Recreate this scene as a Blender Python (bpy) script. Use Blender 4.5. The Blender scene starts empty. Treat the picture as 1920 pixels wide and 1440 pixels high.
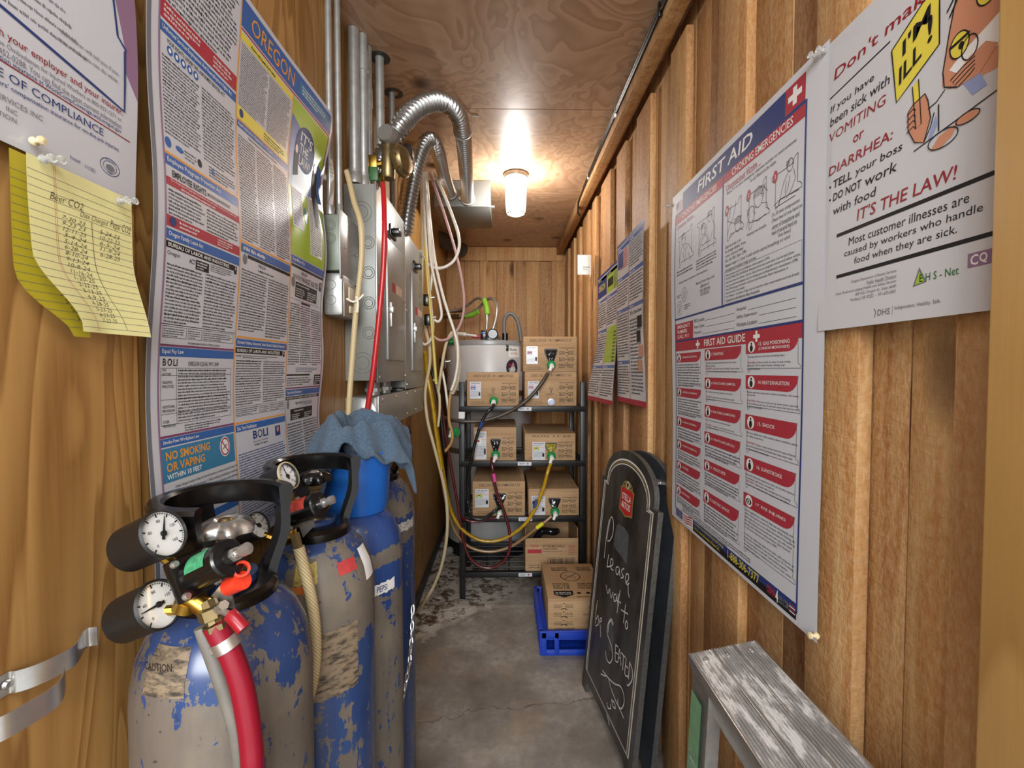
import bpy, bmesh, math, random
from mathutils import Vector, Matrix, Euler
C = bpy.context.scene
COL = C.collection
R = math.radians
# ---------------------------------------------------------------- camera, world, lights, exposure
cam_d = bpy.data.cameras.new('camera'); cam = bpy.data.objects.new('camera', cam_d); COL.objects.link(cam)
cam.location = (0, 0, 1.27); cam.rotation_euler = (R(90 - 1.746), 0, R(-1.0))
cam_d.sensor_width = 36; cam_d.lens = 853 / 1920 * 36; cam_d.clip_start = 0.02
C.camera = cam
C.view_settings.view_transform = 'Standard'; C.view_settings.look = 'None'
C.view_settings.gamma = 1; C.view_settings.use_curve_mapping = False
C.view_settings.exposure = 0.2
W = bpy.data.worlds.new('world'); C.world = W; W.use_nodes = True
W.node_tree.nodes['Background'].inputs[0].default_value = (.96, .98, 1.0, 1)
W.node_tree.nodes['Background'].inputs[1].default_value = 1.1
def area(name, loc, target, sx, sy, power, col):
    d = bpy.data.lights.new(name, 'AREA'); d.shape = 'RECTANGLE'; d.size = sx; d.size_y = sy; d.energy = power; d.color = col
    o = bpy.data.objects.new(name, d); COL.objects.link(o); o.location = loc
    o.rotation_euler = (Vector(target) - Vector(loc)).to_track_quat('-Z', 'Y').to_euler(); return o
# unseen fill lights added behind camera, and the bulb of the storeroom's jar light
area('rear_fill_light', (-.1, -2.9, 2.1), (0, 1.2, 1.2), 2.2, 1.2, 165, (.96, .98, 1))  # added soft frontal fill down the length of the room
area('near_fill_light', (-.05, -.42, 2.22), (.0, .7, 1.3), .6, .35, 9, (.97, .98, 1))  # added fill that brightens the upper near walls, weaker lower down
bd = bpy.data.lights.new('jar_bulb', 'POINT'); bd.energy = 22; bd.color = (1, .96, .91); bd.shadow_soft_size = .03
bulb = bpy.data.objects.new('jar_bulb', bd); COL.objects.link(bulb); bulb.location = (.062, 2.40, 2.15)

# ---------------------------------------------------------------- helpers
def lin(h):
    h = h.lstrip('#'); o = []
    for i in (0, 2, 4):
        c = int(h[i:i+2], 16) / 255
        o.append(c / 12.92 if c <= .04045 else ((c + .055) / 1.055) ** 2.4)
    return (*o, 1)
class NT:
    def __init__(s, name):
        s.m = bpy.data.materials.new(name); s.m.use_nodes = True; s.t = s.m.node_tree
        s.b = s.t.nodes['Principled BSDF']
    def n(s, typ, ins=None, **kw):
        x = s.t.nodes.new(typ)
        for k, v in kw.items(): setattr(x, k, v)
        for k, v in (ins or {}).items():
            if isinstance(v, bpy.types.NodeSocket): s.t.links.new(v, x.inputs[k])
            else: x.inputs[k].default_value = v
        return x
    def set(s, k, v):
        if isinstance(v, bpy.types.NodeSocket): s.t.links.new(v, s.b.inputs[k])
        else: s.b.inputs[k].default_value = v
    def obj(s, scale=(1, 1, 1), loc=(0, 0, 0), rot=(0, 0, 0)):
        tc = s.n('ShaderNodeTexCoord')
        return s.n('ShaderNodeMapping', {'Vector': tc.outputs['Object'], 'Scale': scale, 'Location': loc, 'Rotation': rot}).outputs[0]
    def noise(s, vec, scale, detail=4, rough=.55, dist=0):
        return s.n('ShaderNodeTexNoise', {'Vector': vec, 'Scale': scale, 'Detail': detail, 'Roughness': rough, 'Distortion': dist}).outputs[0]
    def ramp(s, fac, stops, interp='LINEAR'):
        x = s.n('ShaderNodeValToRGB', {'Fac': fac}); e = x.color_ramp.elements; x.color_ramp.interpolation = interp
        while len(e) < len(stops): e.new(.5)
        for i, (p, c) in enumerate(stops):
            e[i].position = p; e[i].color = lin(c) if isinstance(c, str) else ((c, c, c, 1) if not isinstance(c, tuple) else c)
        return x.outputs[0]
    def math(s, op, a, b=0.0, c=None):
        x = s.n('ShaderNodeMath', operation=op)
        for i, v in enumerate((a, b) if c is None else (a, b, c)):
            if isinstance(v, bpy.types.NodeSocket): s.t.links.new(v, x.inputs[i])
            else: x.inputs[i].default_value = v
        return x.outputs[0]
    def mix(s, fac, a, b, blend='MIX'):
        x = s.n('ShaderNodeMix', data_type='RGBA', blend_type=blend)
        for k, v in ((0, fac), (6, a), (7, b)):
            if isinstance(v, bpy.types.NodeSocket): s.t.links.new(v, x.inputs[k])
            else: x.inputs[k].default_value = lin(v) if isinstance(v, str) else v
        return x.outputs[2]
    def bump(s, h, strength=.3, dist=.002):
        s.set('Normal', s.n('ShaderNodeBump', {'Height': h, 'Strength': strength, 'Distance': dist}).outputs[0])
def simple(name, col, rough=.5, metal=0, var=0, vscale=30, bump=0, coat=0, trans=0):
    k = NT(name); c = lin(col)
    k.set('Roughness', rough); k.set('Metallic', metal)
    if coat: k.set('Coat Weight', coat); k.set('Coat Roughness', .12)
    if trans: k.set('Transmission Weight', trans)
    if var or bump:
        nz = k.noise(k.obj(), vscale, 5)
        d = tuple(v * (1 - var) for v in c[:3]) + (1,); l = tuple(min(1, v * (1 + var * .6)) for v in c[:3]) + (1,)
        k.set('Base Color', k.ramp(nz, [(.3, d), (.7, l)]))
        if bump: k.bump(nz, bump, .001)
    else: k.set('Base Color', c)
    return k.m
class MB:
    """collects shapes and links them as ONE mesh object"""
    def __init__(s): s.v = []; s.f = []; s.m = []; s.sm = []
    def add(s, vs, fs, mat=0, smooth=False, M=None):
        o = len(s.v)
        if M is not None: vs = [M @ Vector(p) for p in vs]
        s.v += [tuple(p) for p in vs]
        for q in fs: s.f.append([i + o for i in q]); s.m.append(mat); s.sm.append(smooth)
        return s
    def box(s, lo, hi, mat=0, bev=0, M=None):
        a, b = [min(x, y) for x, y in zip(lo, hi)], [max(x, y) for x, y in zip(lo, hi)]
        if bev:
            bm = bmesh.new(); bmesh.ops.create_cube(bm, size=1)
            for q in bm.verts: q.co = Vector([(a[i] + b[i]) / 2 + q.co[i] * (b[i] - a[i]) for i in range(3)])
            bmesh.ops.bevel(bm, geom=bm.edges[:], offset=bev, segments=2, affect='EDGES', profile=.5)
            bm.verts.index_update()
            s.add([q.co.copy() for q in bm.verts], [[q.index for q in fc.verts] for fc in bm.faces], mat, True, M); bm.free(); return s
        x0, y0, z0 = a; x1, y1, z1 = b
        return s.add([(x0,y0,z0),(x1,y0,z0),(x1,y1,z0),(x0,y1,z0),(x0,y0,z1),(x1,y0,z1),(x1,y1,z1),(x0,y1,z1)],
                     [(0,3,2,1),(4,5,6,7),(0,1,5,4),(1,2,6,5),(2,3,7,6),(3,0,4,7)], mat, False, M)
    def lathe(s, prof, mat=0, seg=32, M=None, smooth=True, a0=0, a1=360):
        full = abs(a1 - a0) >= 359.9; n = seg if full else seg + 1; vs = []
        for r, z in prof:
            for i in range(n):
                t = R(a0 + (a1 - a0) * i / seg); vs.append((r * math.cos(t), r * math.sin(t), z))
        fs = []
        for j in range(len(prof) - 1):
            for i in range(seg):
                k = (i + 1) % n; fs.append((j*n+i, j*n+k, (j+1)*n+k, (j+1)*n+i))
        return s.add(vs, fs, mat, smooth, M)
    def cyl(s, a, b, r, mat=0, seg=20, r2=None, M=None):
        a, b = Vector(a), Vector(b); l = (b - a).length; r2 = r if r2 is None else r2
        T = Matrix.Translation(a) @ (b - a).to_track_quat('Z', 'Y').to_matrix().to_4x4()
        if M is not None: T = M @ T
        return s.lathe([(0, 0), (r, 0), (r2, l), (0, l)], mat, seg, T)
    def tube(s, pts, r, mat=0, seg=10, smooth_pts=True, ring=None, step=5):
        p = [Vector(q) for q in pts]
        if smooth_pts and len(p) > 2:
            o = []
            for i in range(len(p) - 1):
                a, b, c, d = p[max(i-1, 0)], p[i], p[i+1], p[min(i+2, len(p)-1)]
                for k in range(step):
                    t = k / step
                    o.append(.5 * (2*b + (c-a)*t + (2*a-5*b+4*c-d)*t*t + (3*b-a-3*c+d)*t**3))
            p = o + [p[-1]]
        rr = [r] * len(p)
        if ring:      # corrugated: ring = (pitch, depth)
            L = [0]
            for i in range(1, len(p)): L.append(L[-1] + (p[i] - p[i-1]).length)
            n = int(L[-1] / ring[0] * 8); q = []; rr = []; j = 0
            for i in range(n + 1):
                d = L[-1] * i / n
                while j < len(L) - 2 and L[j+1] < d: j += 1
                t = (d - L[j]) / max(1e-9, L[j+1] - L[j]); q.append(p[j].lerp(p[j+1], t))
                rr.append(r - ring[1] * (1 - math.cos(2 * math.pi * i / 8)) / 2)
            p = q
        up = Vector((.31, .17, .93)); vs = []; fs = []; n = len(p); u = None
        for i in range(n):
            t = (p[min(i+1, n-1)] - p[max(i-1, 0)])
            t = t.normalized() if t.length > 1e-9 else Vector((0, 0, 1))
            if u is None: u = t.cross(up).normalized()
            u = (u - t * u.dot(t)); u = u.normalized() if u.length > 1e-6 else t.orthogonal().normalized()
            w = t.cross(u)
            for k in range(seg):
                a = 2 * math.pi * k / seg; vs.append(p[i] + (u * math.cos(a) + w * math.sin(a)) * rr[i])
        for i in range(n - 1):
            for k in range(seg):
                l = (k + 1) % seg; fs.append((i*seg+k, i*seg+l, (i+1)*seg+l, (i+1)*seg+k))
        fs.append(list(range(seg))[::-1]); fs.append([(n-1)*seg+k for k in range(seg)])
        return s.add(vs, fs, mat, True)
    def prism(s, poly, t0, t1, mat=0, M=None, side=None):
        """poly in local x,y; thickness along local z"""
        n = len(poly)
        vs = [(x, y, t0) for x, y in poly] + [(x, y, t1) for x, y in poly]
        s.add(vs, [list(range(n))[::-1], [n + i for i in range(n)]], mat, False, M)
        return s.add(vs, [(i, (i+1) % n, n+(i+1) % n, n+i) for i in range(n)], mat if side is None else side, False, M)
    def build(s, name, mats, parent=None, origin=None, world=False, kind=None):
        me = bpy.data.meshes.new(name)
        o3 = Vector(origin) if origin is not None else (Vector(parent.location) if (parent and world) else Vector((0, 0, 0)))
        me.from_pydata([tuple(Vector(p) - o3) for p in s.v] if o3.length else s.v, [], s.f)
        mats = mats if isinstance(mats, (list, tuple)) else [mats]
        for q in mats: me.materials.append(q)
        me.polygons.foreach_set('material_index', s.m); me.polygons.foreach_set('use_smooth', s.sm)
        me.update(); me.validate()
        if any(s.sm): me.set_sharp_from_angle(angle=R(38))
        ob = bpy.data.objects.new(name, me); COL.objects.link(ob)
        if parent: ob.parent = parent
        elif origin is not None: ob.location = o3
        if kind: ob['kind'] = kind
        return ob
def tag(o, label, cat, group=None):
    o['label'] = label; o['category'] = cat
    if group: o['group'] = group
    return o
def thing(name, label, cat, loc=(0, 0, 0), group=None, rotz=0):
    o = bpy.data.objects.new(name, None); COL.objects.link(o); o.empty_display_size = .05
    o.location = loc; o.rotation_euler = (0, 0, rotz); return tag(o, label, cat, group)
def each(name, mats, parent, shapes):
    """one part per shape: shapes are functions that draw on an MB in world space"""
    for fn in shapes: mb = MB(); fn(mb); mb.build(name, mats, parent, origin=parent.location if parent.parent is None else parent.parent.location)
SCREW = [(0, .003), (.004, .0028), (.006, 0)]
def screws(name, mats, parent, spots, d, k=1):
    for p in spots: MB().lathe([(r * k, z * k) for r, z in SCREW], 0, 12, aim(p, d)).build(name, mats, parent, origin=parent.location)
def struct(name, mb, m): return mb.build(name, m, kind='structure')
def frame(o, x, y, z):     # matrix with given axes
    return Matrix(((x[0], y[0], z[0], o[0]), (x[1], y[1], z[1], o[1]), (x[2], y[2], z[2], o[2]), (0, 0, 0, 1)))
def aim(o, d, up=(0, 0, 1)):     # local z along d, local y as near up as possible
    z = Vector(d).normalized(); x = Vector(up).cross(z).normalized(); y = z.cross(x)
    return frame(o, x, y, z)
_tc = {}
def text2d(s, bold=0, shear=0, res=2):
    k = (s, bold, shear, res)
    if k not in _tc:
        c = bpy.data.curves.new('lettering', 'FONT'); c.body = s; c.size = 1; c.offset = bold; c.shear = shear; c.resolution_u = res
        c.dimensions = '2D'; c.fill_mode = 'FRONT' if False else 'BOTH'
        o = bpy.data.objects.new('lettering', c); COL.objects.link(o)
        dg = bpy.context.evaluated_depsgraph_get(); me = o.evaluated_get(dg).to_mesh()
        vs = [(q.co.x, q.co.y) for q in me.vertices]; fs = [list(q.vertices) for q in me.polygons]
        o.evaluated_get(dg).to_mesh_clear(); bpy.data.objects.remove(o); bpy.data.curves.remove(c)
        xs = [q[0] for q in vs] or [0, 1]; ys = [q[1] for q in vs] or [0, 1]
        _tc[k] = (vs, fs, min(xs), min(ys), max(xs), max(ys))
    return _tc[k]
class Sheet(MB):
    """printed sheet: u to the right, v downwards, surf(u, v, lift) -> point; layers lift by 0.15 mm"""
    def __init__(s, w, h, surf, thick=.0007, step=.03, mat=0, back=None, grid=None):
        super().__init__(); s.w, s.h, s.surf = w, h, surf; s.dl = .00022
        nu, nv = max(1, int(w / step)), max(1, int(h / step)); s.step = step
        for lift, flip in ((0, False), (-thick, True)) if thick else ():
            vs = [surf(w * i / nu, h * j / nv, lift) for j in range(nv + 1) for i in range(nu + 1)]
            fs = []
            for j in range(nv):
                for i in range(nu):
                    q = (j*(nu+1)+i, (j+1)*(nu+1)+i, (j+1)*(nu+1)+i+1, j*(nu+1)+i+1); fs.append(q[::-1] if flip else q)
            s.add(vs, fs, mat if not flip or back is None else back, True)
    def rect(s, u0, v0, u1, v1, m, l=1):
        nu, nv = max(1, math.ceil((u1-u0) / s.step)), max(1, math.ceil((v1-v0) / s.step))
        vs = [s.surf(u0 + (u1-u0)*i/nu, v0 + (v1-v0)*j/nv, s.dl*l) for j in range(nv+1) for i in range(nu+1)]
        return s.add(vs, [(j*(nu+1)+i, (j+1)*(nu+1)+i, (j+1)*(nu+1)+i+1, j*(nu+1)+i+1) for j in range(nv) for i in range(nu)], m, True)
    def poly(s, pts, m, l=1):
        """small outlines are one face; big star-shaped ones get rings so that they follow a wavy sheet"""
        ex = max(max(p[k] for p in pts)-min(p[k] for p in pts) for k in (0, 1))
        if ex < .03: return s.add([s.surf(a, b, s.dl*l) for a, b in pts], [list(range(len(pts)))], m)
        e = []
        for (a, b), (c, d) in zip(pts, pts[1:]+pts[:1]):
            k = max(1, int(math.hypot(c-a, d-b)/.015)); e += [(a+(c-a)*i/k, b+(d-b)*i/k) for i in range(k)]
        cu, cv = sum(p[0] for p in e)/len(e), sum(p[1] for p in e)/len(e); n = len(e); r = max(2, int(ex/.025)); vs = [s.surf(cu, cv, s.dl*l)]; fs = []
        for j in range(1, r+1): vs += [s.surf(cu+(a-cu)*j/r, cv+(b-cv)*j/r, s.dl*l) for a, b in e]
        for i in range(n):
            k = (i+1) % n; fs.append((0, 1+i, 1+k))
            for j in range(1, r): fs.append((1+(j-1)*n+i, 1+j*n+i, 1+j*n+k, 1+(j-1)*n+k))
        return s.add(vs, fs, m)
    def line(s, pts, w, m, l=1, close=False):
        if close: pts = list(pts) + [pts[0]]
        q = []
        for (a, b), (c, d) in zip(pts[:-1], pts[1:]):
            n = max(1, int(math.hypot(c-a, d-b) / s.step)); q += [(a+(c-a)*i/n, b+(d-b)*i/n) for i in range(n)]
        q.append(pts[-1]); vs = []; n = len(q)
        for i in range(n):
            dx, dy = q[min(i+1, n-1)][0]-q[max(i-1, 0)][0], q[min(i+1, n-1)][1]-q[max(i-1, 0)][1]
            k = math.hypot(dx, dy) or 1; dx, dy = -dy/k*w/2, dx/k*w/2
            vs += [s.surf(q[i][0]+dx, q[i][1]+dy, s.dl*l), s.surf(q[i][0]-dx, q[i][1]-dy, s.dl*l)]
        return s.add(vs, [(2*i, 2*i+1, 2*i+3, 2*i+2) for i in range(n-1)], m)
    def frame(s, u0, v0, u1, v1, w, m, l=1):
        s.rect(u0, v0, u1, v0+w, m, l); s.rect(u0, v1-w, u1, v1, m, l); s.rect(u0, v0+w, u0+w, v1-w, m, l); s.rect(u1-w, v0+w, u1, v1-w, m, l)
    def ell(s, u, v, a, b, m, l=1, n=20): return s.poly([(u+a*math.cos(2*math.pi*i/n), v-b*math.sin(2*math.pi*i/n)) for i in range(n)], m, l)
    def ring(s, u, v, a, b, w, m, l=1, n=24):
        vs = []
        for i in range(n):
            t = 2*math.pi*i/n; vs += [s.surf(u+a*math.cos(t), v-b*math.sin(t), s.dl*l), s.surf(u+(a-w)*math.cos(t), v-(b-w)*math.sin(t), s.dl*l)]
        return s.add(vs, [(2*i, 2*((i+1) % n), 2*((i+1) % n)+1, 2*i+1) for i in range(n)], m)
    def rrect(s, u0, v0, u1, v1, r, w, m, l=1):
        p = []
        for cx, cy, a in ((u1-r, v0+r, 90), (u0+r, v0+r, 180), (u0+r, v1-r, 270), (u1-r, v1-r, 0)):
            for i in range(5): t = R(a + 90*i/4); p.append((cx+r*math.cos(t), cy-r*math.sin(t)))
        return s.line(p, w, m, l, True)
    def text(s, t, u0, v0, u1, v1, m, bold=0, shear=0, l=2, fn=None):
        """fit text into the box (u0..u1, v0 top .. v1 bottom)"""
        vs, fs, x0, y0, x1, y1 = text2d(t, bold, shear)
        kx, ky = (u1-u0)/max(1e-6, x1-x0), (v1-v0)/max(1e-6, y1-y0)
        o = []
        for x, y in vs:
            a, b = u0+(x-x0)*kx, v1-(y-y0)*ky
            if fn: a, b = fn(a, b)
            o.append(s.surf(a, b, s.dl*l))
        return s.add(o, fs, m)
    def greek(s, u0, v0, u1, v1, n, m, seed=1, last=.6, fill=.55, l=1, cw=.62, bold=()):
        """small print too fine to read: rows of word-like letter strokes"""
        rg = random.Random(seed); ph = (v1-v0)/n
        for i in range(n):
            y1 = v0 + (i+.78)*ph; xh = ph*fill*.72; w = xh*cw; x = u0
            end = u0+(u1-u0)*(last if i == n-1 else rg.uniform(.86, 1))
            while x < end:
                for k in range(rg.randint(2, 9)):
                    if x + w > u1: break
                    h = xh * (1.42 if rg.random() < .3 else 1); d = xh*.38 if rg.random() < .12 else 0
                    ww = w * rg.uniform(.45, .8) * (1.25 if i in bold else 1)
                    s.add([s.surf(x, y1-h, s.dl*l), s.surf(x, y1+d, s.dl*l), s.surf(x+ww, y1+d, s.dl*l), s.surf(x+ww, y1-h, s.dl*l)], [(0, 1, 2, 3)], m); x += w
                x += w*.75
        return s
# ---------------------------------------------------------------- materials
def plywood(name, c0, c1, c2, rot=(0, 0, 0), sc=(5, 5, .8), rings=9, rough=.45, knots=0, spec=.35):
    k = NT(name); v = k.obj(sc, rot=rot)
    n = k.noise(v, 1.0, 3, .5, .6); f = k.math('FRACT', k.math('MULTIPLY', n, rings))
    g = k.ramp(f, [(0, 0.1), (.55, .75), (.86, 1.0), (1, 0.05)])
    fine = k.noise(k.obj((170, 170, 5), rot=rot), 1, 3, .6)
    big = k.noise(k.obj((1.7, 1.7, .7), rot=rot), 1, 3)
    c = k.mix(g, c1, c0); c = k.mix(k.ramp(fine, [(.35, .0), (.75, .55)]), c, c2); c = k.mix(k.ramp(big, [(.4, 0.0), (.7, .5)]), c, c1)
    if knots:
        vo = k.n('ShaderNodeTexVoronoi', {'Vector': k.obj((3.2, 3.2, 1.9), rot=rot, loc=(.3, .1, .2)), 'Scale': 1.0, 'Randomness': 1.0}).outputs['Distance']
        c = k.mix(k.ramp(vo, [(.05, 1.0), (.10, .55), (.16, 0.0)]), c, '#4a3120')
    k.set('Base Color', c); k.set('Roughness', rough); k.set('Specular IOR Level', spec)
    k.bump(fine, .12, .001); return k.m
def cedar(name):
    k = NT(name); ri = k.n('ShaderNodeNewGeometry').outputs['Random Per Island']
    tc = k.n('ShaderNodeTexCoord').outputs['Object']
    off = k.n('ShaderNodeCombineXYZ', {0: k.math('MULTIPLY', ri, 37), 1: k.math('MULTIPLY', ri, 13), 2: k.math('MULTIPLY', ri, 71)}).outputs[0]
    base = k.n('ShaderNodeVectorMath', {0: tc, 1: off}, operation='ADD').outputs[0]
    def mp(s): return k.n('ShaderNodeMapping', {'Vector': base, 'Scale': s}).outputs[0]
    n = k.noise(mp((9, 9, .7)), 1.0, 3, .5, .5); f = k.math('FRACT', k.math('MULTIPLY', n, 5))
    g = k.ramp(f, [(0, .25), (.7, .85), (1, .3)])
    tone = k.ramp(ri, [(0, '#bd9260'), (.25, '#d3aa70'), (.45, '#a2774a'), (.62, '#c99f66'), (.8, '#ac7f4d'), (1, '#d6b07c')])
    dk = k.mix(1.0, tone, '#cfa06a', 'MULTIPLY')
    c = k.mix(g, dk, tone)
    rough = k.noise(mp((150, 150, 60)), 1, 4, .7)
    c = k.mix(k.ramp(rough, [(.4, 0.0), (.8, .45)]), c, '#e6cb9f')
    saw = k.n('ShaderNodeTexWave', {'Vector': mp((3, 12, 40)), 'Scale': 4, 'Distortion': 3, 'Detail': 2}).outputs['Fac']
    c = k.mix(k.math('MULTIPLY', saw, .14), c, '#6d4723')
    vo = k.n('ShaderNodeTexVoronoi', {'Vector': mp((4.5, 4.5, 2.0)), 'Scale': 1.0}).outputs['Distance']
    c = k.mix(k.ramp(vo, [(.07, .95), (.13, .55), (.19, 0.0)]), c, '#4b2d17')
    st = k.noise(mp((1.4, 2, 1.1)), 1, 4); c = k.mix(k.ramp(st, [(.48, 0.0), (.75, .5)]), c, '#96704a')
    k.set('Base Color', c); k.set('Roughness', .6); k.set('Specular IOR Level', .4)
    k.bump(k.math('ADD', rough, k.math('MULTIPLY', saw, .5)), .55, .0025); return k.m
WOOD_L = plywood('golden_plywood', '#bb8f54', '#835a2c', '#aa7e44', sc=(6, 6, .85), rings=17)
WOOD_C = plywood('ceiling_plywood', '#c6a384', '#9c795b', '#b49274', rot=(R(90), 0, 0), sc=(3.2, 3.2, .8), rings=13, knots=1, rough=.38, spec=.5)
CEDAR = cedar('rough_sawn_cedar')
def concrete():
    k = NT('worn_concrete'); v = k.obj()
    a = k.noise(v, 3.2, 6, .62); b = k.noise(v, 38, 5, .7); e = k.noise(v, 9, 6, .65, .8)
    c = k.ramp(a, [(.3, '#645c53'), (.5, '#8d857b'), (.68, '#b0aaa0')])
    c = k.mix(k.ramp(b, [(.35, .5), (.65, 0.0)]), c, '#6d665e')
    c = k.mix(k.ramp(k.noise(v, 5, 4, .6, .4), [(.52, 0.0), (.72, .45)]), c, '#a3876a')
    # white mineral crust and dark damp stain that spread from the tank corner at the back left
    sp = k.n('ShaderNodeSeparateXYZ', {0: v}); x, y = sp.outputs[0], sp.outputs[1]
    d = k.math('ADD', y, k.math('MULTIPLY', x, -.9)); d = k.math('ADD', d, k.math('MULTIPLY', k.math('SUBTRACT', e, .5), .35))
    band = k.n('ShaderNodeMapRange', {'Value': d, 'From Min': 2.44, 'From Max': 2.52}).outputs[0]
    left = k.n('ShaderNodeMapRange', {'Value': x, 'From Min': .22, 'From Max': -.1}).outputs[0]
    band = k.math('MULTIPLY', band, k.math('ADD', k.math('MULTIPLY', left, .8), .2))
    crust = k.math('MULTIPLY', band, k.ramp(k.noise(v, 13, 6, .7), [(.42, 0.0), (.50, 1.0)]))
    c = k.mix(k.math('MULTIPLY', band, .55), c, '#6f5c45')
    c = k.mix(crust, c, '#c6c0b4')
    c = k.mix(k.math('MULTIPLY', band, k.ramp(k.noise(k.obj(loc=(3, 1, 0)), 10, 6, .7, .5), [(.52, 0.0), (.60, .95)])), c, '#4a3822')
    c = k.mix(k.math('MULTIPLY', band, k.ramp(k.noise(k.obj(loc=(7, 5, 0)), 24, 4, .6), [(.60, 0.0), (.66, .9)])), c, '#2a221a')
    lip = k.n('ShaderNodeMapRange', {'Value': k.math('ABSOLUTE', k.math('SUBTRACT', d, 2.50)), 'From Min': .05, 'From Max': .015}).outputs[0]
    c = k.mix(k.math('MULTIPLY', k.math('MULTIPLY', lip, left), .6), c, '#bdb6aa')
    cr = k.math('ABSOLUTE', k.math('SUBTRACT', k.math('ADD', k.math('ADD', y, k.math('MULTIPLY', x, -.12)), k.math('MULTIPLY', k.noise(v, 6, 5, .6), .22)), 1.78))
    c = k.mix(k.ramp(cr, [(.0, .75), (.0025, 0.0)]), c, '#3d3831')
    k.set('Base Color', c); k.set('Roughness', k.ramp(a, [(.3, .35), (.7, .6)])); k.bump(b, .2, .002); return k.m
CONC = concrete()
GALV = NT('galvanised_steel'); _v = GALV.n('ShaderNodeTexVoronoi', {'Vector': GALV.obj(), 'Scale': 90}).outputs['Color']
GALV.set('Base Color', GALV.mix(.3, '#a9aaa6', GALV.ramp(GALV.noise(GALV.obj(), 45, 4), [(.3, '#8d8e8a'), (.7, '#d6d6d2')]))); GALV.set('Metallic', .6); GALV.set('Roughness', .4); GALV = GALV.m
STEEL = simple('bright_steel', '#cbcac6', .34, .9, .12, 40)
ALU = simple('brushed_aluminium', '#b9b8b4', .33, .9, .15, 60)
BRASS = simple('aged_brass', '#b5903f', .32, 1, .3, 60)
BRASSD = simple('dull_bronze', '#8d7b56', .42, .9, .25, 50)
BLACKP = simple('black_plastic', '#0d0c0c', .24, 0, .25, 40)
BLACKM = simple('black_powder_coat', '#17181a', .42, 0, .3, 60)
PANELG = simple('grey_panel_enamel', '#85867f', .38, .15, .05, 12)
PANELF = simple('steel_panel_front', '#9b9c99', .34, .55, .08, 9)
DKGREY = simple('dark_grey', '#3b3b3a', .5)
WHITE = simple('white_paper', '#e6e4e0', .45)
GLOSSW = simple('laminated_white', '#c8c9ce', .17, coat=.35)
INK = simple('ink_black', '#1d1c1d', .35)
INKG = simple('ink_grey', '#6f7076', .35)
NAVY = simple('ink_navy', '#2b3a70', .3)
BLUE = simple('ink_blue', '#3763a5', .25)
TEAL = simple('ink_teal', '#3d7da0', .25)
RED = simple('ink_red', '#a83440', .3)
ORANGE = simple('ink_orange', '#e39a3c', .3)
YELL = simple('ink_yellow', '#e0cf4e', .3)
GREEN = simple('ink_green', '#9cbb3a', .25)
LIME = simple('lime_green_tape', '#86c43a', .45)
DKRED = simple('dark_red_ink', '#8e1f28', .35)
SKIN = simple('ink_skin_tone', '#c98b6c', .35)
LILAC = simple('ink_mauve', '#8c6b86', .35)
MAUVE = simple('plum_border', '#7c3f63', .3)
# ---------------------------------------------------------------- the room
YB, ZC = 3.82, 2.29
struct('floor', MB().box((-.9, -1.0, -.08), (.95, YB + .1, 0)), CONC)
mb = MB(); mb.box((-.60, -.05, ZC), (.60, 1.808, ZC + .05)); mb.box((-.60, 1.812, ZC), (.60, YB + .1, ZC + .05)); struct('ceiling', mb, WOOD_C)
mb = MB(); mb.box((-.52, -.05, 0), (-.4745, .598, ZC)); mb.box((-.52, .606, 0), (-.478, YB, ZC)); mb.box((-.53, .59, 0), (-.492, .61, ZC))
struct('wall_left', mb, WOOD_L)
# right wall: wide boards with proud battens nailed over the joints
mb = MB(); rg = random.Random(4)
edges = [.30, .497, .575, .639, .83, .95, 1.066, 1.17, 1.256, 1.375, 1.47, 1.563, 1.72, 1.80, 1.885, 2.03, 2.15, 2.36, 2.48, 2.60, 2.72, 2.9, 3.05, 3.22, 3.4, 3.6, YB]
for a, b in zip(edges[:-1], edges[1:]): mb.box((.522 + rg.uniform(0, .003), a + .0012, 0), (.548, b - .0012, ZC), bev=.0012)
bats = [(.30, .497), (.633, .736), (.950, 1.076), (1.263, 1.384), (1.571, 1.734), (1.891, 2.039), (2.154, 2.361), (2.488, 2.596), (2.70, 2.90), (3.02, 3.15), (3.27, 3.42), (3.55, 3.68)]
for a, b in bats: mb.box((.4995, a, 0), (.5215, b, ZC - .075), bev=.003)
struct('wall_right', mb, CEDAR)
mb = MB(); mb.box((.437, -.05, ZC - .066), (.484, YB, ZC - .001), bev=.002); struct('trim_1', mb, CEDAR)
mb = MB(); mb.box((.462, .02, 0), (.60, .428, ZC), bev=.003); struct('door_jamb', mb, plywood('jamb_pine', '#c59c5c', '#a87f45', '#b88d50', rings=5)); bpy.data.objects['door_jamb'].name = 'trim_2'
# back wall of vertical boards under a head board
mb = MB(); mb.box((-.52, YB + .03, 0), (.545, YB + .05, ZC)); xs = [-.52, -.33, -.19, -.06, .08, .18, .30, .415, .545]
for i, (a, b) in enumerate(zip(xs[:-1], xs[1:])): mb.box((a + .001, YB + rg.uniform(0, .006), 0), (b - .001, YB + .03, ZC), bev=.0015)
struct('wall_back', mb, CEDAR)
mb = MB(); mb.box((-.47, YB - .022, ZC - .115), (.49, YB - .001, ZC - .002), bev=.002); mb.box((-.20, YB - .02, 0), (-.13, YB - .001, ZC - .116), bev=.002); mb.box((.10, YB - .018, 0), (.19, YB - .001, ZC - .116), bev=.002); mb.box((.395, YB - .02, 0), (.51, YB - .001, ZC - .116), bev=.002)
struct('trim_3', mb, CEDAR)
mb = MB(); mb.box((-.4779, 2.2, 0), (-.462, YB - .001, .055), bev=.002); struct('baseboard_left', mb, DKGREY)
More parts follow.
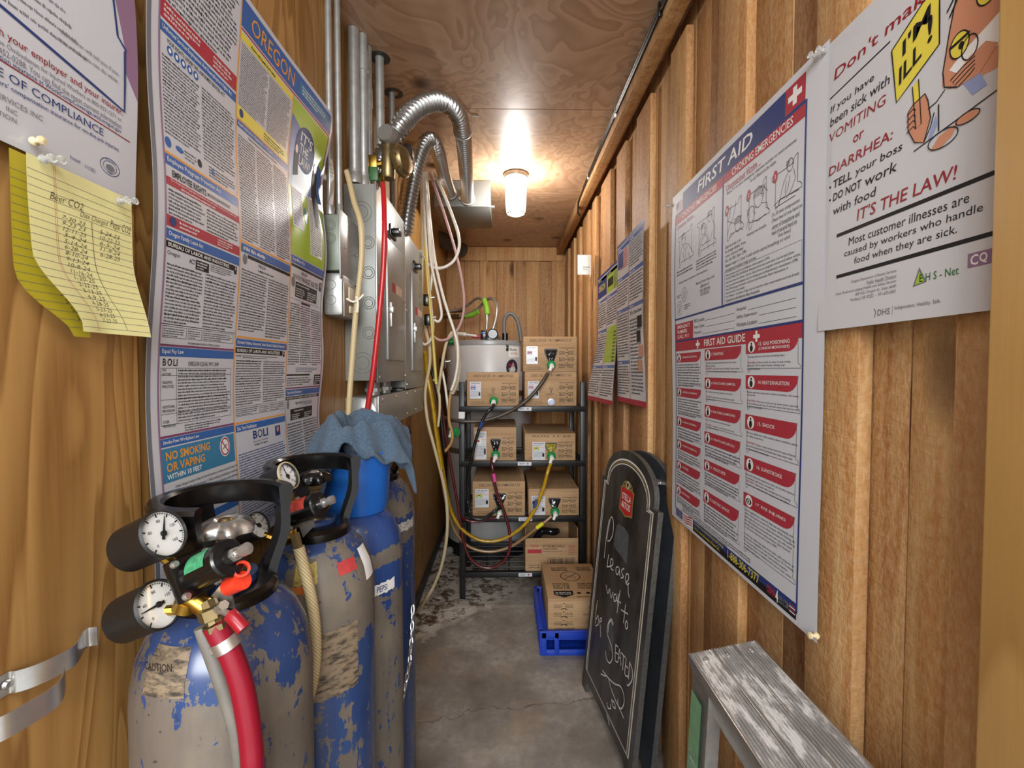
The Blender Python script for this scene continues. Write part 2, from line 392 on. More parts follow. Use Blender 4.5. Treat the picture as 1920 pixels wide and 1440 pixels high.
# ---------------------------------------------------------------- posters and papers
PALN = 'gloss ink grey navy blue teal red orange yellow green white dkred skin mauve plum lime pad padd ehs shirt'.split()
PAPER_SK = simple('poster_card', '#c6c5c6', .45); PAD = simple('yellow_pad_paper', '#e3dc9a', .6); PADD = simple('golden_pad_paper', '#b3a326', .6)
SATINW = simple('satin_poster_white', '#c9cace', .5); SATINW.node_tree.nodes['Principled BSDF'].inputs['Specular IOR Level'].default_value = .22
for _m in (RED, NAVY, INK, WHITE): _m.node_tree.nodes['Principled BSDF'].inputs['Specular IOR Level'].default_value = .25; _m.node_tree.nodes['Principled BSDF'].inputs['Roughness'].default_value = .5
PAL = [GLOSSW, INK, INKG, NAVY, BLUE, TEAL, RED, ORANGE, YELL, GREEN, WHITE, DKRED, SKIN, LILAC, MAUVE, LIME, PAD, PADD, simple('ink_dark_green', '#2f6a35', .35), simple('ink_shirt_blue', '#8f9cc4', .4)]
K = {n: i for i, n in enumerate(PALN)}
def sstep(a, b, x):
    t = min(1, max(0, (x - a) / (b - a))); return t * t * (3 - 2 * t)
def pushpin(loc, n, mat, label, cat='pushpin', s=1.0):
    t = thing('pushpin', label, cat, loc, 'pushpins in the walls'); M = aim((0, 0, 0), n)
    MB().lathe([(0, .0015*s), (.0055*s, .0015*s), (.006*s, .004*s), (.0035*s, .006*s), (.003*s, .011*s), (.0056*s, .014*s), (.0056*s, .0165*s), (0, .018*s)], 0, 16, M).build('grip', mat, t)
    MB().lathe([(.0006, -.006), (.0006, .002)], 0, 6, M).build('needle', STEEL, t)
CLEAR = simple('clear_plastic_pin', '#e9e9e6', .08, trans=.75); CREAMP = simple('cream_plastic_pin', '#d9c9a0', .35)
# --- first aid poster on the right wall
def fa(u, v, l=0):
    x = 0.487 + .010 * sstep(.42, .85, v) * (1 - u / .632) ** 1.3 - .003 * math.sin(v * 9) * (1 - .6 * u / .63)
    return (x - l, 1.319 - u, 1.7653 - v)
s = Sheet(.632, .920, fa)
I = K
s.rect(.076, .014, .527, .058, I['navy']); s.rect(.527, .014, .580, .058, I['red'])
s.rect(.5475, .021, .5585, .051, I['white'], 2); s.rect(.535, .031, .571, .041, I['white'], 2)
s.rect(.028, .026, .072, .057, I['white'])
for i in range(7): s.rect(.03, .028+i*.004, .071, .030+i*.004, I['red'], 2)
s.rect(.03, .028, .05, .044, I['navy'], 3)
s.text('FIRST AID', .172, .024, .424, .052, I['white'], .012, .12)
s.rect(.028, .058, .581, .0645, I['navy']); s.rect(.028, .0645, .306, .089, I['red']); s.rect(.312, .0645, .581, .086, I['red'])
s.text('CHOKING EMERGENCIES', .075, .069, .275, .083, I['white'], .008); s.text('CHOKING EMERGENCIES', .345, .067, .550, .082, I['white'], .008)
for u0, v0, u1, v1 in ((.027, .06, .031, .93-.06+.02), (.5815, .06, .5855, .90), (.305, .0645, .3105, .357)): s.rect(u0, v0, u1, v1, I['navy'], 2)
s.text('Conscious Victim ...', .04, .093, .16, .105, I['red'], 0, .1); s.text('Unconscious Victim ...', .322, .092, .456, .107, I['red'], .004, .05)
s.text('Phone 911 or other emergency response number or send someone', .325, .109, .560, .117, I['ink'], 0, .15); s.text('to call. Return to the victim.', .42, .119, .505, .126, I['ink'], 0, .15)
for u0, v0, u1, v1 in ((.05, .118, .155, .213), (.175, .118, .278, .214), (.318, .137, .398, .217), (.405, .137, .487, .219), (.492, .136, .577, .208)): s.rrect(u0, v0, u1, v1, .012, .0012, I['ink'])
for j, (u, v) in enumerate(((.328, .149), (.415, .149), (.503, .150))): s.ell(u, v, .007, .011, I['red'], 2); s.text(str(j+1), u-.002, v-.004, u+.002, v+.004, I['white'], .01, l=3)
def sk(*L):
    for p in L: s.line(p, .0011, I['ink'], 2)
def head(u, v, r, hair=0):
    s.ring(u, v, r, r*1.25, .0011, I['ink'], 2); sk([(u+r*.5, v-.2*r), (u+r*1.2, v+.1*r), (u+r*.6, v+.2*r)])
    for i in range(hair): sk([(u-r+i*.3*r, v-r*1.1), (u-r*1.1+i*.25*r, v-r*.1)])
head(.09, .142, .013, 4); sk([(.08, .157), (.07, .175), (.062, .205)], [(.1, .157), (.125, .165), (.148, .19)], [(.088, .16), (.1, .175), (.115, .17), (.105, .163)], [(.085, .175), (.1, .208)], [(.12, .185), (.14, .21)], [(.1, .175), (.108, .2)])
head(.245, .133, .011, 4); head(.21, .152, .012, 5); sk([(.232, .145), (.225, .165), (.2, .18), (.19, .205)], [(.258, .145), (.272, .165), (.265, .21)], [(.2, .167), (.188, .185), (.185, .21)], [(.222, .167), (.235, .185), (.21, .192), (.2, .187)], [(.235, .17), (.24, .21)], [(.26, .17), (.25, .19), (.225, .19)])
head(.375, .192, .013, 8); sk([(.33, .172), (.345, .18), (.36, .186)], [(.365, .142), (.36, .16), (.352, .178), (.34, .185), (.33, .205)], [(.345, .142), (.34, .165), (.33, .175)], [(.385, .205), (.395, .21)], [(.36, .205), (.34, .212)])
head(.45, .165, .016, 9); head(.425, .19, .013, 2); sk([(.46, .18), (.478, .185), (.483, .2)], [(.44, .18), (.43, .185)], [(.43, .204), (.45, .21), (.475, .205)], [(.412, .2), (.408, .213)], [(.465, .15), (.48, .165)])
head(.545, .147, .009, 4); sk([(.54, .158), (.528, .17), (.52, .19), (.515, .204)], [(.555, .158), (.56, .175), (.548, .192), (.535, .2)], [(.545, .165), (.54, .185), (.53, .198)], [(.5, .2), (.52, .195), (.57, .198)], [(.505, .205), (.56, .204)], [(.535, .17), (.532, .19)])
s.greek(.045, .219, .155, .236, 2, I['ink'], 3, .9); s.greek(.172, .218, .28, .246, 4, I['ink'], 4, .8)
s.text('(Avoid pressing on the bottom of the breastbone.)', .06, .252, .235, .260, I['ink'], 0, .15)
for v, t in ((.274, 'Repeat thrust steps until'), (.284, 'effective or'), (.294, 'victim becomes'), (.304, 'UNCONSCIOUS.')): s.text(t, .17+.1*(.5-len(t)/50), v, .17+.1*(.5+len(t)/50), v+.0085, I['ink'], 0, .15)
for u, v in ((.095, .292), (.062, .325)):
    s.ring(u, v, .019, .019, .001, I['ink']); sk([(u-.012, v-.004), (u, v-.012), (u+.013, v-.002), (u+.002, v+.003), (u-.01, v+.008)], [(u-.008, v+.012), (u+.008, v+.006)], [(u-.012, v+.002), (u+.006, v-.004)])
s.greek(.042, .286, .075, .296, 2, I['ink'], 5); s.greek(.09, .318, .135, .333, 3, I['ink'], 6)
for i, t in enumerate(('Open the airway. Look', 'for foreign objects. If one', 'is seen, remove it (head', 'tilt, chin lift). Start CPR.')): s.text(t, .322, .224+i*.0098, .322+.0031*len(t), .2325+i*.0098, I['ink'], 0, .12)
s.text('Attempt two breaths.', .410, .223, .478, .231, I['ink'], 0, .15)
for i, t in enumerate(('Do 30 chest compressions', '(Place heel of one hand on', 'center of breastbone and', 'heel of second hand on', 'first hand.)')): s.text(t, .495 if i < 4 else .515, .212+i*.0105, .495+.0032*len(t) if i < 4 else .55, .2205+i*.0105, I['ink'], 0, .15)
s.text('Repeat steps 1, 2 and 3 until victim starts breathing or until', .322, .264, .548, .2725, I['ink'], 0, .15); s.text('emergency/medical help arrives.', .322, .2745, .445, .283, I['ink'], 0, .15)
s.frame(.318, .282, .579, .351, .0008, I['grey'])
for i, t in enumerate(('Have someone call for an ambulance, rescue squad or EMS.', 'DO NOT PRACTICE ON PEOPLE. Abdominal thrust may cause injury. Use the back blows', 'and chest thrust on infants. Use the chest thrust on pregnant women and obese victims.', 'Learn to perform emergency care for choking and cardiopulmonary resuscitation (CPR).', 'For CPR training information, call your local American Heart Association or', 'American Red Cross chapter.', 'For children 1 to 8 years of age, use one hand for chest compressions and one breath.', 'Standards from the American Heart Association')):
    s.text(t, .325, .2865+i*.0077, .325+.00292*len(t), .2927+i*.0077, I['ink'], 0, .12)
s.rect(.028, .351, .5855, .3555, I['navy'], 2)
s.rect(.031, .3665, .149, .414, I['red']); s.rect(.149, .357, .15, .412, I['grey'])
for i, t in enumerate(('EMERGENCY', 'NUMBERS', 'CALL 911')): s.text(t, .045, .371+i*.0135, .045+.0095*len(t), .3805+i*.0135, I['white'], .006)
for i, (a, b) in enumerate((('MSDS Location:', 'Hospital:'), ('Poison Center:', 'Safety Supervisor:'), ('Physician:', 'Worksite Location:'))):
    v = .3655+i*.0155; s.text(a, .156, v, .156+.0044*len(a), v+.0085, I['ink'], 0, .12); s.rect(.16+.0044*len(a), v+.009, .362, v+.0098, I['ink'])
    s.text(b, .37, v, .37+.0044*len(b), v+.0085, I['ink'], 0, .12); s.rect(.374+.0044*len(b), v+.009, .565, v+.0098, I['ink'])
s.rect(.028, .4125, .5855, .417, I['navy'], 2); s.rect(.031, .417, .582, .4425, I['red'])
s.text('FIRST AID GUIDE', .214, .421, .404, .4375, I['white'], .01)
for u in (.178, .446): s.rect(u-.0035, .4195, u+.0035, .4405, I['white'], 3); s.rect(u-.0115, .4265, u+.0115, .4335, I['white'], 3)
cards = [(.036, .202, [(.449, .474, .543, '1. BLEEDING (EXTERNAL)'), (.5445, .569, .622, '2. BLEEDING (INTERNAL)'), (.626, .652, .688, '3. BURNS (THERMAL)'), (.691, .717, .748, '4. BURNS (CHEMICAL)'), (.751, .775, .817, '5. STINGS'), (.821, .847, .872, '6. DROWNING')]),
         (.217, .396, [(.445, .472, .507, '7. FAINTING'), (.513, .541, .573, '8. FRACTURES (SIMPLE)'), (.579, .609, .640, '9. FRACTURES (COMPOUND)'), (.644, .673, .706, '10. FRACTURES (SKULL)'), (.713, .739, .776, '11. FROST BITE'), (.788, .818, .866, '12. ELECTRIC SHOCK')]),
         (.407, .579, [(.436, .463, .500, '13. GAS POISONING|(CARBON MONOXIDE)'), (.505, .533, .575, '14. HEAT EXHAUSTION'), (.584, .614, .661, '15. SHOCK'), (.668, .698, .732, '16. SUNSTROKE'), (.742, .770, .862, '17. EYE INJURIES')])]
body = {13: ['Yawning; giddiness; weariness; throbbing heart.', '', '@Move to fresh air, keep an open airway;', 'administer CPR if needed; loosen clothing; seek', 'medical attention.'],
 14: ['Fatigue; pale face; rapid pulse; shallow breathing; cold sweat;', 'clammy skin.', '', '@Move to a cool area; lay down victim; raise feet;', 'loosen clothing; give sips of cool salt water; fan and use wet', 'cloth to cool victim.'],
 15: ['Pale face; bluish skin; chills; nausea; dazed condition; partly', 'or totally unconscious.', '', '@Keep an open airway; treat the cause of shock;', 'keep victim laying down and elevate feet; keep warm; seek', 'medical attention immediately.'],
 16: ['Extremely high body temperature; hot, red, dry skin; absence', 'of sweating; rapid pulse; convulsions.', '@Raise head; reduce temperature by wrapping', 'victim in cool, wet sheets. Do not give any stimulants.'],
 7: ['Temporary unconscious; sometimes blurred vision; nausea;', 'paleness; sweating.', '@Lay on back, loosen clothing; if victim vomits,', 'roll head to the side; gently bathe face with cool water.'],
 8: ['Pain, swelling, deformity, inability to move limb.', '', '@Support above and below fracture; apply', 'well padded splints.'],
 9: ['Open wound, possibly bone protruding; bleeding.', '', '@Compress to wound; apply splints; leave', 'bone setting to the doctor.'],
 17: ['If eye is splashed by a chemical, flush eye immediately with', 'water. Flush eye for at least 20 minutes. While flushing, lift', 'eyelid away from eye so as to flush the inside of the eyelid as', 'well. After flushing, close eyelid and cover eye with moist', 'dressing. Seek immediate medical attention. Have chemical', 'or write down chemical name to give to EMS.', '', 'If victim has a black eye, apply an ice pack, cold compress, or', 'frozen pack of vegetables to area around eye for 10-15 minutes.', 'Do not press down on eye itself. Seek medical attention', 'immediately if there is bleeding in the eye or nose, vision', 'problems, severe pain.']}
no = 0
for cu0, cu1, L in cards:
    for v0, vm, v1, t in L:
        no += 1; wd = cu1-cu0
        s.rrect(cu0, v0, cu1, v1, .008, .0012, I['grey'])
        s.poly([(cu0, v0), (cu1-.006, v0)] + [(cu1-.006-.03*(1-math.cos(a*.2618*1.2)), v0+(vm-v0)*math.sin(min(1.57, a*.2618*1.2))) for a in range(1, 6)] + [(cu0, vm)], I['red'], 1)
        ic = cu0+.021 if no > 12 else cu0+.018
        s.ell(ic, (v0+vm)/2, .013, (vm-v0)*.42, I['white'], 2)
        if no == 17: s.ell(ic, (v0+vm)/2+.001, .010, .006, I['ink'], 3); s.ell(ic, (v0+vm)/2+.001, .005, .0045, I['white'], 4); s.ell(ic, (v0+vm)/2+.001, .0025, .0025, I['ink'], 5)
        else:
            s.ell(ic, v0+(vm-v0)*.27, .0028, .0028, I['ink'], 3); s.poly([(ic-.004, v0+(vm-v0)*.4), (ic+.003, v0+(vm-v0)*.38), (ic+.006, v0+(vm-v0)*.6), (ic+.003, v0+(vm-v0)*.85), (ic-.003, v0+(vm-v0)*.85), (ic-.006, v0+(vm-v0)*.62)], I['ink'], 3)
        tl = t.split('|'); u = cu0+(.047 if no > 12 else .037); ph = .0068 if no > 6 else .006
        for i, x in enumerate(tl):
            vv = (v0+vm)/2-(ph+.001)*len(tl)/2+i*(ph+.003); s.text(x, u, vv, u+min((.0062 if no > 12 else .0053)*len(x), cu1-u-.03), vv+ph, I['white'], .006, l=3)
        if no in body:
            b = body[no]; ph = (v1-vm-.008)/len(b)
            for i, x in enumerate(b):
                if not x: continue
                vv = vm+.004+i*ph; h = min(.0068, ph*.8); uu = cu0+.006
                if x[0] == '@': s.text('TREATMENT:', uu, vv, uu+.034, vv+h*.85, I['red'], 0); uu += .037; x = x[1:]
                k = .00262; s.text(x, uu, vv, min(uu+k*len(x), cu1-.004), vv+h, I['ink'], 0)
        else:
            n = max(2, int((v1-vm)/.0072)); s.greek(cu0+.004, vm+.003, cu1-.006, v1-.002, n, I['ink'], no, .7)
s.greek(.08, .868, .45, .884, 3, I['ink'], 33, .7)
s.rect(.031, .872+.012, .582, .898, I['navy']); s.rect(.031, .898, .602-.02, .912, I['ink'])
s.rect(.031, .884, .155, .912, I['white'], 2); s.rect(.033, .886, .085, .910, I['navy'], 3)
for i in range(7):
    for j in range(4): s.ell(.038+i*.007, .889+j*.006, .0016, .0018, I['white'], 4, 5)
for j in range(4): s.line([(.09+.012*k, .888+j*.006+.003*math.sin(k*1.1)) for k in range(6)], .003, I['red'], 3)
s.text('To Order Any Additional Required Postings', .165, .886, .325, .8945, I['yellow'], .004, l=3); s.text('Or For more Information, Please Call...', .165, .8985, .31, .907, I['yellow'], .004, l=3)
s.text('1-888-306-7377', .345, .887, .470, .9045, I['yellow'], .01, l=3)
s.text('OSHA', .497, .890, .523, .905, I['red'], .03, l=3); s.text('4', .524, .887, .532, .909, I['white'], .03, l=3); s.text('LESS.COM', .533, .892, .562, .906, I['grey'], .02, l=3)
for i in range(4): s.rect(.564, .891+i*.004, .58, .893+i*.004, I['red' if i % 2 == 0 else 'white'], 3)
tag(s.build('safety_poster', [SATINW] + PAL[1:], origin=(.487, 1.0, 1.3)), 'large laminated FIRST AID poster on the right board wall, red and navy bands', 'poster')
# --- sick worker poster beside the door jamb
def skf(u, v, l=0): return (0.488 - l - .0015 * sstep(.36, .43, v) * sstep(.14, 0, u), 0.7 - u, 1.758 - v)
s = Sheet(.262, .428, skf, .0009)
def T(t, u0, v0, u1, v1, c, b=.004, sh=.12): s.text(t, u0, v0, u1, v1, I[c], b, sh)
T("Don't make", .023, .045, .185, .061, 'dkred', .008)
s.line([(.015, .083), (.121, .073)], .0022, I['ink'])
T('If you have', .017, .096, .097, .1085, 'ink'); T('been sick with', .017, .113, .122, .1255, 'ink')
T('VOMITING', .016, .135, .117, .148, 'dkred', 0); T('or', .063, .162, .082, .172, 'dkred', .008); T('DIARRHEA:', .016, .185, .129, .198, 'dkred', .008)
for v, t1, t2, ua, ub in ((.208, 'TELL', 'your boss', .068, .143), (.227, 'DO NOT', 'work', .086, .136)):
    s.ell(.0195, v+.007, .0018, .0018, I['ink']); T(t1, .026, v, ua-.006, v+.0115, 'ink', .018); T(t2, ua, v, ub, v+.0135, 'ink')
T('with food', .027, .247, .105, .259, 'ink'); T("IT'S THE LAW!", .073, .266, .212, .282, 'dkred', .008)
s.rect(.035, .289, .262, .294, I['ink'])
T('Most customer illnesses are', .059, .301, .226, .312, 'ink', 0, .05); T('caused by workers who handle', .051, .317, .24, .3285, 'ink', 0, .05); T('food when they are sick.', .070, .331, .214, .343, 'ink', 0, .05)
s.rect(.036, .349, .262, .354, I['ink'])
for i, t in enumerate(('Oregon Department of Human Services', 'Public Health Division', 'Food, Pools and Lodging Health and Safety Section', '800 N.E. Oregon St., Suite #640', 'Portland, OR 97232  -  971-673-0451')): T(t, .139-.0021*len(t), .362+i*.0063, .139, .367+i*.0063, 'grey', 0, .15)
s.poly([(.162, .389), (.170, .367), (.180, .386)], I['grey'], 1); s.poly([(.165, .387), (.1705, .372), (.177, .385)], I['green'], 2)
T('E H S - Net', .171, .376, .217, .385, 'ehs', .004, 0)
s.rect(.226, .366, .25, .381, I['mauve']); T('C', .229, .368, .237, .379, 'white', .02, 0); T('Q', .238, .368, .246, .379, 'white', .02, 0)
T('DHS', .112, .409, .131, .417, 'grey', .006, 0); s.line([(.106, .407), (.109, .412), (.107, .419)], .0012, I['grey']); s.rect(.134, .407, .1345, .419, I['grey']); T('Independent. Healthy. Safe.', .138, .408, .198, .414, 'grey', 0, 0)
# cartoon of a queasy worker: sign on a stick, face, hands
s.poly([(.124, .087), (.186, .048), (.188, .123), (.133, .156)], I['yellow'], 1); s.line([(.124, .087), (.186, .048), (.188, .123), (.133, .156)], .0018, I['ink'], 3, True)
def slant(a, b): return (a, b - (a - .131) * .52)
s.text("I'M", .140, .091, .176, .110, I['ink'], .02, 0, 3, slant); s.text('ILL', .136, .119, .166, .140, I['ink'], .02, 0, 3, slant); s.text('!', .173, .106, .179, .136, I['ink'], .02, 0, 3, slant)
s.poly([(.155, .150), (.163, .146), (.168, .200), (.161, .203)], I['yellow'], 1); s.line([(.155, .150), (.161, .203), (.168, .200), (.163, .146)], .0013, I['ink'], 3)
s.poly([(.150, .178), (.157, .172), (.172, .168), (.176, .178), (.180, .2), (.172, .224), (.160, .218), (.151, .2)], I['skin'], 2); s.line([(.150, .178), (.157, .172), (.172, .168), (.176, .178), (.180, .2), (.172, .224), (.160, .218), (.151, .2)], .0013, I['ink'], 4, True)
for k in range(4): s.line([(.149, .181+k*.007), (.158, .177+k*.007), (.161, .181+k*.007)], .0011, I['ink'], 5)
s.poly([(.193, .158), (.198, .118), (.206, .085), (.262, .06), (.262, .190), (.225, .187), (.200, .180), (.192, .172)], I['skin'], 1)
s.line([(.206, .085), (.199, .12), (.193, .158), (.195, .175), (.210, .184)], .0014, I['ink'], 3)
s.poly([(.200, .160), (.215, .15), (.24, .14), (.262, .13), (.262, .165), (.235, .17), (.212, .172)], I['white'], 2)
for u, v in ((.211, .140), (.238, .105)): s.ell(u, v, .011, .014, I['yellow'], 3); s.ring(u, v, .011, .014, .0014, I['ink'], 4); s.ell(u+.002, v+.002, .003, .004, I['ink'], 4); s.line([(u-.011, v-.002), (u+.011, v-.006)], .003, I['ink'], 5)
s.ring(.222, .150, .009, .013, .0013, I['ink'], 4)
s.poly([(.203, .173), (.222, .160), (.238, .155), (.25, .165), (.232, .184), (.210, .184)], I['skin'], 3)
for k in range(4): s.line([(.202+.003*k, .172+k*.004), (.215+.003*k, .166+k*.004), (.228, .163+k*.004)], .0012, I['ink'], 4)
s.line([(.196, .095), (.204, .085), (.214, .075)], .002, I['ink'], 4); s.line([(.199, .103), (.207, .09), (.22, .08)], .002, I['ink'], 4)
s.line([(.176, .188), (.186, .186), (.196, .178)], .0013, I['ink'], 3); s.line([(.189, .19), (.190, .22)], .0016, I['ink'], 3); s.line([(.172, .224), (.18, .21), (.184, .196)], .0013, I['ink'], 3)
s.poly([(.177, .222), (.186, .2), (.188, .212), (.18, .226)], I['shirt'], 2); s.poly([(.215, .182), (.232, .18), (.24, .2), (.226, .202)], I['shirt'], 2)
s.line([(.159, .228), (.262, .209)], .0014, I['ink'], 3)
s.poly([(.180, .238), (.19, .226), (.210, .222), (.206, .232), (.192, .240)], I['skin'], 2); s.ring(.195, .231, .018, .010, .0013, I['ink'], 4); s.ell(.222, .222, .012, .005, I['skin'], 3); s.ring(.222, .222, .013, .006, .0012, I['ink'], 4)
tag(s.build('warning_poster', [PAPER_SK] + PAL[1:], origin=(.488, .57, 1.55)), "white poster with cartoon worker and IT'S THE LAW in red beside the door jamb", 'poster')
# --- labour law poster, left wall
def lbf(u, v, l=0):
    x = -.455 + .017 * (1 - sstep(0, .34, v)) * (.5 + .5 * u / .556) - .010 * sstep(.35, .75, v) + .006 * math.sin(v * 21 + 1) * sstep(.3, .556, u) + .004 * math.sin(v * 13 + 2.3)
    return (x + l, .602 + u, 1.911 - v)
s = Sheet(.566, .952, lbf, step=.02)
s.rect(.0, 0, .007, .95, I['grey'])
def band(u0, u1, v0, v1, t=None, c='blue', tc='white', w=.6, pad=.004, b=.006):
    s.rect(u0, v0, u1, v1, I[c], 1)
    if t: h = v1-v0; s.text(t, u0+pad, v0+h*.22, u0+pad+(u1-u0-2*pad)*w, v1-h*.2, I[tc], b, 0, 3)
a, b, c, d, e, f = .022, .190, .195, .376, .381, .552
for u, m in ((a-.003, 'mauve'), (b, 'orange'), (d, 'orange'), (f, 'plum')): s.rect(u, .062 if u > .19 else 0, u+.003, .945, I[m], 2)
s.rect(.0, .0, .19, .010, I['red']); s.greek(a+.004, .012, b-.004, .145, 18, I['ink'], 41)
band(a, b, .146, .171, None, 'red'); s.greek(a+.006, .149, .1, .168, 3, I['white'], 42, l=2); s.greek(.13, .149, b-.012, .168, 3, I['white'], 43, l=2)
band(a, b, .175, .189, 'Uniformed Services Employment And Reemployment Rights Act', w=.95)
s.text('YOUR RIGHTS UNDER THE UNIFORMED SERVICES ACT', a+.012, .192, b-.03, .198, I['ink'], .008)
for k in range(5): s.ell(a+.018+k*.013, .206, .0055, .0062, I['blue'], 1); s.ell(a+.018+k*.013, .206, .0026, .003, I['white'], 2)
s.greek(a+.004, .216, .1, .322, 22, I['ink'], 44, bold=(0, 7, 12)); s.greek(.105, .212, b-.004, .322, 22, I['ink'], 45, bold=(3, 11))
s.ell(a+.008, .333, .006, .007, I['blue']); s.ell(a+.03, .333, .008, .004, I['blue']); s.ell(a+.072, .333, .005, .006, I['ink']); s.ell(a+.103, .333, .004, .005, I['blue']); s.greek(a+.04, .327, a+.066, .341, 3, I['ink'], 46); s.greek(.115, .325, b-.006, .343, 4, I['ink'], 47)
s.rect(a, .346, b, .349, I['orange'], 2); band(a, b, .350, .364, 'Employee Polygraph Protection Act', w=.72)
s.text('EMPLOYEE RIGHTS', a+.012, .368, .105, .3775, I['ink'], .02); s.text('EMPLOYEE POLYGRAPH PROTECTION ACT', .108, .3705, .165, .3755, I['ink'], .01)
band(a, b, .380, .391, None, 'red'); s.text('The Employee Polygraph Protection Act prohibits most private employers', a+.008, .3815, b-.008, .385, I['white'], 0, l=3); s.greek(.05, .386, .16, .3905, 1, I['white'], 48, l=3)
s.greek(a+.004, .394, .1, .430, 7, I['ink'], 49, bold=(0,)); s.greek(.105, .394, b-.004, .430, 7, I['ink'], 50)
band(a, b, .431, .446, None, 'red'); s.ell(a+.012, .438, .006, .0065, I['navy'], 3); s.greek(a+.024, .433, .09, .444, 2, I['white'], 51, l=3); s.greek(.13, .433, b-.02, .444, 3, I['white'], 52, l=3)
band(a, b, .449, .463, 'Oregon Family Leave Act', w=.44); band(a, b-.014, .4655, .4745, 'BUREAU OF LABOR AND INDUSTRIES', 'ink', w=.93, b=.012)
s.text('Oregon', a+.003, .4785, a+.027, .4855, I['ink'], .002); s.text('ACT', a+.046, .4795, a+.058, .4865, I['ink'], .01); s.rect(a+.06, .478, a+.09, .492, I['ink']); s.greek(a+.063, .479, a+.087, .491, 3, I['white'], 53, l=2); s.greek(a+.094, .476, b-.02, .488, 4, I['ink'], 54); s.rect(b-.014, .466, b-.006, .479, I['ink']); s.ell(b-.010, .470, .002, .0028, I['skin'], 2)
s.greek(a+.004, .494, .1, .576, 17, I['ink'], 55, bold=(0, 4, 9, 14)); s.greek(.105, .492, b-.004, .576, 17, I['ink'], 56, bold=(2, 8))
s.rect(a, .577, b, .578, I['ink']); 
for u0, u1 in ((a+.003, .072), (.075, .105), (.108, b-.004)): s.frame(u0, .580, u1, .596, .0006, I['ink']); s.greek(u0+.002, .582, u1-.004, .595, 4, I['ink'], int(u0*1000))
s.text('THE INFORMATION MUST BE POSTED IN A CONSPICUOUS LOCATION', .075, .600, .15, .603, I['ink'], .01)
s.rect(a, .605, b, .608, I['plum'], 2); band(a, b, .609, .622, 'Equal Pay Law', w=.26)
s.text('B', a+.006, .625, a+.012, .635, I['ink'], .01); s.ring(a+.019, .630, .0042, .005, .0016, I['ink'], 2); s.text('LI', a+.026, .625, a+.034, .635, I['ink'], .01); s.text('OREGON EQUAL PAY LAW', .078, .628, .15, .636, I['ink'], .003)
s.frame(a+.003, .638, b-.006, .718, .0006, I['ink']); s.rect(a+.033, .638, a+.0336, .718, I['ink'])
for v, t in ((.639, 'PAY|HISTORY'), (.656, 'UNLAWFUL|PRACTICES'), (.690, 'ADDITIONAL|PROVISIONS'), (.711, 'OTHER|PROVISIONS')):
    if v > .64: s.rect(a+.003, v-.009 if v > .7 else v-.008, b-.006, v-.0084 if v > .7 else v-.0074, I['ink'])
    for q, x in enumerate(t.split('|')): s.text(x, a+.006, v+q*.0058, a+.006+.0024*len(x), v+.004+q*.0058, I['ink'], .006)
s.greek(a+.036, .639, b-.008, .716, 17, I['ink'], 57, bold=(0, 3, 9)); s.greek(.07, .720, .16, .731, 3, I['ink'], 58)
s.rect(a, .732, b, .735, I['plum'], 2); band(a, b, .736, .7475, 'Smoke-Free Workplace Law', w=.46); s.rect(a, .7495, b-.002, .797, I['teal'])
s.text('NO SMOKING', a+.008, .7545, .124, .767, I['orange'], .022); s.text('OR VAPING', a+.008, .7705, .110, .783, I['orange'], .022); s.text('WITHIN 10 FEET', a+.008, .786, .102, .7935, I['white'], .016)
s.ell(.162, .768, .0135, .0165, I['white'], 2); s.ring(.162, .768, .012, .0148, .0024, I['red'], 3); s.line([(.154, .758), (.170, .778)], .002, I['red'], 3); s.line([(.155, .772), (.169, .765)], .0022, I['grey'], 2)
for i, t in enumerate(("Under Oregon's Indoor Clean Air Act this business is smoke, aerosol and vapor free", '(ORS 433.835-875, effective January 1, 2016). Smoking, aerosolizing or vaporizing', 'of inhalants is not allowed within 10 feet of building entrances, exits, windows,', 'accessibility ramps and air intake vents.')): s.text(t, a+.022, .803+i*.0078, a+.022+.00182*len(t), .8085+i*.0078, I['ink'])
s.greek(a+.02, .838, .12, .85, 2, I['ink'], 59); band(a, b, .862, .874, 'Emergency Numbers', w=.4)
for k in range(5): s.text('Name of', a+.004, .879+k*.013, a+.02, .8825+k*.013, I['ink']); s.rect(a+.022, .884+k*.013, b-.01, .8846+k*.013, I['ink'])
s.rect(a, .945, b, .948, I['plum'])
# header and second column
s.rect(c-.002, .010, f+.004, .057, I['blue']); s.text('OREGON', .222, .020, .378, .049, I['orange'], 0, .1); s.rect(.40, .022, .54, .045, I['teal'], 2); s.greek(.41, .024, .53, .044, 3, I['white'], 60, l=3); s.rect(c, .0595, f, .0625, I['red'])
s.rect(c, .066, d, .078, I['yellow']); s.greek(c+.03, .068, d-.03, .076, 1, I['ink'], 61, l=2); s.greek(c+.003, .081, .283, .186, 27, I['ink'], 62); s.greek(.288, .081, d-.003, .186, 27, I['ink'], 63)
s.rect(c, .187, d, .208, I['yellow']); s.ell(c+.012, .197, .006, .0075, I['navy'], 2); s.greek(.28, .190, .36, .206, 3, I['ink'], 64, l=2)
s.rect(c, .209, d, .2115, I['orange'], 2); band(c, d, .212, .223, 'Equal Employment Opportunity is THE LAW', w=.66); s.text('Equal Employment Opportunity is THE LAW', .23, .226, .33, .231, I['ink'], .01)
for k, (u0, u1) in enumerate(((c+.003, .252), (.256, .313), (.317, d-.003))): s.greek(u0, .234, u1, .414, 40, I['ink'], 65+k)
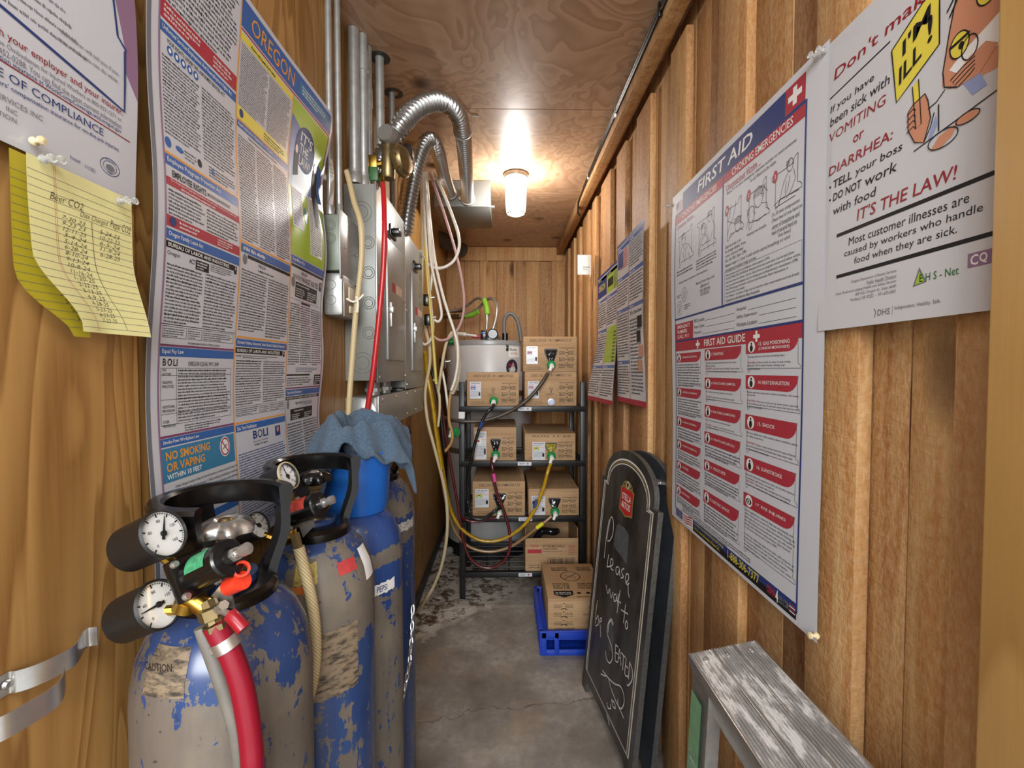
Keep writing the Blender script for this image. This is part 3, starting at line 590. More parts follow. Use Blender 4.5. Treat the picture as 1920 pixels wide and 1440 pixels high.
s.rect(c, .416, d, .419, I['orange'], 2); band(c, d, .421, .436); s.greek(c+.006, .423, c+.11, .434, 1, I['white'], 31, l=3, cw=.75); band(c+.02, d, .4375, .4435, None, 'ink'); s.ell(c+.012, .447, .007, .009, I['grey']); s.text('OREGON', .25, .446, .275, .452, I['ink']); s.greek(.25, .454, .33, .461, 1, I['ink'], 32)
s.greek(c+.003, .463, .283, .572, 22, I['ink'], 70, bold=(3, 9, 15)); s.greek(.288, .463, d-.003, .578, 22, I['ink'], 71, bold=(4, 11, 18)); s.rect(c, .581, d, .584, I['orange'], 2)
band(c, d, .586, .599, 'Domestic Violence, Harassment, Sexual Assault & Stalking Protections', w=.97); band(c, d-.016, .601, .611, 'BUREAU OF LABOR AND INDUSTRIES', 'ink', w=.95, b=.012); s.rect(d-.014, .602, d-.007, .613, I['ink']); s.ell(d-.0105, .606, .002, .003, I['skin'], 2)
s.text('NOTICE', c+.003, .614, c+.018, .618, I['ink'], .01); s.greek(c+.022, .6135, d-.02, .62, 2, I['ink'], 72); s.greek(c+.003, .622, .283, .704, 18, I['ink'], 73, bold=(0, 1, 8, 9)); s.greek(.288, .622, d-.004, .704, 18, I['ink'], 74, bold=(5,))
for u0, u1 in ((c+.003, .275), (.278, .312), (.315, d-.004)): s.frame(u0, .706, u1, .723, .0006, I['ink']); s.greek(u0+.002, .708, u1-.003, .722, 4, I['ink'], int(u0*900))
s.rect(c, .733, d, .736, I['orange'], 2); band(c, d, .738, .750, 'Sick Time Notification', w=.36)
s.text('B', .248, .754, .262, .769, I['navy'], .02); s.ring(.272, .7615, .008, .0075, .0022, I['navy'], 2); s.text('LI', .283, .754, .301, .769, I['navy'], .02); s.rect(.33, .755, .351, .775, I['navy']); s.ell(.3405, .762, .005, .006, I['skin'], 2)
s.text('Bureau of Labor and Industries', .248, .772, .30, .776, I['grey']); s.text('STATEMENT OF SICK TIME LAW', .25, .779, .298, .7825, I['ink'], .006)
s.greek(c+.004, .788, d-.004, .90, 24, I['navy'], 75, bold=(3, 9, 15)); s.greek(c+.004, .905, d-.01, .94, 6, I['navy'], 76)
# third column
s.rect(e, .066, f, .392, I['green']); s.poly([(e, .098), (f, .150), (f, .245), (e, .245)], I['blue'], 2); s.poly([(e+.03, .125), (.50, .165), (.48, .245), (e+.01, .245)], I['teal'], 3)
s.ell(.455, .145, .048, .048, I['navy'], 4, 28)
for i, t in enumerate(("IT'S", 'THE', 'LAW!')): s.text(t, .427, .112+i*.025, .427+.0145*len(t), .133+i*.025, I['white'], .012, l=5)
s.poly([(.505, .165), (.52, .158), (.527, .175), (.525, .2), (.533, .25), (.515, .3), (.503, .3), (.497, .24), (.5, .195)], I['ink'], 5); s.ell(.515, .158, .008, .011, I['skin'], 6)
s.poly([(.405, .165), (.415, .16), (.425, .178), (.424, .21), (.40, .22)], I['ink'], 5); s.ell(.413, .158, .006, .009, I['skin'], 6)
s.rect(e+.01, .245, .44, .33, I['white'], 3); s.greek(e+.014, .25, .436, .326, 12, I['blue'], 80, l=4); s.rect(.47, .235, .535, .372, I['white'], 3); s.greek(.473, .24, .532, .370, 26, I['ink'], 81, l=4); s.ell(.453, .29, .008, .02, I['teal'], 4)
band(e, f, .394, .410, 'Oregon Minimum Wage', w=.36); band(e, f, .412, .4175, None, 'ink'); s.text('OREGON', .43, .421, .46, .428, I['ink'], .004); s.text('MINIMUM', e+.01, .432, .435, .442, I['grey'], 0); s.text('WAGE RATES', .437, .431, .53, .4435, I['ink'], .004); s.ell(e+.012, .45, .009, .011, I['grey'])
s.rect(.405, .447, .525, .480, I['ink']); s.greek(.41, .449, .52, .455, 1, I['white'], 82, l=2); s.greek(.408, .458, .455, .478, 4, I['white'], 83, l=2); s.greek(.47, .458, .52, .478, 4, I['white'], 84, l=2); s.rect(.535, .425, .548, .446, I['ink']); s.ell(.5415, .432, .003, .005, I['skin'], 2)
s.rect(e, .485, f, .4856, I['ink']); s.rect(.44, .487, .49, .492, I['ink'])
for k, (u0, u1) in enumerate(((e+.003, .435), (.438, .492), (.495, f-.003))): s.greek(u0, .494, u1, .63, 26, I['ink'], 85+k, bold=(6, 13))
s.greek(.42, .634, .54, .646, 3, I['navy'], 88); band(e, .49, .650, .6535, None, 'ink'); s.rect(.515, .652, f-.002, .676, I['ink']); s.greek(.518, .654, f-.004, .675, 4, I['white'], 89, l=2); s.greek(e+.003, .656, .50, .676, 4, I['ink'], 90)
s.rect(e, .679, f, .682, I['plum'], 2); band(e, f, .684, .697, 'Agricultural Employers', w=.42); band(e, f, .699, .706, 'BUREAU OF LABOR AND INDUSTRIES', 'ink', w=.95); s.text('Agricultural', .425, .711, .465, .720, I['ink'], 0, .2); s.text('EMPLOYEES', .468, .713, .515, .722, I['grey'])
s.ell(e+.01, .716, .005, .010, I['grey']); s.rect(.402, .727, .52, .752, I['ink']); s.greek(.42, .729, .50, .735, 1, I['white'], 91, l=2); s.greek(.408, .738, .45, .751, 3, I['white'], 92, l=2); s.greek(.475, .738, .515, .751, 3, I['white'], 93, l=2)
s.greek(e+.003, .756, .463, .94, 30, I['ink'], 94); s.greek(.468, .756, f-.003, .94, 30, I['ink'], 95)
tag(s.build('labor_law_poster', PAL, origin=(-.455, .88, 1.4)), 'big laminated labor law poster with OREGON header on the left plywood wall', 'poster')
# --- compliance notice and yellow pad page
def cnf(u, v, l=0): return (-.462 + l + .004 * math.sin(v * 14) * u / .23, .36 + u, 1.77 - v)
s = Sheet(.229, .2885, cnf)
s.poly([(.190, .02), (.229, .02), (.229, .165), (.211, .14), (.210, .11)], I['mauve'], 1)
s.line([(.0, .155), (.209, .187), (.2095, .117), (.211, .113), (.200, .104), (.195, .05)], .003, I['navy'], 3)
for i in range(6): s.greek(.02+.01*i, .10+i*.011, .2, .106+i*.011, 1, I['grey'], 100+i)
def cl(t, u0, u1, v0, v1, k, c, b=.003):
    s.text(t, u0, v0, u1, v1, I[c], b, 0, 3, lambda p, q: (p, q + 0))
cl('the insurer will tell you if you', .13, .2, .146, .152, 0, 'grey', 0); cl('any work you can do while', .13, .199, .155, .161, 0, 'grey', 0)
cl('Get along with your employer and your insurer.', .02, .207, .186, .1955, 0, 'dkred'); cl('the Ombudsman for Injured Workers at 800-927-1271 or', .07, .205, .197, .203, 0, 'grey', 0); cl('at 800-452-0288. You can find the most current information', .055, .205, .204, .210, 0, 'grey', 0); cl('compensation insurance at WorkCompCoverage.wcd.oregon.gov', .05, .205, .2105, .2165, 0, 'navy', .003)
s.line([(0, .214), (.218, .219)], .0012, I['dkred'], 2)
cl('NOTICE OF COMPLIANCE', .03, .181, .2225, .2305, 0, 'navy', 0); cl("workers' compensation insurance for on-the-job injuries.", .058, .203, .2335, .2395, 0, 'navy')
cl('E SERVICES INC', .062, .112, .246, .251, 0, 'grey', 0); cl('INC', .078, .088, .2545, .259, 0, 'grey', 0); cl('TION', .071, .087, .262, .2665, 0, 'grey', 0)
cl('Printed:', .141, .153, .2705, .2745, 0, 'navy', 0); cl('1/11/2021', .158, .171, .2725, .2765, 0, 'navy', 0)
s.ring(.191, .2615, .0135, .0098, .0008, I['navy']); s.ring(.191, .2615, .0095, .0068, .0006, I['navy']); s.ell(.191, .2625, .006, .004, I['grey'], 2); cl('STATE OF OREGON', .184, .198, .2535, .2555, 0, 'navy', 0); cl('1859', .188, .194, .2675, .2695, 0, 'navy', 0)
tag(s.build('compliance_notice', PAL, origin=(-.462, .47, 1.6)), 'white NOTICE OF COMPLIANCE sheet on the left plywood wall above the yellow page', 'notice')
pad = thing('yellow_notepaper', 'yellow lined pages with handwritten dates hanging below the compliance notice', 'note', (-.455, .43, 1.30))
def ypf(u, v, l=0):
    u, v = u * .945, v * .955
    q = sstep(.05, 0, u) * sstep(.02, .15, v); m = sstep(.07, .175, v)
    x = -.452 + .002 + .005 * q + .010 * m * (u / .13)
    return (x + l, .443 + u + .014 * m * (u / .12) + .048 * sstep(.092, .16, v) * (1 - u / .121), 1.486 - .0107 - v)
s = Sheet(.128, .172, ypf, .0004, .01, I['pad'], I['pad'])
for i in range(20): s.rect(.0, .014+i*.008, .127, .0144+i*.008, I['grey'], 1)
for u in (.027, .029): s.rect(u, .0, u+.0003, .17, I['red'], 1)
def hand(t, u0, v0, u1, v1): s.text(t, u0, v0, u1, v1, I['ink'], -.012, .35, 2)
hand('Beer CO2', .022, .029, .060, .037); hand('Date Changed', .056, .038, .092, .046); hand('Pepsi CO2', .095, .035, .125, .047)
for i, t in enumerate('7-30 23,9-23 23,12-11-23,3-4-24,5-14-24,6-28-24,8-10-24,9-13-24,10-8-24,11-16-24,1-20-25,2-22-25,3-13-25,4-9-25,4-28-25,5-23-25,6-23-25,7-22-25'.split(',')): hand(t, .034+.0004*i, .049+i*.0062, .062+.0003*i, .0535+i*.0062)
for i, t in enumerate('5-24-23,10-22-23,6-5-24,11-9-24,6-28-25'.split(',')): hand(t, .080, .051+i*.0066, .108, .0558+i*.0066)
s.line([(.070, .045), (.072, .09), (.074, .13), (.082, .166)], .0006, I['ink'], 2)
s.build('front_page', PAL, pad, world=True)
def yb(u, v, l=0):
    m = sstep(.08, .172, v); return (-.4625 + .003 * m + l, .440 + u + .056 * sstep(.10, .172, v) ** 2 * (1 - u / .075), 1.486 - .008 - v)
s = Sheet(.075, .172, yb, .0004, .01, I['padd'], I['padd'])
for i in range(19): s.rect(.0, .018+i*.008, .074, .0184+i*.008, I['grey'], 1)
for i in range(5): s.text('5-24-23', .04+.002*i, .125+i*.008, .062+.002*i, .13+i*.008, I['ink'], -.006, .3, 2)
o = s.build('back_page', PAL, pad, world=True); o['label'] = 'darker golden back page curling out at the left'
for (x, y, lab) in ((55, 263, 'white pushpin through the bottom edge of the compliance notice'), (76, 299, 'clear pushpin at the top left of the yellow page, left of a pair'), (95, 301, 'clear pushpin at the top left of the yellow page, right of a pair'), (222, 377, 'clear pushpin at the top right of the yellow page, left of a pair'), (240, 379, 'clear pushpin at the top right of the yellow page, right of a pair')): pass
for loc, lab in (((-0.461,0.4596,1.4929), 'white pushpin through the bottom edge of the compliance notice'), ((-0.447,0.4542,1.4736), 'clear pushpin at the top left of the yellow page, left of a pair'), ((-0.447,0.4641,1.4766), 'clear pushpin at the top left of the yellow page, right of a pair'), ((-0.447,0.5416,1.4659), 'clear pushpin at the top right of the yellow page, left of a pair'), ((-0.459,0.5685,1.4745), 'clear pushpin at the top right of the yellow page, right of a pair')):
    pushpin(loc, (1, -.15, .05), CREAMP if 'white' in lab else CLEAR, lab, s=.75)
for loc, m, lab, sc in (((0.487,0.7119,1.7558), CLEAR, 'clear pushpin at the near top corner of the FIRST AID poster', .9), ((0.488,0.6957,1.7528), CLEAR, 'clear pushpin at the far top corner of the cartoon worker poster', .9), ((0.489,1.3439,1.7525), CLEAR, 'clear pushpin at the far top corner of the FIRST AID poster', .9), ((0.489,0.688,0.8564), CREAMP, 'cream pushpin at the near bottom corner of the FIRST AID poster', .9)):
    pushpin(loc, (-1, -.1, .1), m, lab, s=sc)
# --- two more labour law posters far along the right wall
def far_poster(name, lab, y0, w, ztop, h, x0, curl, flip, seed):
    def g(u, v, l=0): return (x0 - l - curl * sstep(.45, 1, v / h) * (.4 + .6 * (u / w if flip else 1 - u / w)), y0 - u + .03 * sstep(.5, 1, v/h) * (0 if flip else 1 - u / w), ztop - v)
    s = Sheet(w, h, g, step=.03); rg = random.Random(seed)
    nc = 2; s.rect(0, 0, w, h*.02, I['navy'])
    s.rect(0, h*.968, w, h, I['red'])
    for k in range(nc):
        u0, u1 = w*(k+.02)/nc, w*(k+.98)/nc
        rows = ((.03, .20), (.22, .40), (.42, .72), (.74, .95)) if flip else ((.03, .18), (.2, .42), (.44, .7), (.72, .95))
        for j, (q, r) in enumerate(rows):
            s.rect(u0, h*q, u1, h*(q+.022), I['blue']); s.greek(u0+.008, h*(q+.004), u0+.1, h*(q+.019), 1, I['white'], seed+j, l=2)
            if flip and k == 0 and j == 0:
                for z in range(9): s.rect(u0+.05, h*(q+.03+z*.013), u1-.02, h*(q+.037+z*.013), I['red'], 1)
                s.rect(u0+.01, h*(q+.03), u0+.09, h*(q+.13), I['navy'], 2)
            elif not flip and k == 0 and j == 0: s.rect(u0, h*q, u1, h*r, I['navy'], 1); s.text('OREGON', u0+.02, h*.08, u1-.03, h*.13, I['yellow'], .01, l=3)
            elif not flip and k == 1 and j in (0, 2): s.rect(u0, h*q, u1, h*r, I['green'], 1); s.rect(u0+.02, h*(q+.05), u0+.12, h*(r-.04), I['ink' if j == 0 else 'green'], 2); s.greek(u0+.13, h*(q+.03), u1-.01, h*r, 9, I['navy'], seed+7, l=3)
            elif flip and k == 1 and j == 2:
                s.text("It's the law!", u0+.02, h*(q+.035), u0+.16, h*(q+.06), I['ink'], .006); s.greek(u0+.01, h*(q+.08), u0+.15, h*.94, 22, I['ink'], seed)
                for z, (a, b) in enumerate(((.115, .50), (.105, .58), (.12, .66), (.108, .74))): s.rect(u0+a-.01, h*b, u0+a+.045-.01*(z % 2), h*(b+.065), I['ink' if z < 2 else 'skin'], 2)
                break
            else: s.greek(u0+.006, h*(q+.028), u1-.006, h*r, int((r-q)*h/.012), I['ink'], seed*3+j+k*9)
        s.rect(w*(k+1)/nc-.004, 0, w*(k+1)/nc, h*.97, I['plum'], 2)
    s.rect(0, 0, .004, h, I['plum'], 2)
    tag(s.build(name, PAL, origin=(x0, y0, ztop-h)), lab, 'poster')
far_poster('labor_poster', 'narrow laminated labor poster with US flag corner on the right wall, nearer of two', 1.91, .362, 1.785, .645, .474, -.014, True, 300)
far_poster('labor_poster', 'laminated labor poster curling off the right wall, farther of two, with yellow OREGON heading', 2.32, .40, 1.735, .615, .478, .045, False, 400)
def nt(u, v, l=0): return (.405 + u + .01*v, 2.52 + .03*u + l*-1, 1.905 - v - .15*u*0)
s = Sheet(.076, .108, nt, step=.02, mat=0); s.greek(.03, .06, .07, .085, 2, I['grey'], 9)
tag(s.build('paper_note', [WHITE] + PAL[1:], origin=(.44, 2.52, 1.85)), 'blank white paper slip sticking out from the right wall beyond the posters', 'paper')
def nt2(u, v, l=0): return (.470 - .2*u + .05*v*(u/.13) - l, 2.50 - u, 1.915 - v + .05*u)
s = Sheet(.13, .155, nt2, step=.02); s.greek(.02, .03, .11, .06, 3, I['grey'], 10)
tag(s.build('paper_note', [simple('cream_card', '#d8cfba', .5)] + PAL[1:], origin=(.46, 2.44, 1.84)), 'cream paper card curling on the right wall, next to the blank white slip', 'paper')

s = Sheet(.03, .115, lambda u, v, l=0: (-.440 + .004*math.sin(v*30) + .25*u*0 + l, 1.165 + u*.9 + .02*v, 1.805 - v + .15*u), step=.015); s.greek(.003, .012, .027, .06, 5, I['grey'], 12)
tag(s.build('paper_note', [simple('grey_note_paper', '#bdbab0', .5)] + PAL[1:], origin=(-.44, 1.18, 1.75)), 'narrow grey paper slip tucked beside the thin conduits at the OREGON poster edge', 'paper')
# ---------------------------------------------------------------- gas cylinders, regulators, towel, chain
def chipped(name, blue, stops, seed, grey='#695f55', k=1.15, streak=1.1):
    n = NT(name); v = n.obj(loc=(seed, seed*.7, 0)); sp = n.n('ShaderNodeSeparateXYZ', {0: n.n('ShaderNodeTexCoord').outputs['Object']})
    z = n.math('ADD', sp.outputs[2], n.math('MULTIPLY', n.math('SUBTRACT', n.noise(v, 5, 2), .5), .05))
    g = n.ramp(z, stops)
    a = n.noise(v, 38, 7, .66, .4); b = n.noise(n.obj((10, 10, 2.2), loc=(seed, 0, seed)), 1, 5, .6); e = n.noise(n.obj((70, 70, 11), loc=(0, seed, 0)), 1, 4, .65)
    q = n.math('ADD', n.math('MULTIPLY', n.math('SUBTRACT', a, .5), 1.5), n.math('MULTIPLY', n.math('SUBTRACT', b, .5), 1.2)); q = n.math('ADD', q, n.math('MULTIPLY', n.math('SUBTRACT', e, .5), streak))
    m = n.ramp(n.math('ADD', g, n.math('MULTIPLY', q, k)), [(.49, 0.0), (.52, 1.0)])
    gr = n.mix(n.ramp(e, [(.35, .6), (.65, 0.0)]), grey, '#5d564d'); gr = n.mix(n.ramp(n.noise(v, 9, 5), [(.5, 0.0), (.75, .6)]), gr, '#857a66')
    bl = n.mix(n.ramp(b, [(.4, 0.0), (.7, .5)]), blue, '#425a88')
    c = n.mix(m, bl, gr); c = n.mix(n.ramp(n.noise(v, 120, 3), [(.68, 0.0), (.72, .7)]), c, '#2a2623')
    n.set('Base Color', c); n.set('Roughness', n.mix(m, (.22,)*3+(1,), (.55,)*3+(1,))); n.bump(m, -.35, .001); return n.m
def collar_part(root, a_open, zb, zt, r=.073, half=62):
    """plastic handle: rim open towards a_open, three sweeping legs, foot ring"""
    mb = MB(); a0, a1 = a_open + half, a_open + 360 - half
    rim = [(r-.006, zt-.030), (r-.008, zt-.004), (r-.004, zt), (r+.008, zt-.001), (r+.011, zt-.006), (r+.008, zt-.024), (r+.006, zt-.032), (r-.006, zt-.030)]
    mb.lathe(rim, 0, 44, None, True, a0, a1)
    for aa in (a0, a1):
        n = len(rim)-1; vs = [(q*math.cos(R(aa)), q*math.sin(R(aa)), z) for q, z in rim[:-1]]; mb.add(vs, [list(range(n)) if aa == a0 else list(range(n))[::-1]])
    back = (a0 + a1) / 2
    for c, w in ((a0+9, 9), (a1-9, 9), (back, 24)):
        N = 8; vs = []
        for i in range(N+1):
            t = i/N; z = zb+.012 + (zt-.028-zb-.012)*t; rr = .052 + (r-.052)*sstep(0, .75, t); ww = w*(1+.5*(1-t))
            for rad in (rr+.006, rr-.006):
                for s_ in (-1, 1): vs.append((rad*math.cos(R(c+s_*ww)), rad*math.sin(R(c+s_*ww)), z))
        fs = []
        for i in range(N):
            p, q = 4*i, 4*i+4; fs += [(p, p+1, q+1, q), (p+3, p+2, q+2, q+3), (p+1, p+3, q+3, q+1), (p+2, p, q, q+2)]
        mb.add(vs, fs, 0, True)
    mb.lathe([(.030, zb-.006), (.056, zb-.006), (.060, zb), (.060, zb+.016), (.054, zb+.022), (.030, zb+.024), (.030, zb-.006)], 0, 40)
    return mb.build('collar_handle', BLACKP, root)
def handwheel(root, z, r, mat, cap=STEEL):
    mb = MB(); prof = []; N = 56
    for k, (sc, dz) in enumerate(((.28, .006), (.42, .011), (.62, .011), (.88, .006), (1.0, -.001), (.97, -.006), (.74, -.006), (.5, -.010), (.36, -.014))):
        prof.append([((r*sc*(1+.11*math.cos(7*2*math.pi*i/N)*(sc > .7)))*math.cos(2*math.pi*i/N), (r*sc*(1+.11*math.cos(7*2*math.pi*i/N)*(sc > .7)))*math.sin(2*math.pi*i/N), z+dz) for i in range(N)])
    vs = [p for q in prof for p in q]; mb.add(vs, [(j*N+i, j*N+(i+1) % N, (j+1)*N+(i+1) % N, (j+1)*N+i) for j in range(len(prof)-1) for i in range(N)], 0, True)
    for i in range(0): a = 2*math.pi*i/5; mb.cyl((0, 0, z+.002), (r*.5*math.cos(a), r*.5*math.sin(a), z+.004), .0045, 0, 8)
    w = mb.build('handwheel', mat, root); w['label'] = 'scalloped hand wheel'
    MB().lathe([(0, z+.012), (.006, z+.012), (.010, z+.008), (.010, z-.004), (0, z-.004)], 0, 16).build('wheel_nut', cap, w)
    mb = MB(); mb.lathe([(.0125, z-.006), (.0125, z-.020), (.010, z-.022), (.010, z-.030)], 0, 6, None, False); mb.lathe([(.012, z-.030), (.015, z-.032), (.015, z-.055), (.012, z-.06), (.02, z-.075)], 1, 18)
    mb.cyl((0, 0, z-.045), (.030, -.02, z-.045), .009, 1, 12); mb.lathe([(.034, z-.098), (.034, z-.090), (.027, z-.088), (.027, z-.082), (.018, z-.080), (.016, z-.07)], 2, 26)
    mb.build('valve', [BRASSD, simple('dark_brass', '#5c4a2b', .4, .9), STEEL], root)
def cylinder(label, x, y, h, r, m, collar):
    t = thing('gas_cylinder', label, 'gas cylinder', (x, y, 0), 'gas cylinders along the left wall')
    d = h - .985
    prof = [(0, 0), (r*.93, 0), (r, .02), (r, .870+d), (r*.985, .895+d), (r*.93, .925+d), (r*.80, .955+d), (r*.62, .976+d), (r*.46, .986+d), (.036, h), (.036, h+.02), (0, h+.02)]
    MB().lathe(prof, 0, 48).build('body', m, t)
    return t
def patch(root, r, a0, a1, z0, z1, mat, name='sticker', dr=.0006, h=.985, tilt=0, jag=0, seed=1):
    """a sticker bent round the body"""
    rg = random.Random(seed); N = 14; vs = []; d = h - .985
    def rad(z):
        P_ = [(.870+d, 1), (.895+d, .985), (.925+d, .93), (.955+d, .80), (.976+d, .62), (.986+d, .46)]
        if z <= P_[0][0]: return r
        for (za, qa), (zb, qb) in zip(P_[:-1], P_[1:]):
            if z <= zb: return r*(qa+(qb-qa)*(z-za)/(zb-za))
        return r*.46
    M_ = 8
    for j in range(M_+1):
        for i in range(N+1):
            a = a0+(a1-a0)*i/N; z = z0+(z1-z0)*j/M_ + tilt*(i/N-.5)
            if jag and j in (0, M_): z += rg.uniform(-jag, jag)
            if jag and i in (0, N): a += rg.uniform(-jag, jag)*200
            q = rad(z)+dr; vs.append((q*math.cos(R(a)), q*math.sin(R(a)), z))
    return MB().add(vs, [(j*(N+1)+i, j*(N+1)+i+1, (j+1)*(N+1)+i+1, (j+1)*(N+1)+i) for j in range(M_) for i in range(N)], 0, True).build(name, mat, root)
def curved_text(root, txt, r, ac, z0, z1, da, mat, name='lettering'):
    vs, fs, x0, y0, x1, y1 = text2d(txt, .01); o = []
    for x, y in vs:
        a = ac - da/2 + da*(x-x0)/(x1-x0); o.append((r*math.cos(R(a)), r*math.sin(R(a)), z0+(z1-z0)*(y-y0)/(y1-y0)))
    return MB().add(o, fs).build(name, mat, root)
BLU = '#283c68'
worn = NT('worn_paper'); worn.set('Base Color', worn.mix(worn.ramp(worn.noise(worn.obj((40, 40, 120)), 1, 5, .7), [(.38, 1.0), (.55, 0.0)]), '#85735c', '#332b24')); worn.set('Roughness', .7); worn = worn.m
c1 = cylinder('blue and bare grey gas cylinder with black handle and silver hand wheel, nearest', -.362, .592, .985, .1016, chipped('chipped_blue_paint_a', BLU, [(0, .40), (.64, .40), (.76, .68), (.865, .78), (.895, .62), (.925, .46), (1, .38)], 1.3), 1)
collar_part(c1, -22, .972, 1.112, .071, 58); handwheel(c1, 1.066, .033, STEEL, BRASSD)
patch(c1, .1016, -115, -84, .910, .957, worn, 'caution_sticker', h=.985); curved_text(c1, 'CAUTION:', .0995, -99.5, .941, .950, 21, INK)
c2 = cylinder('scuffed grey and blue gas cylinder with torn square label, second nearest', -.340, .816, .985, .1016, chipped('chipped_blue_paint_b', BLU, [(0, .3), (.30, .36), (.62, .38), (.76, .22), (.80, .25), (.82, .72), (.90, .70), (.94, .55), (1, .42)], 5.1), 1)
collar_part(c2, -35, .975, 1.110, .070, 62); handwheel(c2, 1.078, .030, BLACKP, STEEL)
patch(c2, .1016, -72, -28, .735, .845, worn, 'torn_label', jag=.002, h=.985)
patch(c2, .1016, -88, -66, .925, .955, simple('yellow_tag', '#b9a24a', .6, 0, .5, 120), 'yellow_sticker', h=.985, jag=.002); patch(c2, .1016, -90, -68, .912, .924, simple('orange_tag', '#d0722a', .6, 0, .2, 90), 'orange_sticker', h=.985, jag=.002); patch(c2, .1016, -45, -22, .928, .948, simple('red_tag', '#b23a3a', .6, 0, .2, 90), 'red_sticker', h=.985, jag=.001)
b_ = patch(c2, .1016, -12, 8, .900, .955, WHITE, 'barcode_sticker', h=.985)
c3 = cylinder('blue gas cylinder wearing the blue plastic valve guard, third from the camera', -.335, 1.026, .965, .1016, chipped('chipped_blue_paint_c', '#243f78', [(0, .72), (.5, .74), (.78, .72), (.80, .05), (.845, .05), (.855, .75), (.88, .7), (.895, .22), (1, .12)], 9.2, '#6f675e', 1.05, .8), 1)
MB().lathe([(.062, .955), (.067, .957), (.071, .975), (.078, 1.075), (.080, 1.088), (.078, 1.093), (.074, 1.091), (.072, 1.070), (.066, .975), (.062, .955)], 0, 48).build('valve_guard', simple('blue_plastic', '#1f5fb2', .3, 0, .1, 20), c3)
s_ = patch(c3, .1016, -52, -22, .795, .818, WHITE, 'maker_label', h=.965, jag=.002); curved_text(c3, 'PEPSI', .1029, -42, .80, .813, 14, NAVY)
c4 = cylinder('blue gas cylinder with grey flaking shoulder and white label, farthest by the wall', -.355, 1.270, .975, .1016, chipped('chipped_blue_paint_d', BLU, [(0, .25), (.70, .25), (.80, .3), (.81, .7), (.83, .7), (.845, .2), (.875, .25), (.88, .7), (.91, .7), (.93, .5), (1, .5)], 14.4), 1)
collar_part(c4, -160, .965, 1.075, .070, 50); handwheel(c4, 1.04, .028, BLACKP)
patch(c4, .1016, -50, -5, .838, .862, simple('scratched_label', '#b9b5ad', .6, 0, .6, 160), 'white_label', h=.975, jag=.003)
# --- pressure regulators
def gauge(root, c, n, r, L, face_mat, needle_a, bezel):
    M = aim(c, n)
    g = MB().lathe([(0, -L), (r*.80, -L), (r*.93, -L*.93), (r*.97, -.004), (r, -.002), (r, .002), (r*.92, .004), (r*.90, .001)], 0, 40, M).build('gauge', bezel, root, world=True)
    MB().lathe([(0, 0), (r*.91, .0)], 0, 36, M).build('dial', face_mat, g, origin=root.location)
    mb = MB()
    for i in range(41):
        a = R(225 - 270*i/40); q = .80 if i % 5 else .70; w = .0004 if i % 5 else .0007
        d = Vector((math.cos(a), math.sin(a), 0)); p = Vector((-d.y, d.x, 0))
        mb.add([d*r*q-p*w+Vector((0, 0, .0006)), d*r*.86-p*w+Vector((0, 0, .0006)), d*r*.86+p*w+Vector((0, 0, .0006)), d*r*q+p*w+Vector((0, 0, .0006))], [(0, 1, 2, 3)], 0, False, M)
    for i in range(5):
        a = R(225 - 270*i/4); vs, fs, x0, y0, x1, y1 = text2d(str(i*40)); k = r*.17
        mb.add([((x-(x0+x1)/2)*k+r*.54*math.cos(a), (y-.35)*k+r*.54*math.sin(a), .0006) for x, y in vs], fs, 0, False, M)
    mb.build('scale', INK, g, origin=root.location)
    a = R(needle_a); d = Vector((math.cos(a), math.sin(a), 0)); p = Vector((-d.y, d.x, 0)); e = Vector((0, 0, .0015))
    mb = MB().add([-d*r*.25-p*.0018+e, d*r*.74-p*.0004+e, d*r*.74+p*.0004+e, -d*r*.25+p*.0018+e], [(0, 1, 2, 3)], 0, False, M); mb.lathe([(0, .0026), (.003, .0026), (.0032, .0008)], 0, 14, M)
    mb.build('pointer', INK, g, origin=root.location)
    return g
dialm = NT('gauge_dial'); dialm.set('Base Color', lin('#d9d8d4')); dialm.set('Roughness', .12); dialm.set('Coat Weight', .8); dialm = dialm.m
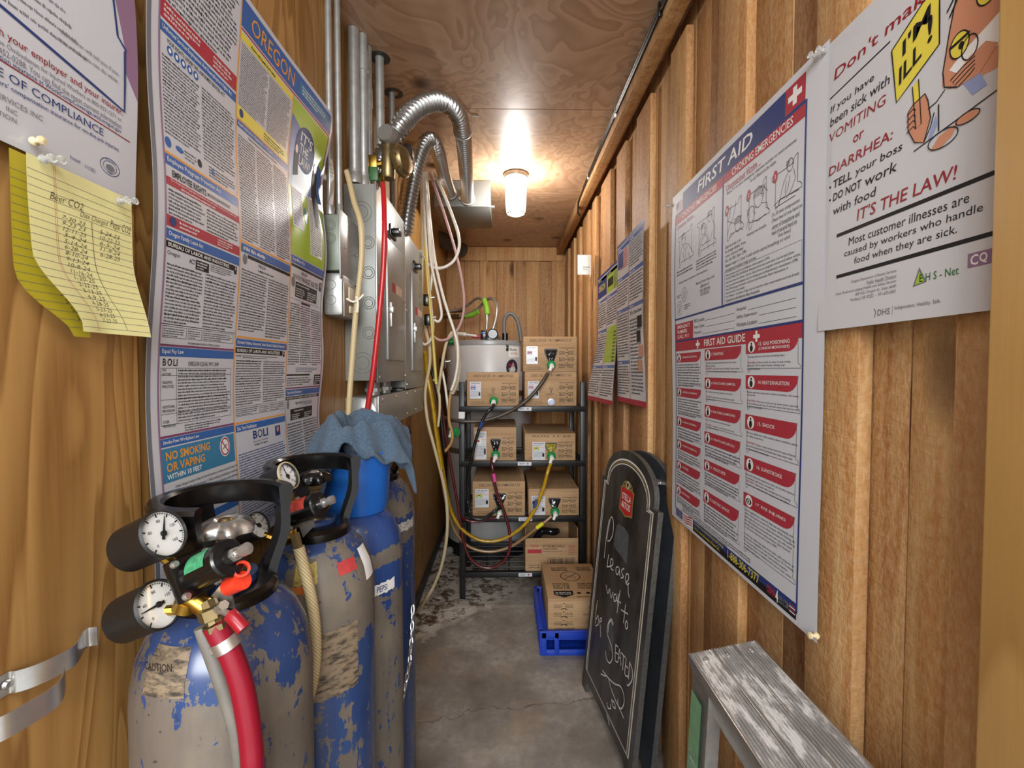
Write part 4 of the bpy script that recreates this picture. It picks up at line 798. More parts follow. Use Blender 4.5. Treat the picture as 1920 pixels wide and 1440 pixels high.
def regulator(label, g1, g2, n, r, b0, b1, br, tag_m, brass_pts, knob, bezel, na):
    t = thing('pressure_regulator', label, 'regulator', b0, 'pressure regulators on the cylinders')
    for c, a in zip((g1, g2), na): gauge(t, c, n, r, r*1.75, dialm, a, bezel)
    b0, b1 = Vector(b0), Vector(b1); d = (b1-b0).normalized(); L_ = (b1-b0).length; M = aim(b0, d)
    body = MB().lathe([(0, -.002), (br*1.0, -.002), (br*1.0, L_*.70), (br*1.12, L_*.74), (br*1.12, L_*.84), (br*1.02, L_*.88), (br*.55, L_*.90), (br*.45, L_), (0, L_)], 0, 36, M).build('bonnet', BLACKP, t, world=True)
    N = 12; vs = []
    for j in range(2):
        for i in range(N+1): a = R(20+150*i/N); vs.append(((br+.0005)*math.cos(a), (br+.0005)*math.sin(a), L_*(.12+.5*j)))
    MB().add(vs, [(i, i+1, N+2+i, N+1+i) for i in range(N)], 0, True, M).build('bonnet_label', tag_m, body, origin=t.location)
    MB().box((-br*1.25, -br*1.25, -.012), (br*1.25, br*1.25, -.002), 0, .002, M).build('bonnet_flange', BLACKP, t, world=True)
    for sx in (-1, 1):
        for sy in (-1, 1): MB().lathe([(0, .003), (.003, .003), (.0042, 0), (.0042, -.003)], 0, 12, M @ Matrix.Translation((sx*br*.98, sy*br*.98, -.001))).build('flange_screw', STEEL, t, world=True)
    mb = MB(); mb.lathe([(br*.42, L_*.98), (br*.42, L_*1.06), (br*.30, L_*1.07)], 0, 6, M, False); mb.lathe([(br*.26, L_*1.05), (br*.26, L_*1.20), (br*.36, L_*1.21), (br*.36, L_*1.34), (0, L_*1.36)], 0, 14, M); mb.build('adjusting_screw', STEEL, t, world=True)
    mb = MB()
    for (a, b, q) in brass_pts: mb.cyl(a, b, q, 0, 10)
    mb.cyl(Vector(g1)-Vector(n)*r*.9, brass_pts[0][0], .0055, 0, 8); mb.cyl(Vector(g2)-Vector(n)*r*.9, brass_pts[-1][1], .0055, 0, 8)
    mb.build('brass_body', BRASS, t, world=True)
    return t
NRM = (.90, -.15, .42)
r1 = regulator('two gauge regulator with green label and red lever on the nearest cylinder', (-0.3555,0.475,1.0996), (-0.3622,0.475,1.0246), NRM, 0.0260, (-0.3274,0.485,1.0538), (-0.2788,0.47,1.0792), 0.0179, simple('green_label', '#3f8d62', .4, 0, .3, 200),
    [((-0.3592,0.495,1.0589), (-0.3381,0.485,1.0273), .010), ((-0.3392,0.485,1.0296), (-0.3181,0.485,1.0144), .010), ((-0.3382,0.485,1.0244), (-0.3424,0.485,1.0146), .012)], None, simple('gauge_black', '#151413', .45), (65, 180))
mb = MB(); mb.tube([(-0.3168,0.485,1.0213), (-0.3093,0.48,1.0124), (-0.3025,0.475,1.0025)], 0.0084, 0, 8, True); mb.cyl((-0.3093,0.475,1.0208), (-0.3062,0.475,1.0105), 0.0118, 0, 6); mb.cyl((-0.303,0.475,1.0048), (-0.3015,0.475,0.9991), 0.0123, 0, 6); mb.build('outlet_valve', BRASSD, r1, world=True)
mb = MB(); mb.cyl((-0.2933,0.467,1.0226), (-0.2845,0.46,1.0318), .005, 0, 6); mb.tube([(-0.2971,0.467,1.0238), (-0.2846,0.46,1.0246), (-0.2752,0.455,1.024)], 0.0031, 0, 8); l_ = mb.build('valve_lever', STEEL, r1, world=True)
q = MB().tube([(-0.2752,0.455,1.024), (-0.2699,0.453,1.0212), (-0.2635,0.451,1.0158), (-0.2593,0.45,1.012)], 0.0069, 0, 10).build('lever_grip', simple('dark_red_vinyl', '#8c1420', .3), l_, origin=r1.location)
mb = MB(); mb.cyl((-0.2939,0.485,1.0385), (-0.2739,0.475,1.0499), 0.0095, 0, 20); mb.lathe([(.006, -.003), (.0085, -.003), (.0085, .003), (.006, .003), (.006, -.003)], 0, 20, aim((-0.2754,0.475,1.0613), (.5, -.6, .5))); mb.build('outlet_cap', simple('red_plastic', '#d2381f', .35), r1, world=True)
mb = MB(); vs = [(-0.3263,0.495,1.0162), (-0.3009,0.495,1.0455), (-0.2947,0.495,1.0088)]; mb.add(vs + [tuple(Vector(v) + Vector((.0, .002, .0))) for v in vs], [(0, 1, 2), (5, 4, 3), (0, 3, 4, 1), (1, 4, 5, 2), (2, 5, 3, 0)]); mb.build('bracket_plate', ALU, r1, world=True)
REDH = simple('red_hose_rubber', '#820d23', .35); REDH2 = simple('red_hose_vinyl', '#b32022', .3)
o = MB().tube([(-0.3041,0.475,1.0037),(-0.2972,0.475,0.9893),(-0.2881,0.475,0.9721),(-0.2786,0.475,0.9433),(-0.2725,0.475,0.9116),(-0.2686,0.475,0.8798),(-0.267,0.475,0.842),(-0.2786,0.49,0.7804),(-0.2943,0.5,0.7026)], 0.0114, 0, 16).build('hose', REDH, origin=(-0.3041,0.475,1.0037)); tag(o, 'thick red hose hanging from the nearest regulator', 'hose')
o = MB().lathe([(.0116, -.006), (.0133, -.006), (.0133, .006), (.0116, .006), (.0116, -.006)], 0, 24, aim((-0.2923,0.475,0.983), (.45, .0, -.9))).box((-.003, -.018, -.003), (.003, -.011, .003), 0, 0, aim((-0.2923,0.475,0.983), (.45, 0, -.9))).build('hose_clamp', STEEL, origin=(-0.2923,0.475,0.983)); tag(o, 'steel clamp round the top of the thick red hose', 'hose clamp')
o = MB().tube([(-0.3221,0.482,0.997),(-0.3147,0.482,0.9738),(-0.3052,0.482,0.9446),(-0.2956,0.482,0.9124),(-0.2883,0.482,0.8831),(-0.2845,0.482,0.8419),(-0.289,0.49,0.7806)], .0075, 0, 12).build('hose', simple('grey_pvc', '#6f6a62', .5, 0, .2, 30), origin=(-0.3241,0.485,0.9953)); tag(o, 'dull grey hose running down behind the thick red hose', 'hose')
r2 = regulator('regulator with red label and cream rimmed gauge on the second cylinder', (-0.3383,0.71,1.1047), (-0.3786,0.7,1.0312), NRM, .0215, (-0.3276,0.71,1.0468), (-0.2787,0.7,1.0655), .0185, simple('red_label', '#c0483e', .4, 0, .3, 200),
    [((-0.3409,0.72,1.0752), (-0.3338,0.71,1.0149), .009), ((-0.3281,0.71,1.0106), (-0.3505,0.71,1.004), .0115)], None, simple('gauge_black_b', '#1b1a19', .45), (100, 140))
MB().lathe([(.0205, .001), (.0225, .002), (.0225, .0045), (.0205, .005)], 0, 40, aim((-0.3383,0.71,1.1047), NRM)).build('gauge_rim', simple('cream_rim', '#cfc39a', .35, .4), r2, world=True)
mb = MB(); vs = [(-0.3258,0.72,1.024), (-0.3045,0.72,1.0469), (-0.3006,0.72,1.0239), (-0.3193,0.72,1.0043)]; mb.add(vs + [tuple(Vector(v) + Vector((0, .0015, 0))) for v in vs], [(0, 1, 2, 3), (7, 6, 5, 4), (0, 4, 5, 1), (1, 5, 6, 2), (2, 6, 7, 3), (3, 7, 4, 0)]); mb.build('bracket_plate', ALU, r2, world=True)
mb = MB(); mb.cyl((-0.3234,0.7,1.0184), (-0.315,0.695,0.9954), .0075, 0, 6); mb.build('outlet_fitting', BRASSD, r2, world=True)
def braided(name, c0, c1):
    k = NT(name); w = k.n('ShaderNodeTexWave', {'Vector': k.obj((1, 1, 1)), 'Scale': 110, 'Distortion': 2.5}, bands_direction='DIAGONAL').outputs['Fac']
    k.set('Base Color', k.mix(w, c0, c1)); k.set('Roughness', .45); k.bump(w, .4, .0006); return k.m
BEIGE = braided('beige_braided_vinyl', '#c9b68e', '#a08a60')
o = MB().tube([(-0.3149,0.695,0.9987),(-0.3103,0.695,0.9788),(-0.3034,0.695,0.9497),(-0.2958,0.695,0.9122),(-0.2914,0.695,0.8704),(-0.2912,0.695,0.8285),(-0.2966,0.695,0.7865),(-0.3087,0.695,0.7444),(-0.3232,0.695,0.7023),(-0.3347,0.7,0.6384)], .0085, 0, 12).build('hose', BEIGE, origin=(-0.3149,0.695,0.9987)); tag(o, 'beige braided hose hanging between the two nearest cylinders', 'hose')
# --- towel over the blue guard
TERRY = NT('terry_towel'); _n = TERRY.noise(TERRY.obj(), 420, 3, .7); TERRY.set('Base Color', TERRY.mix(TERRY.ramp(_n, [(.3, 0.0), (.7, 1.0)]), '#2b3a49', '#586f84')); TERRY.set('Roughness', .95); TERRY.set('Sheen Weight', .1); TERRY.bump(_n, .9, .004); TERRY = TERRY.m
from mathutils import noise as mnoise
def towel():
    cx, cy, z0 = -.345, 1.03, 1.142; NR, NA = 34, 96; vs = []
    for j in range(NR+1):
        s = j/NR
        for i in range(NA):
            a = 2*math.pi*i/NA; dx, dy = math.cos(a), math.sin(a)
            lobe = math.exp(-((((a-R(243)+math.pi) % (2*math.pi))-math.pi)/.42)**2); rl = math.exp(-((((a-R(8)+math.pi) % (2*math.pi))-math.pi)/.5)**2)
            rx = .128 if dx > 0 else .106; ry = .21 if dy > 0 else .088
            rr = 1/math.sqrt((dx/rx)**2 + (dy/ry)**2) * (1+.05*math.sin(3*a+.7)+.05*math.sin(7*a+1)) + .02*lobe
            p = Vector((cx+dx*rr*s, cy+dy*rr*s, 0))
            q = Vector((p.x*9+p.y*4+.4, p.y*12-p.x*3, 3.1)); f = 1-abs(mnoise.noise(q)*2.2); f2 = 1-abs(mnoise.noise(q*2.3+Vector((5, 1, 0)))*1.8)
            drop = .034*s**2.2 + lobe*.15*max(0, s-.55)**1.1*2.0 + rl*.13*max(0, s-.6)**1.2*2.2 + .05*max(0, -dx)*s**3
            z = z0 - drop + .085*(f-.62)*(1-.45*s) + .026*(f2-.5)
            vs.append((p.x, p.y, z))
    fs = [(j*NA+i, j*NA+(i+1) % NA, (j+1)*NA+(i+1) % NA, (j+1)*NA+i) for j in range(1, NR) for i in range(NA)]
    c = len(vs); vs.append(tuple(Vector(vs[NA]).lerp(Vector(vs[NA+NA//2]), .5))); fs += [(c, NA+i, NA+(i+1) % NA) for i in range(NA)]
    o = MB().add(vs, fs, 0, True).build('towel', TERRY, origin=(cx, cy, 1.09))
    m = o.modifiers.new('thick', 'SOLIDIFY'); m.thickness = .007; m.offset = -1
    m = o.modifiers.new('soft', 'SUBSURF'); m.levels = m.render_levels = 1
    return tag(o, 'crumpled blue grey towel lying over the blue valve guard', 'towel')
towel()
# --- chain
def chain(pts, label, L=.026, wd=.008, r=.0022):
    p = [Vector(q) for q in pts]; d = [0]
    for a, b in zip(p[:-1], p[1:]): d.append(d[-1]+(b-a).length)
    n = int(d[-1]/(L*.74)); mb = MB()
    for i in range(n):
        x = d[-1]*(i+.5)/n; j = max(k for k in range(len(d)-1) if d[k] <= x); c = p[j].lerp(p[j+1], (x-d[j])/(d[j+1]-d[j])); t = (p[j+1]-p[j]).normalized()
        M = aim(c, t) @ Matrix.Rotation(R(90*(i % 2)+20), 4, 'Z'); q = []
        for k in range(17):
            a = 2*math.pi*k/16; q.append(M @ Vector((wd*.5*math.cos(a)*1.0, 0, L*.5*math.sin(a))))
        mb.tube(q, r, 0, 6, False)
    return tag(mb.build('chain', STEEL, origin=pts[0]), label, 'chain')
chain([(-0.2438,1.2,0.6411),(-0.2431,1.18,0.5747),(-0.2428,1.15,0.5228),(-0.2431,1.1,0.4953),(-0.252,1.08,0.4503),(-0.2566,1.05,0.4283),(-0.2604,1.0,0.4011)], 'thin steel chain looped in front of the farthest two cylinders')
# --- spring clip for tool handles on the near wall
t = thing('spring_clip', 'bent steel spring clip screwed to the left wall, bottom left corner', 'clip', (-0.474,0.431,0.9788))
def strip(pts, h, th, name, label=None):
    p = [Vector(q) for q in pts]; o = []
    for i in range(len(p)-1):
        a, b, c, d = p[max(i-1, 0)], p[i], p[i+1], p[min(i+2, len(p)-1)]
        for k in range(6):
            u = k/6; o.append(.5*(2*b+(c-a)*u+(2*a-5*b+4*c-d)*u*u+(3*b-a-3*c+d)*u**3))
    o.append(p[-1]); vs = []
    for i, q in enumerate(o):
        tn = (o[min(i+1, len(o)-1)]-o[max(i-1, 0)]); nn = Vector((-tn.y, tn.x, 0)).normalized()*th
        for e in (-.5, .5):
            for w in (-.5, .5): vs.append(q+nn*e+Vector((0, 0, h*w)))
    fs = []
    for i in range(len(o)-1):
        a, b = 4*i, 4*i+4; fs += [(a, b, b+1, a+1), (a+2, a+3, b+3, b+2), (a+1, b+1, b+3, a+3), (a, a+2, b+2, b)]
    k = 4*(len(o)-1); fs += [(0, 1, 3, 2), (k, k+2, k+3, k+1)]
    return MB().add(vs, fs, 0, True).build(name, STEEL, t, world=True)
zc = .972; yc = (-0.474,0.431,0.9788)[1]
strip([(x, y, zc) for x, y in [(-0.473,0.4099),(-0.473,0.4323),(-0.467,0.435),(-0.459,0.4418),(-0.452,0.4552),(-0.449,0.4731),(-0.457,0.4899),(-0.463,0.5001),(-0.464,0.5075),(-0.456,0.5097)]], .021, .0012, 'wall_arm')
strip([(x, y, zc) for x, y in [(-0.455,0.3859),(-0.43,0.3719),(-0.418,0.3766),(-0.412,0.3958),(-0.41,0.4122),(-0.414,0.4241),(-0.425,0.4385)]], .021, .0012, 'front_arm')
MB().lathe([(0, .003), (.003, .0025), (.0045, 0)], 0, 16, aim((-.4718, yc+.0, zc), (1, 0, 0))).build('screw', ALU, t, world=True)
# ---------------------------------------------------------------- wiring, conduits, panels on the left wall
def conduit(x, y, z0, r, label, z1=2.289, coupling=None, bend=0):
    t = thing('conduit_pipe', label, 'pipe', (x, y, z0), 'steel conduits on the left wall')
    MB().cyl((x, y, z0), (x, y, z1), r, 0, 20).build('pipe', GALV, t, world=True)
    if coupling: MB().lathe([(r, -.03), (r*1.18, -.028), (r*1.18, .028), (r, .03)], 0, 20, Matrix.Translation((x, y, coupling))).build('coupling', GALV, t, world=True)
    mb = MB(); mb.lathe([(r, 0), (r*1.3, .0), (r*1.3, .022), (r*1.12, .026), (r*1.12, .04), (r, .042)], 0, 20, Matrix.Translation((x, y, z0)))
    mb.build('connector', GALV, t, world=True)
conduit(-.458, 1.222, 1.679, .0085, 'thin steel conduit entering the small grey box, nearer of the pair')
conduit(-.449, 1.262, 1.679, .0085, 'thin steel conduit entering the small grey box, farther of the pair')
conduit(-.450, 1.400, 1.831, .0165, 'wide steel conduit at the near corner of the grey breaker panel')
conduit(-.430, 1.425, 1.831, .0140, 'steel conduit with a collar, next to the widest one', coupling=2.21)
conduit(-.428, 1.475, 1.831, .0105, 'slim coupled conduit in the middle of the panel row', coupling=2.13)
conduit(-.406, 1.525, 1.831, .0140, 'smooth steel conduit behind the brass regulator')
conduit(-.413, 1.715, 1.831, .0110, 'last thin conduit rising behind the flexible duct')
for i, y in enumerate((1.525, 1.715)):
    o = MB().lathe([(.016, -.0008), (.034, -.0008), (.034, 0), (.016, 0)], 0, 24, Matrix.Translation((-.406, y, 2.2895))); tag(o.build('ceiling_hole_ring', DKGREY, origin=(-.406, y, 2.2895)), 'flat dark ring standing in for the ceiling hole of the ' + ('smooth steel conduit' if i == 0 else 'last thin conduit'), 'hole ring')  # flat dark rings stand in for the shade inside the ceiling holes
def panel(label, y0, y1, z0, z1):
    t = thing('breaker_panel', label, 'electrical panel', (-.43, (y0+y1)/2, z0), 'breaker panels on the left wall')
    mb = MB(); mb.box((-.4775, y0+.006, z0+.006), (-.383, y1-.006, z1-.006), 0, .002)
    for k in range(6):
        zz = z0 + (z1-z0)*(.1+.15*k); rr = .030 if k in (0, 5) else .017
        for q in (rr, rr*.62): mb.lathe([(q, 0), (q+.0012, .0012), (q+.0024, 0)], 0, 24, aim((-.425 if k in (0, 5) else -.405, y0+.006, zz), (0, -1, 0)))
    mb.build('cabinet', PANELG, t, world=True)
    MB().box((-.383, y0, z0), (-.378, y1, z1), 0, .0015).build('cover', PANELF, t, world=True)
    d = MB(); ya, yb, za, zb = y0+.09, y1-.065, z0+.07, z1-.14
    d.box((-.379, ya, za), (-.368, yb, zb), 0, .004); door = d.build('door', PANELF, t, world=True)
    mb = MB(); mb.box((-.3685, ya+.02, zb-.28), (-.362, ya+.032, zb-.20), 0, .002); mb.box((-.3685, ya+.016, zb-.235), (-.356, ya+.036, zb-.215), 0, .002); mb.build('latch', STEEL, door, origin=t.location)
    MB().box((-.3685, ya+.10, zb-.16), (-.3677, ya+.20, zb-.13), 0).build('sticker', simple('warning_sticker', '#d6b9a4', .5, 0, .3, 200), door, origin=t.location)
    MB().box((-.3685, ya+.05, zb-.16), (-.3676, ya+.10, zb-.13), 0).build('sticker', RED, door, origin=t.location)
    mb = MB(); mb.box((-.379, ya+.08, z1-.105), (-.350, ya+.12, z1-.085), 0, .003); mb.box((-.379, ya+.06, z1-.115), (-.372, ya+.14, z1-.075), 0, .003); mb.build('main_switch', BLACKP, t, world=True)
    screws('cover_screw', STEEL, t, [(-.378, yy, zz) for yy in (y0+.015, y1-.015) for zz in (z0+.015, (z0+z1)/2, z1-.015)], (1, 0, 0))
panel('nearer grey breaker panel with red and white door sticker', 1.370, 1.757, 1.232, 1.830)
panel('farther grey breaker panel under the second flexible duct', 1.761, 2.135, 1.196, 1.803)
t = thing('wiring_trough', 'grey steel wiring trough below the two breaker panels', 'wiring trough', (-.42, 1.75, 1.085))
MB().box((-.4775, 1.372, 1.088), (-.383, 2.13, 1.188), 0, .002).build('trough', PANELG, t, world=True)
MB().box((-.383, 1.378, 1.085), (-.379, 2.135, 1.191), 0, .001).build('trough_cover', PANELF, t, world=True)
mb = MB().lathe([(0, .004), (.046, .004), (.049, .002), (.049, 0)], 0, 40, aim((-.430, 1.372, 1.138), (0, -1, 0))); k_ = mb.build('knockout_cover', PANELF, t, world=True)
MB().lathe([(0, .012), (.006, .011), (.009, .004)], 0, 14, aim((-.430, 1.372, 1.138), (0, -1, 0))).build('bolt', STEEL, k_, origin=t.location)
screws('cover_screw', STEEL, t, [(-.379, yy, zz) for yy in (1.42, 1.6, 1.78, 1.95, 2.10) for zz in (1.10, 1.177)], (1, 0, 0))
for i, (y, r, lab) in enumerate(((1.50, .022, 'short steel nipple between trough and nearer panel, near end'), (1.64, .022, 'short steel nipple between trough and nearer panel, far end'), (1.86, .026, 'short steel nipple between trough and farther panel'))):
    o = MB().lathe([(r, 1.1885), (r, 1.232 if y < 1.7 else 1.196)], 0, 20, Matrix.Translation((-.43, y, 0))).lathe([(r*1.25, 1.200 if y < 1.7 else 1.1885), (r*1.25, 1.212 if y < 1.7 else 1.1945), (r, 1.214 if y < 1.7 else 1.1955)], 0, 8, Matrix.Translation((-.43, y, 0)), False).build('pipe_nipple', GALV, origin=(-.43, y, 1.19)); tag(o, lab, 'pipe', 'pipe nipples under the panels')
# small boxes
t = thing('junction_box', 'small grey green junction box fed by the pair of thin conduits', 'junction box', (-.45, 1.28, 1.53))
mb = MB(); mb.box((-.4775, 1.210, 1.532), (-.430, 1.335, 1.678), 0, .003)
for zz in (1.65, 1.615): 
    for q in (.013, .008): mb.lathe([(q, 0), (q+.001, .001), (q+.002, 0)], 0, 20, aim((-.455, 1.210, zz), (0, -1, 0)))
mb.build('box', simple('grey_green_enamel', '#747a6c', .4, .1), t, world=True)
MB().box((-.430, 1.203, 1.512), (-.4265, 1.350, 1.690), 0, .001).build('cover_plate', PANELF, t, world=True)
screws('screw', STEEL, t, [(-.4265, 1.24, 1.60), (-.4265, 1.33, 1.60)], (1, 0, 0), .75)
t = thing('outlet_box', 'rounded cast metal outlet box under the grey green junction box', 'outlet box', (-.45, 1.27, 1.41))
mb = MB(); mb.box((-.4775, 1.212, 1.414), (-.425, 1.318, 1.528), 0, .010)
for zz in (1.495, 1.455): mb.lathe([(.011, 0), (.012, .001), (.013, 0)], 0, 20, aim((-.455, 1.212, zz), (0, -1, 0)))
mb.build('box', GALV, t, world=True)
MB().box((-.425, 1.214, 1.412), (-.4215, 1.318, 1.505), 0, .001).build('face_plate', simple('plate_tan', '#9c9384', .4, .5), t, world=True)
mb = MB(); mb.box((-.4215, 1.245, 1.455), (-.418, 1.290, 1.495), 0, .002); mb.box((-.4215, 1.25, 1.425), (-.418, 1.28, 1.445), 0, .002); mb.build('socket', simple('ivory', '#d8cdb2', .35), t, world=True)
o = MB().tube([(-0.4304,1.27,1.8128),(-0.4154,1.25,1.7717),(-0.3948,1.22,1.7111),(-0.3693,1.19,1.6461),(-0.3674,1.19,1.5644),(-0.3765,1.19,1.4754),(-0.3855,1.19,1.3998),(-0.3949,1.19,1.2894),(-0.4029,1.19,1.1923),(-0.4082,1.19,1.0807)], .0075, 0, 10).build('hose', BEIGE, origin=(-0.4304,1.27,1.8128)); tag(o, 'beige braided hose hanging in front of the small grey boxes', 'hose')
o = MB().tube([(-0.4035,1.18,1.4532),(-0.3872,1.18,1.4451),(-0.3736,1.18,1.4505),(-0.3598,1.18,1.4642)], .0028, 0, 6).tube([(-0.3757,1.17,1.4571),(-0.3718,1.17,1.4409),(-0.3734,1.17,1.4166)], .0028, 0, 6).build('cable_tie', simple('white_nylon', '#dcd6c6', .4), origin=(-0.379,1.18,1.4533)); tag(o, 'white tie knotted round the beige hose at the cast outlet box', 'cable tie')
o = MB().tube([(-0.3659,1.4,1.8326),(-0.3527,1.36,1.7701),(-0.3441,1.33,1.6755),(-0.3481,1.33,1.5687),(-0.3599,1.33,1.446),(-0.3716,1.33,1.3381),(-0.3833,1.33,1.2452),(-0.3964,1.33,1.1675),(-0.408,1.33,1.0895)], .0078, 0, 12).build('hose', REDH2, origin=(-0.3659,1.4,1.8326)); tag(o, 'red hose running down in front of the nearer breaker panel', 'hose')
# brass gas regulator with its gauge
t = thing('gas_regulator', 'brass gas regulator with small gauge above the breaker panel', 'regulator', (-0.3501,1.45,1.927))
c = Vector((-0.3501,1.45,1.927))
MB().lathe([(0, -.055), (.018, -.055), (.021, -.05), (.021, .055), (.018, .06), (0, .06)], 0, 28, aim((-0.3618,1.45,1.9219), (0, .05, 1))).build('valve_body', BRASSD, t, world=True)
MB().lathe([(0, -.03), (.020, -.03), (.024, -.004), (.048, 0), (.050, .004), (.050, .012), (.044, .016), (.040, .026), (.020, .034), (0, .035)], 0, 36, aim((-0.3308,1.46,1.9267), (.93, -.3, .1))).build('diaphragm_housing', BRASSD, t, world=True)
each('housing_bolt', BRASS, t, [lambda m, a=2*math.pi*i/8: m.cyl((.045*math.cos(a), .045*math.sin(a), -.004), (.045*math.cos(a), .045*math.sin(a), .017), .004, 0, 6, None, aim((-0.3308,1.46,1.9267), (.93, -.3, .1))) for i in range(8)])
g = MB().lathe([(0, .0), (.0245, 0), (.0265, -.003), (.0265, -.03), (0, -.03)], 0, 32, aim((-0.3649,1.42,1.9984), (-.25, -.95, .1))).build('gauge', simple('old_gauge_face', '#84807a', .35, .4), t, world=True)
mb = MB(); mb.cyl((-0.3629,1.45,1.9893), (-0.3614,1.45,1.9597), .008, 0, 6); mb.cyl((-0.3687,1.45,1.8857), (-0.3888,1.45,1.8641), .012, 0, 6); mb.cyl((-0.3769,1.43,1.8625), (-0.366,1.4,1.8246), .009, 0, 10); mb.cyl((-0.3718,1.45,1.9186), (-0.425,1.45,1.9066), .010, 0, 8); mb.box(tuple(Vector((-0.4083,1.45,1.9183))-Vector((.014, .012, .02))), tuple(Vector((-0.4083,1.45,1.9183))+Vector((.014, .012, .02))), 0, .003); mb.build('fitting', BRASS, t, world=True)
MB().box(tuple(Vector((-0.4041,1.44,1.8795))-Vector((.014, .004, .022))), tuple(Vector((-0.4041,1.44,1.8795))+Vector((.014, .004, .022))), 0, .004).build('handle_tag', simple('dark_green', '#2e5b2f', .5), t, world=True)
# flexible metal ducts into the ceiling box
FLEX = NT('flexible_metal_duct'); FLEX.set('Base Color', lin('#c4c5c4')); FLEX.set('Metallic', .95); FLEX.set('Roughness', .26); FLEX = FLEX.m
for lab, pts, r in (('large flexible metal duct arching along the ceiling into the grey box', [(-0.1947,2.478,2.1869),(-0.1767,2.13,2.2135),(-0.1655,1.87,2.2257),(-0.1776,1.72,2.2266),(-0.2298,1.63,2.2127),(-0.2915,1.56,2.1487),(-0.3436,1.52,2.0621),(-0.392,1.53,1.989),(-0.4143,1.52,1.9273)], .0335), ('second flexible metal duct bending down into the farther breaker panel', [(-0.2861,2.478,2.2146),(-0.2905,2.25,2.2147),(-0.2847,1.98,2.2136),(-0.2992,1.9,2.214),(-0.3251,1.86,2.1665),(-0.3498,1.83,2.0583),(-0.3676,1.8,1.9325),(-0.3807,1.79,1.8264),(-0.3829,1.79,1.7957)], .031)):
    t = thing('flexible_duct', lab, 'duct', pts[0], 'flexible metal ducts')
    MB().tube(pts, r, 0, 20, True, (.0165, .009)).build('duct', FLEX, t, world=True)
    d = Vector(pts[0])-Vector(pts[1]); MB().lathe([(r*1.0, -.02), (r*1.14, -.018), (r*1.14, -.002), (r*.9, 0)], 0, 28, aim(pts[0], d)).box((r*1.0, -.008, -.016), (r*1.45, .008, -.004), 0, .001, aim(pts[0], d)).build('end_clamp', GALV, t, world=True)
t = thing('duct_strap', 'steel strap holding the large duct to the ceiling', 'strap', (-0.1646,1.86,2.2311))
c = Vector((-0.1646,1.86,2.2311))
q = [(c.x+.037*math.cos(R(a)), c.y, c.z+.037*math.sin(R(a))) for a in range(180, 361, 15)]
MB().tube([(c.x-.065, c.y, 2.287), (c.x-.037, c.y, 2.286)]+q+[(c.x+.037, c.y, 2.286), (c.x+.065, c.y, 2.287)], .0025, 0, 6, False).build('strap', GALV, t, world=True)
screws('screw', STEEL, t, [(c.x-.06, c.y, 2.288), (c.x+.06, c.y, 2.288)], (0, 0, -1))
t = thing('ceiling_box', 'large grey metal pull box mounted under the ceiling beside the jar light', 'junction box', (-.22, 2.67, 2.289))
MB().box((-.375, 2.480, 2.150), (-.073, 2.860, 2.289), 0, .002).build('box', simple('light_grey_enamel', '#70716d', .4, .1), t, world=True)
each('side_screw', STEEL, t, [lambda m, k=k: m.cyl((-.073, 2.52+k*.012, 2.165), (-.052, 2.52+k*.012, 2.165), .005, 0, 8) for k in range(2)])
o = MB().cyl((-0.5916,3.3,2.2775), (-0.3234,3.62,2.2106), .055, 0, 28).build('vent_pipe', simple('dark_pipe', '#4b4640', .5), origin=(-0.3549,3.6,2.2259)); tag(o, 'dark round vent pipe high in the back left corner', 'pipe')
# jar light
t = thing('jar_light', 'glowing frosted glass jar light on the ceiling', 'ceiling light', (.062, 2.40, 2.289))
MB().lathe([(0, 2.289), (.062, 2.289), (.064, 2.283), (.060, 2.268), (.050, 2.262), (0, 2.262)], 0, 32, Matrix.Translation((.062, 2.40, 0))).build('base', simple('lamp_base', '#8d8577', .4, .3), t, world=True)
JAR = NT('lit_frosted_glass'); _o = [n for n in JAR.t.nodes if n.type == 'OUTPUT_MATERIAL'][0]
_e = JAR.n('ShaderNodeEmission', {0: (1, .96, .9, 1), 1: 1.0}); _t = JAR.n('ShaderNodeBsdfTransparent', {0: (.6, .6, .6, 1)}); _g = JAR.n('ShaderNodeBsdfGlossy', {0: (1, 1, 1, 1), 1: .15})
_a = JAR.n('ShaderNodeAddShader', {0: _e.outputs[0], 1: _t.outputs[0]}); _m = JAR.n('ShaderNodeMixShader', {0: .08, 1: _a.outputs[0], 2: _g.outputs[0]}); JAR.t.links.new(_m.outputs[0], _o.inputs[0]); JAR = JAR.m
MB().lathe([(.054, 2.262), (.056, 2.255), (.056, 2.20), (.054, 2.13), (.050, 2.095), (.046, 2.085), (.030, 2.078), (0, 2.077)], 0, 36, Matrix.Translation((.062, 2.40, 0))).build('glass_jar', JAR, t, world=True)
mb = MB()
for i in range(7): a = R(-150+i*22); mb.box((.062+.0465*math.cos(a)-.004, 2.40+.0465*math.sin(a)-.002, 2.083), (.062+.0465*math.cos(a)+.004, 2.40+.0465*math.sin(a)+.002, 2.0865))
mb.build('base_mark', DKGREY, t, world=True)
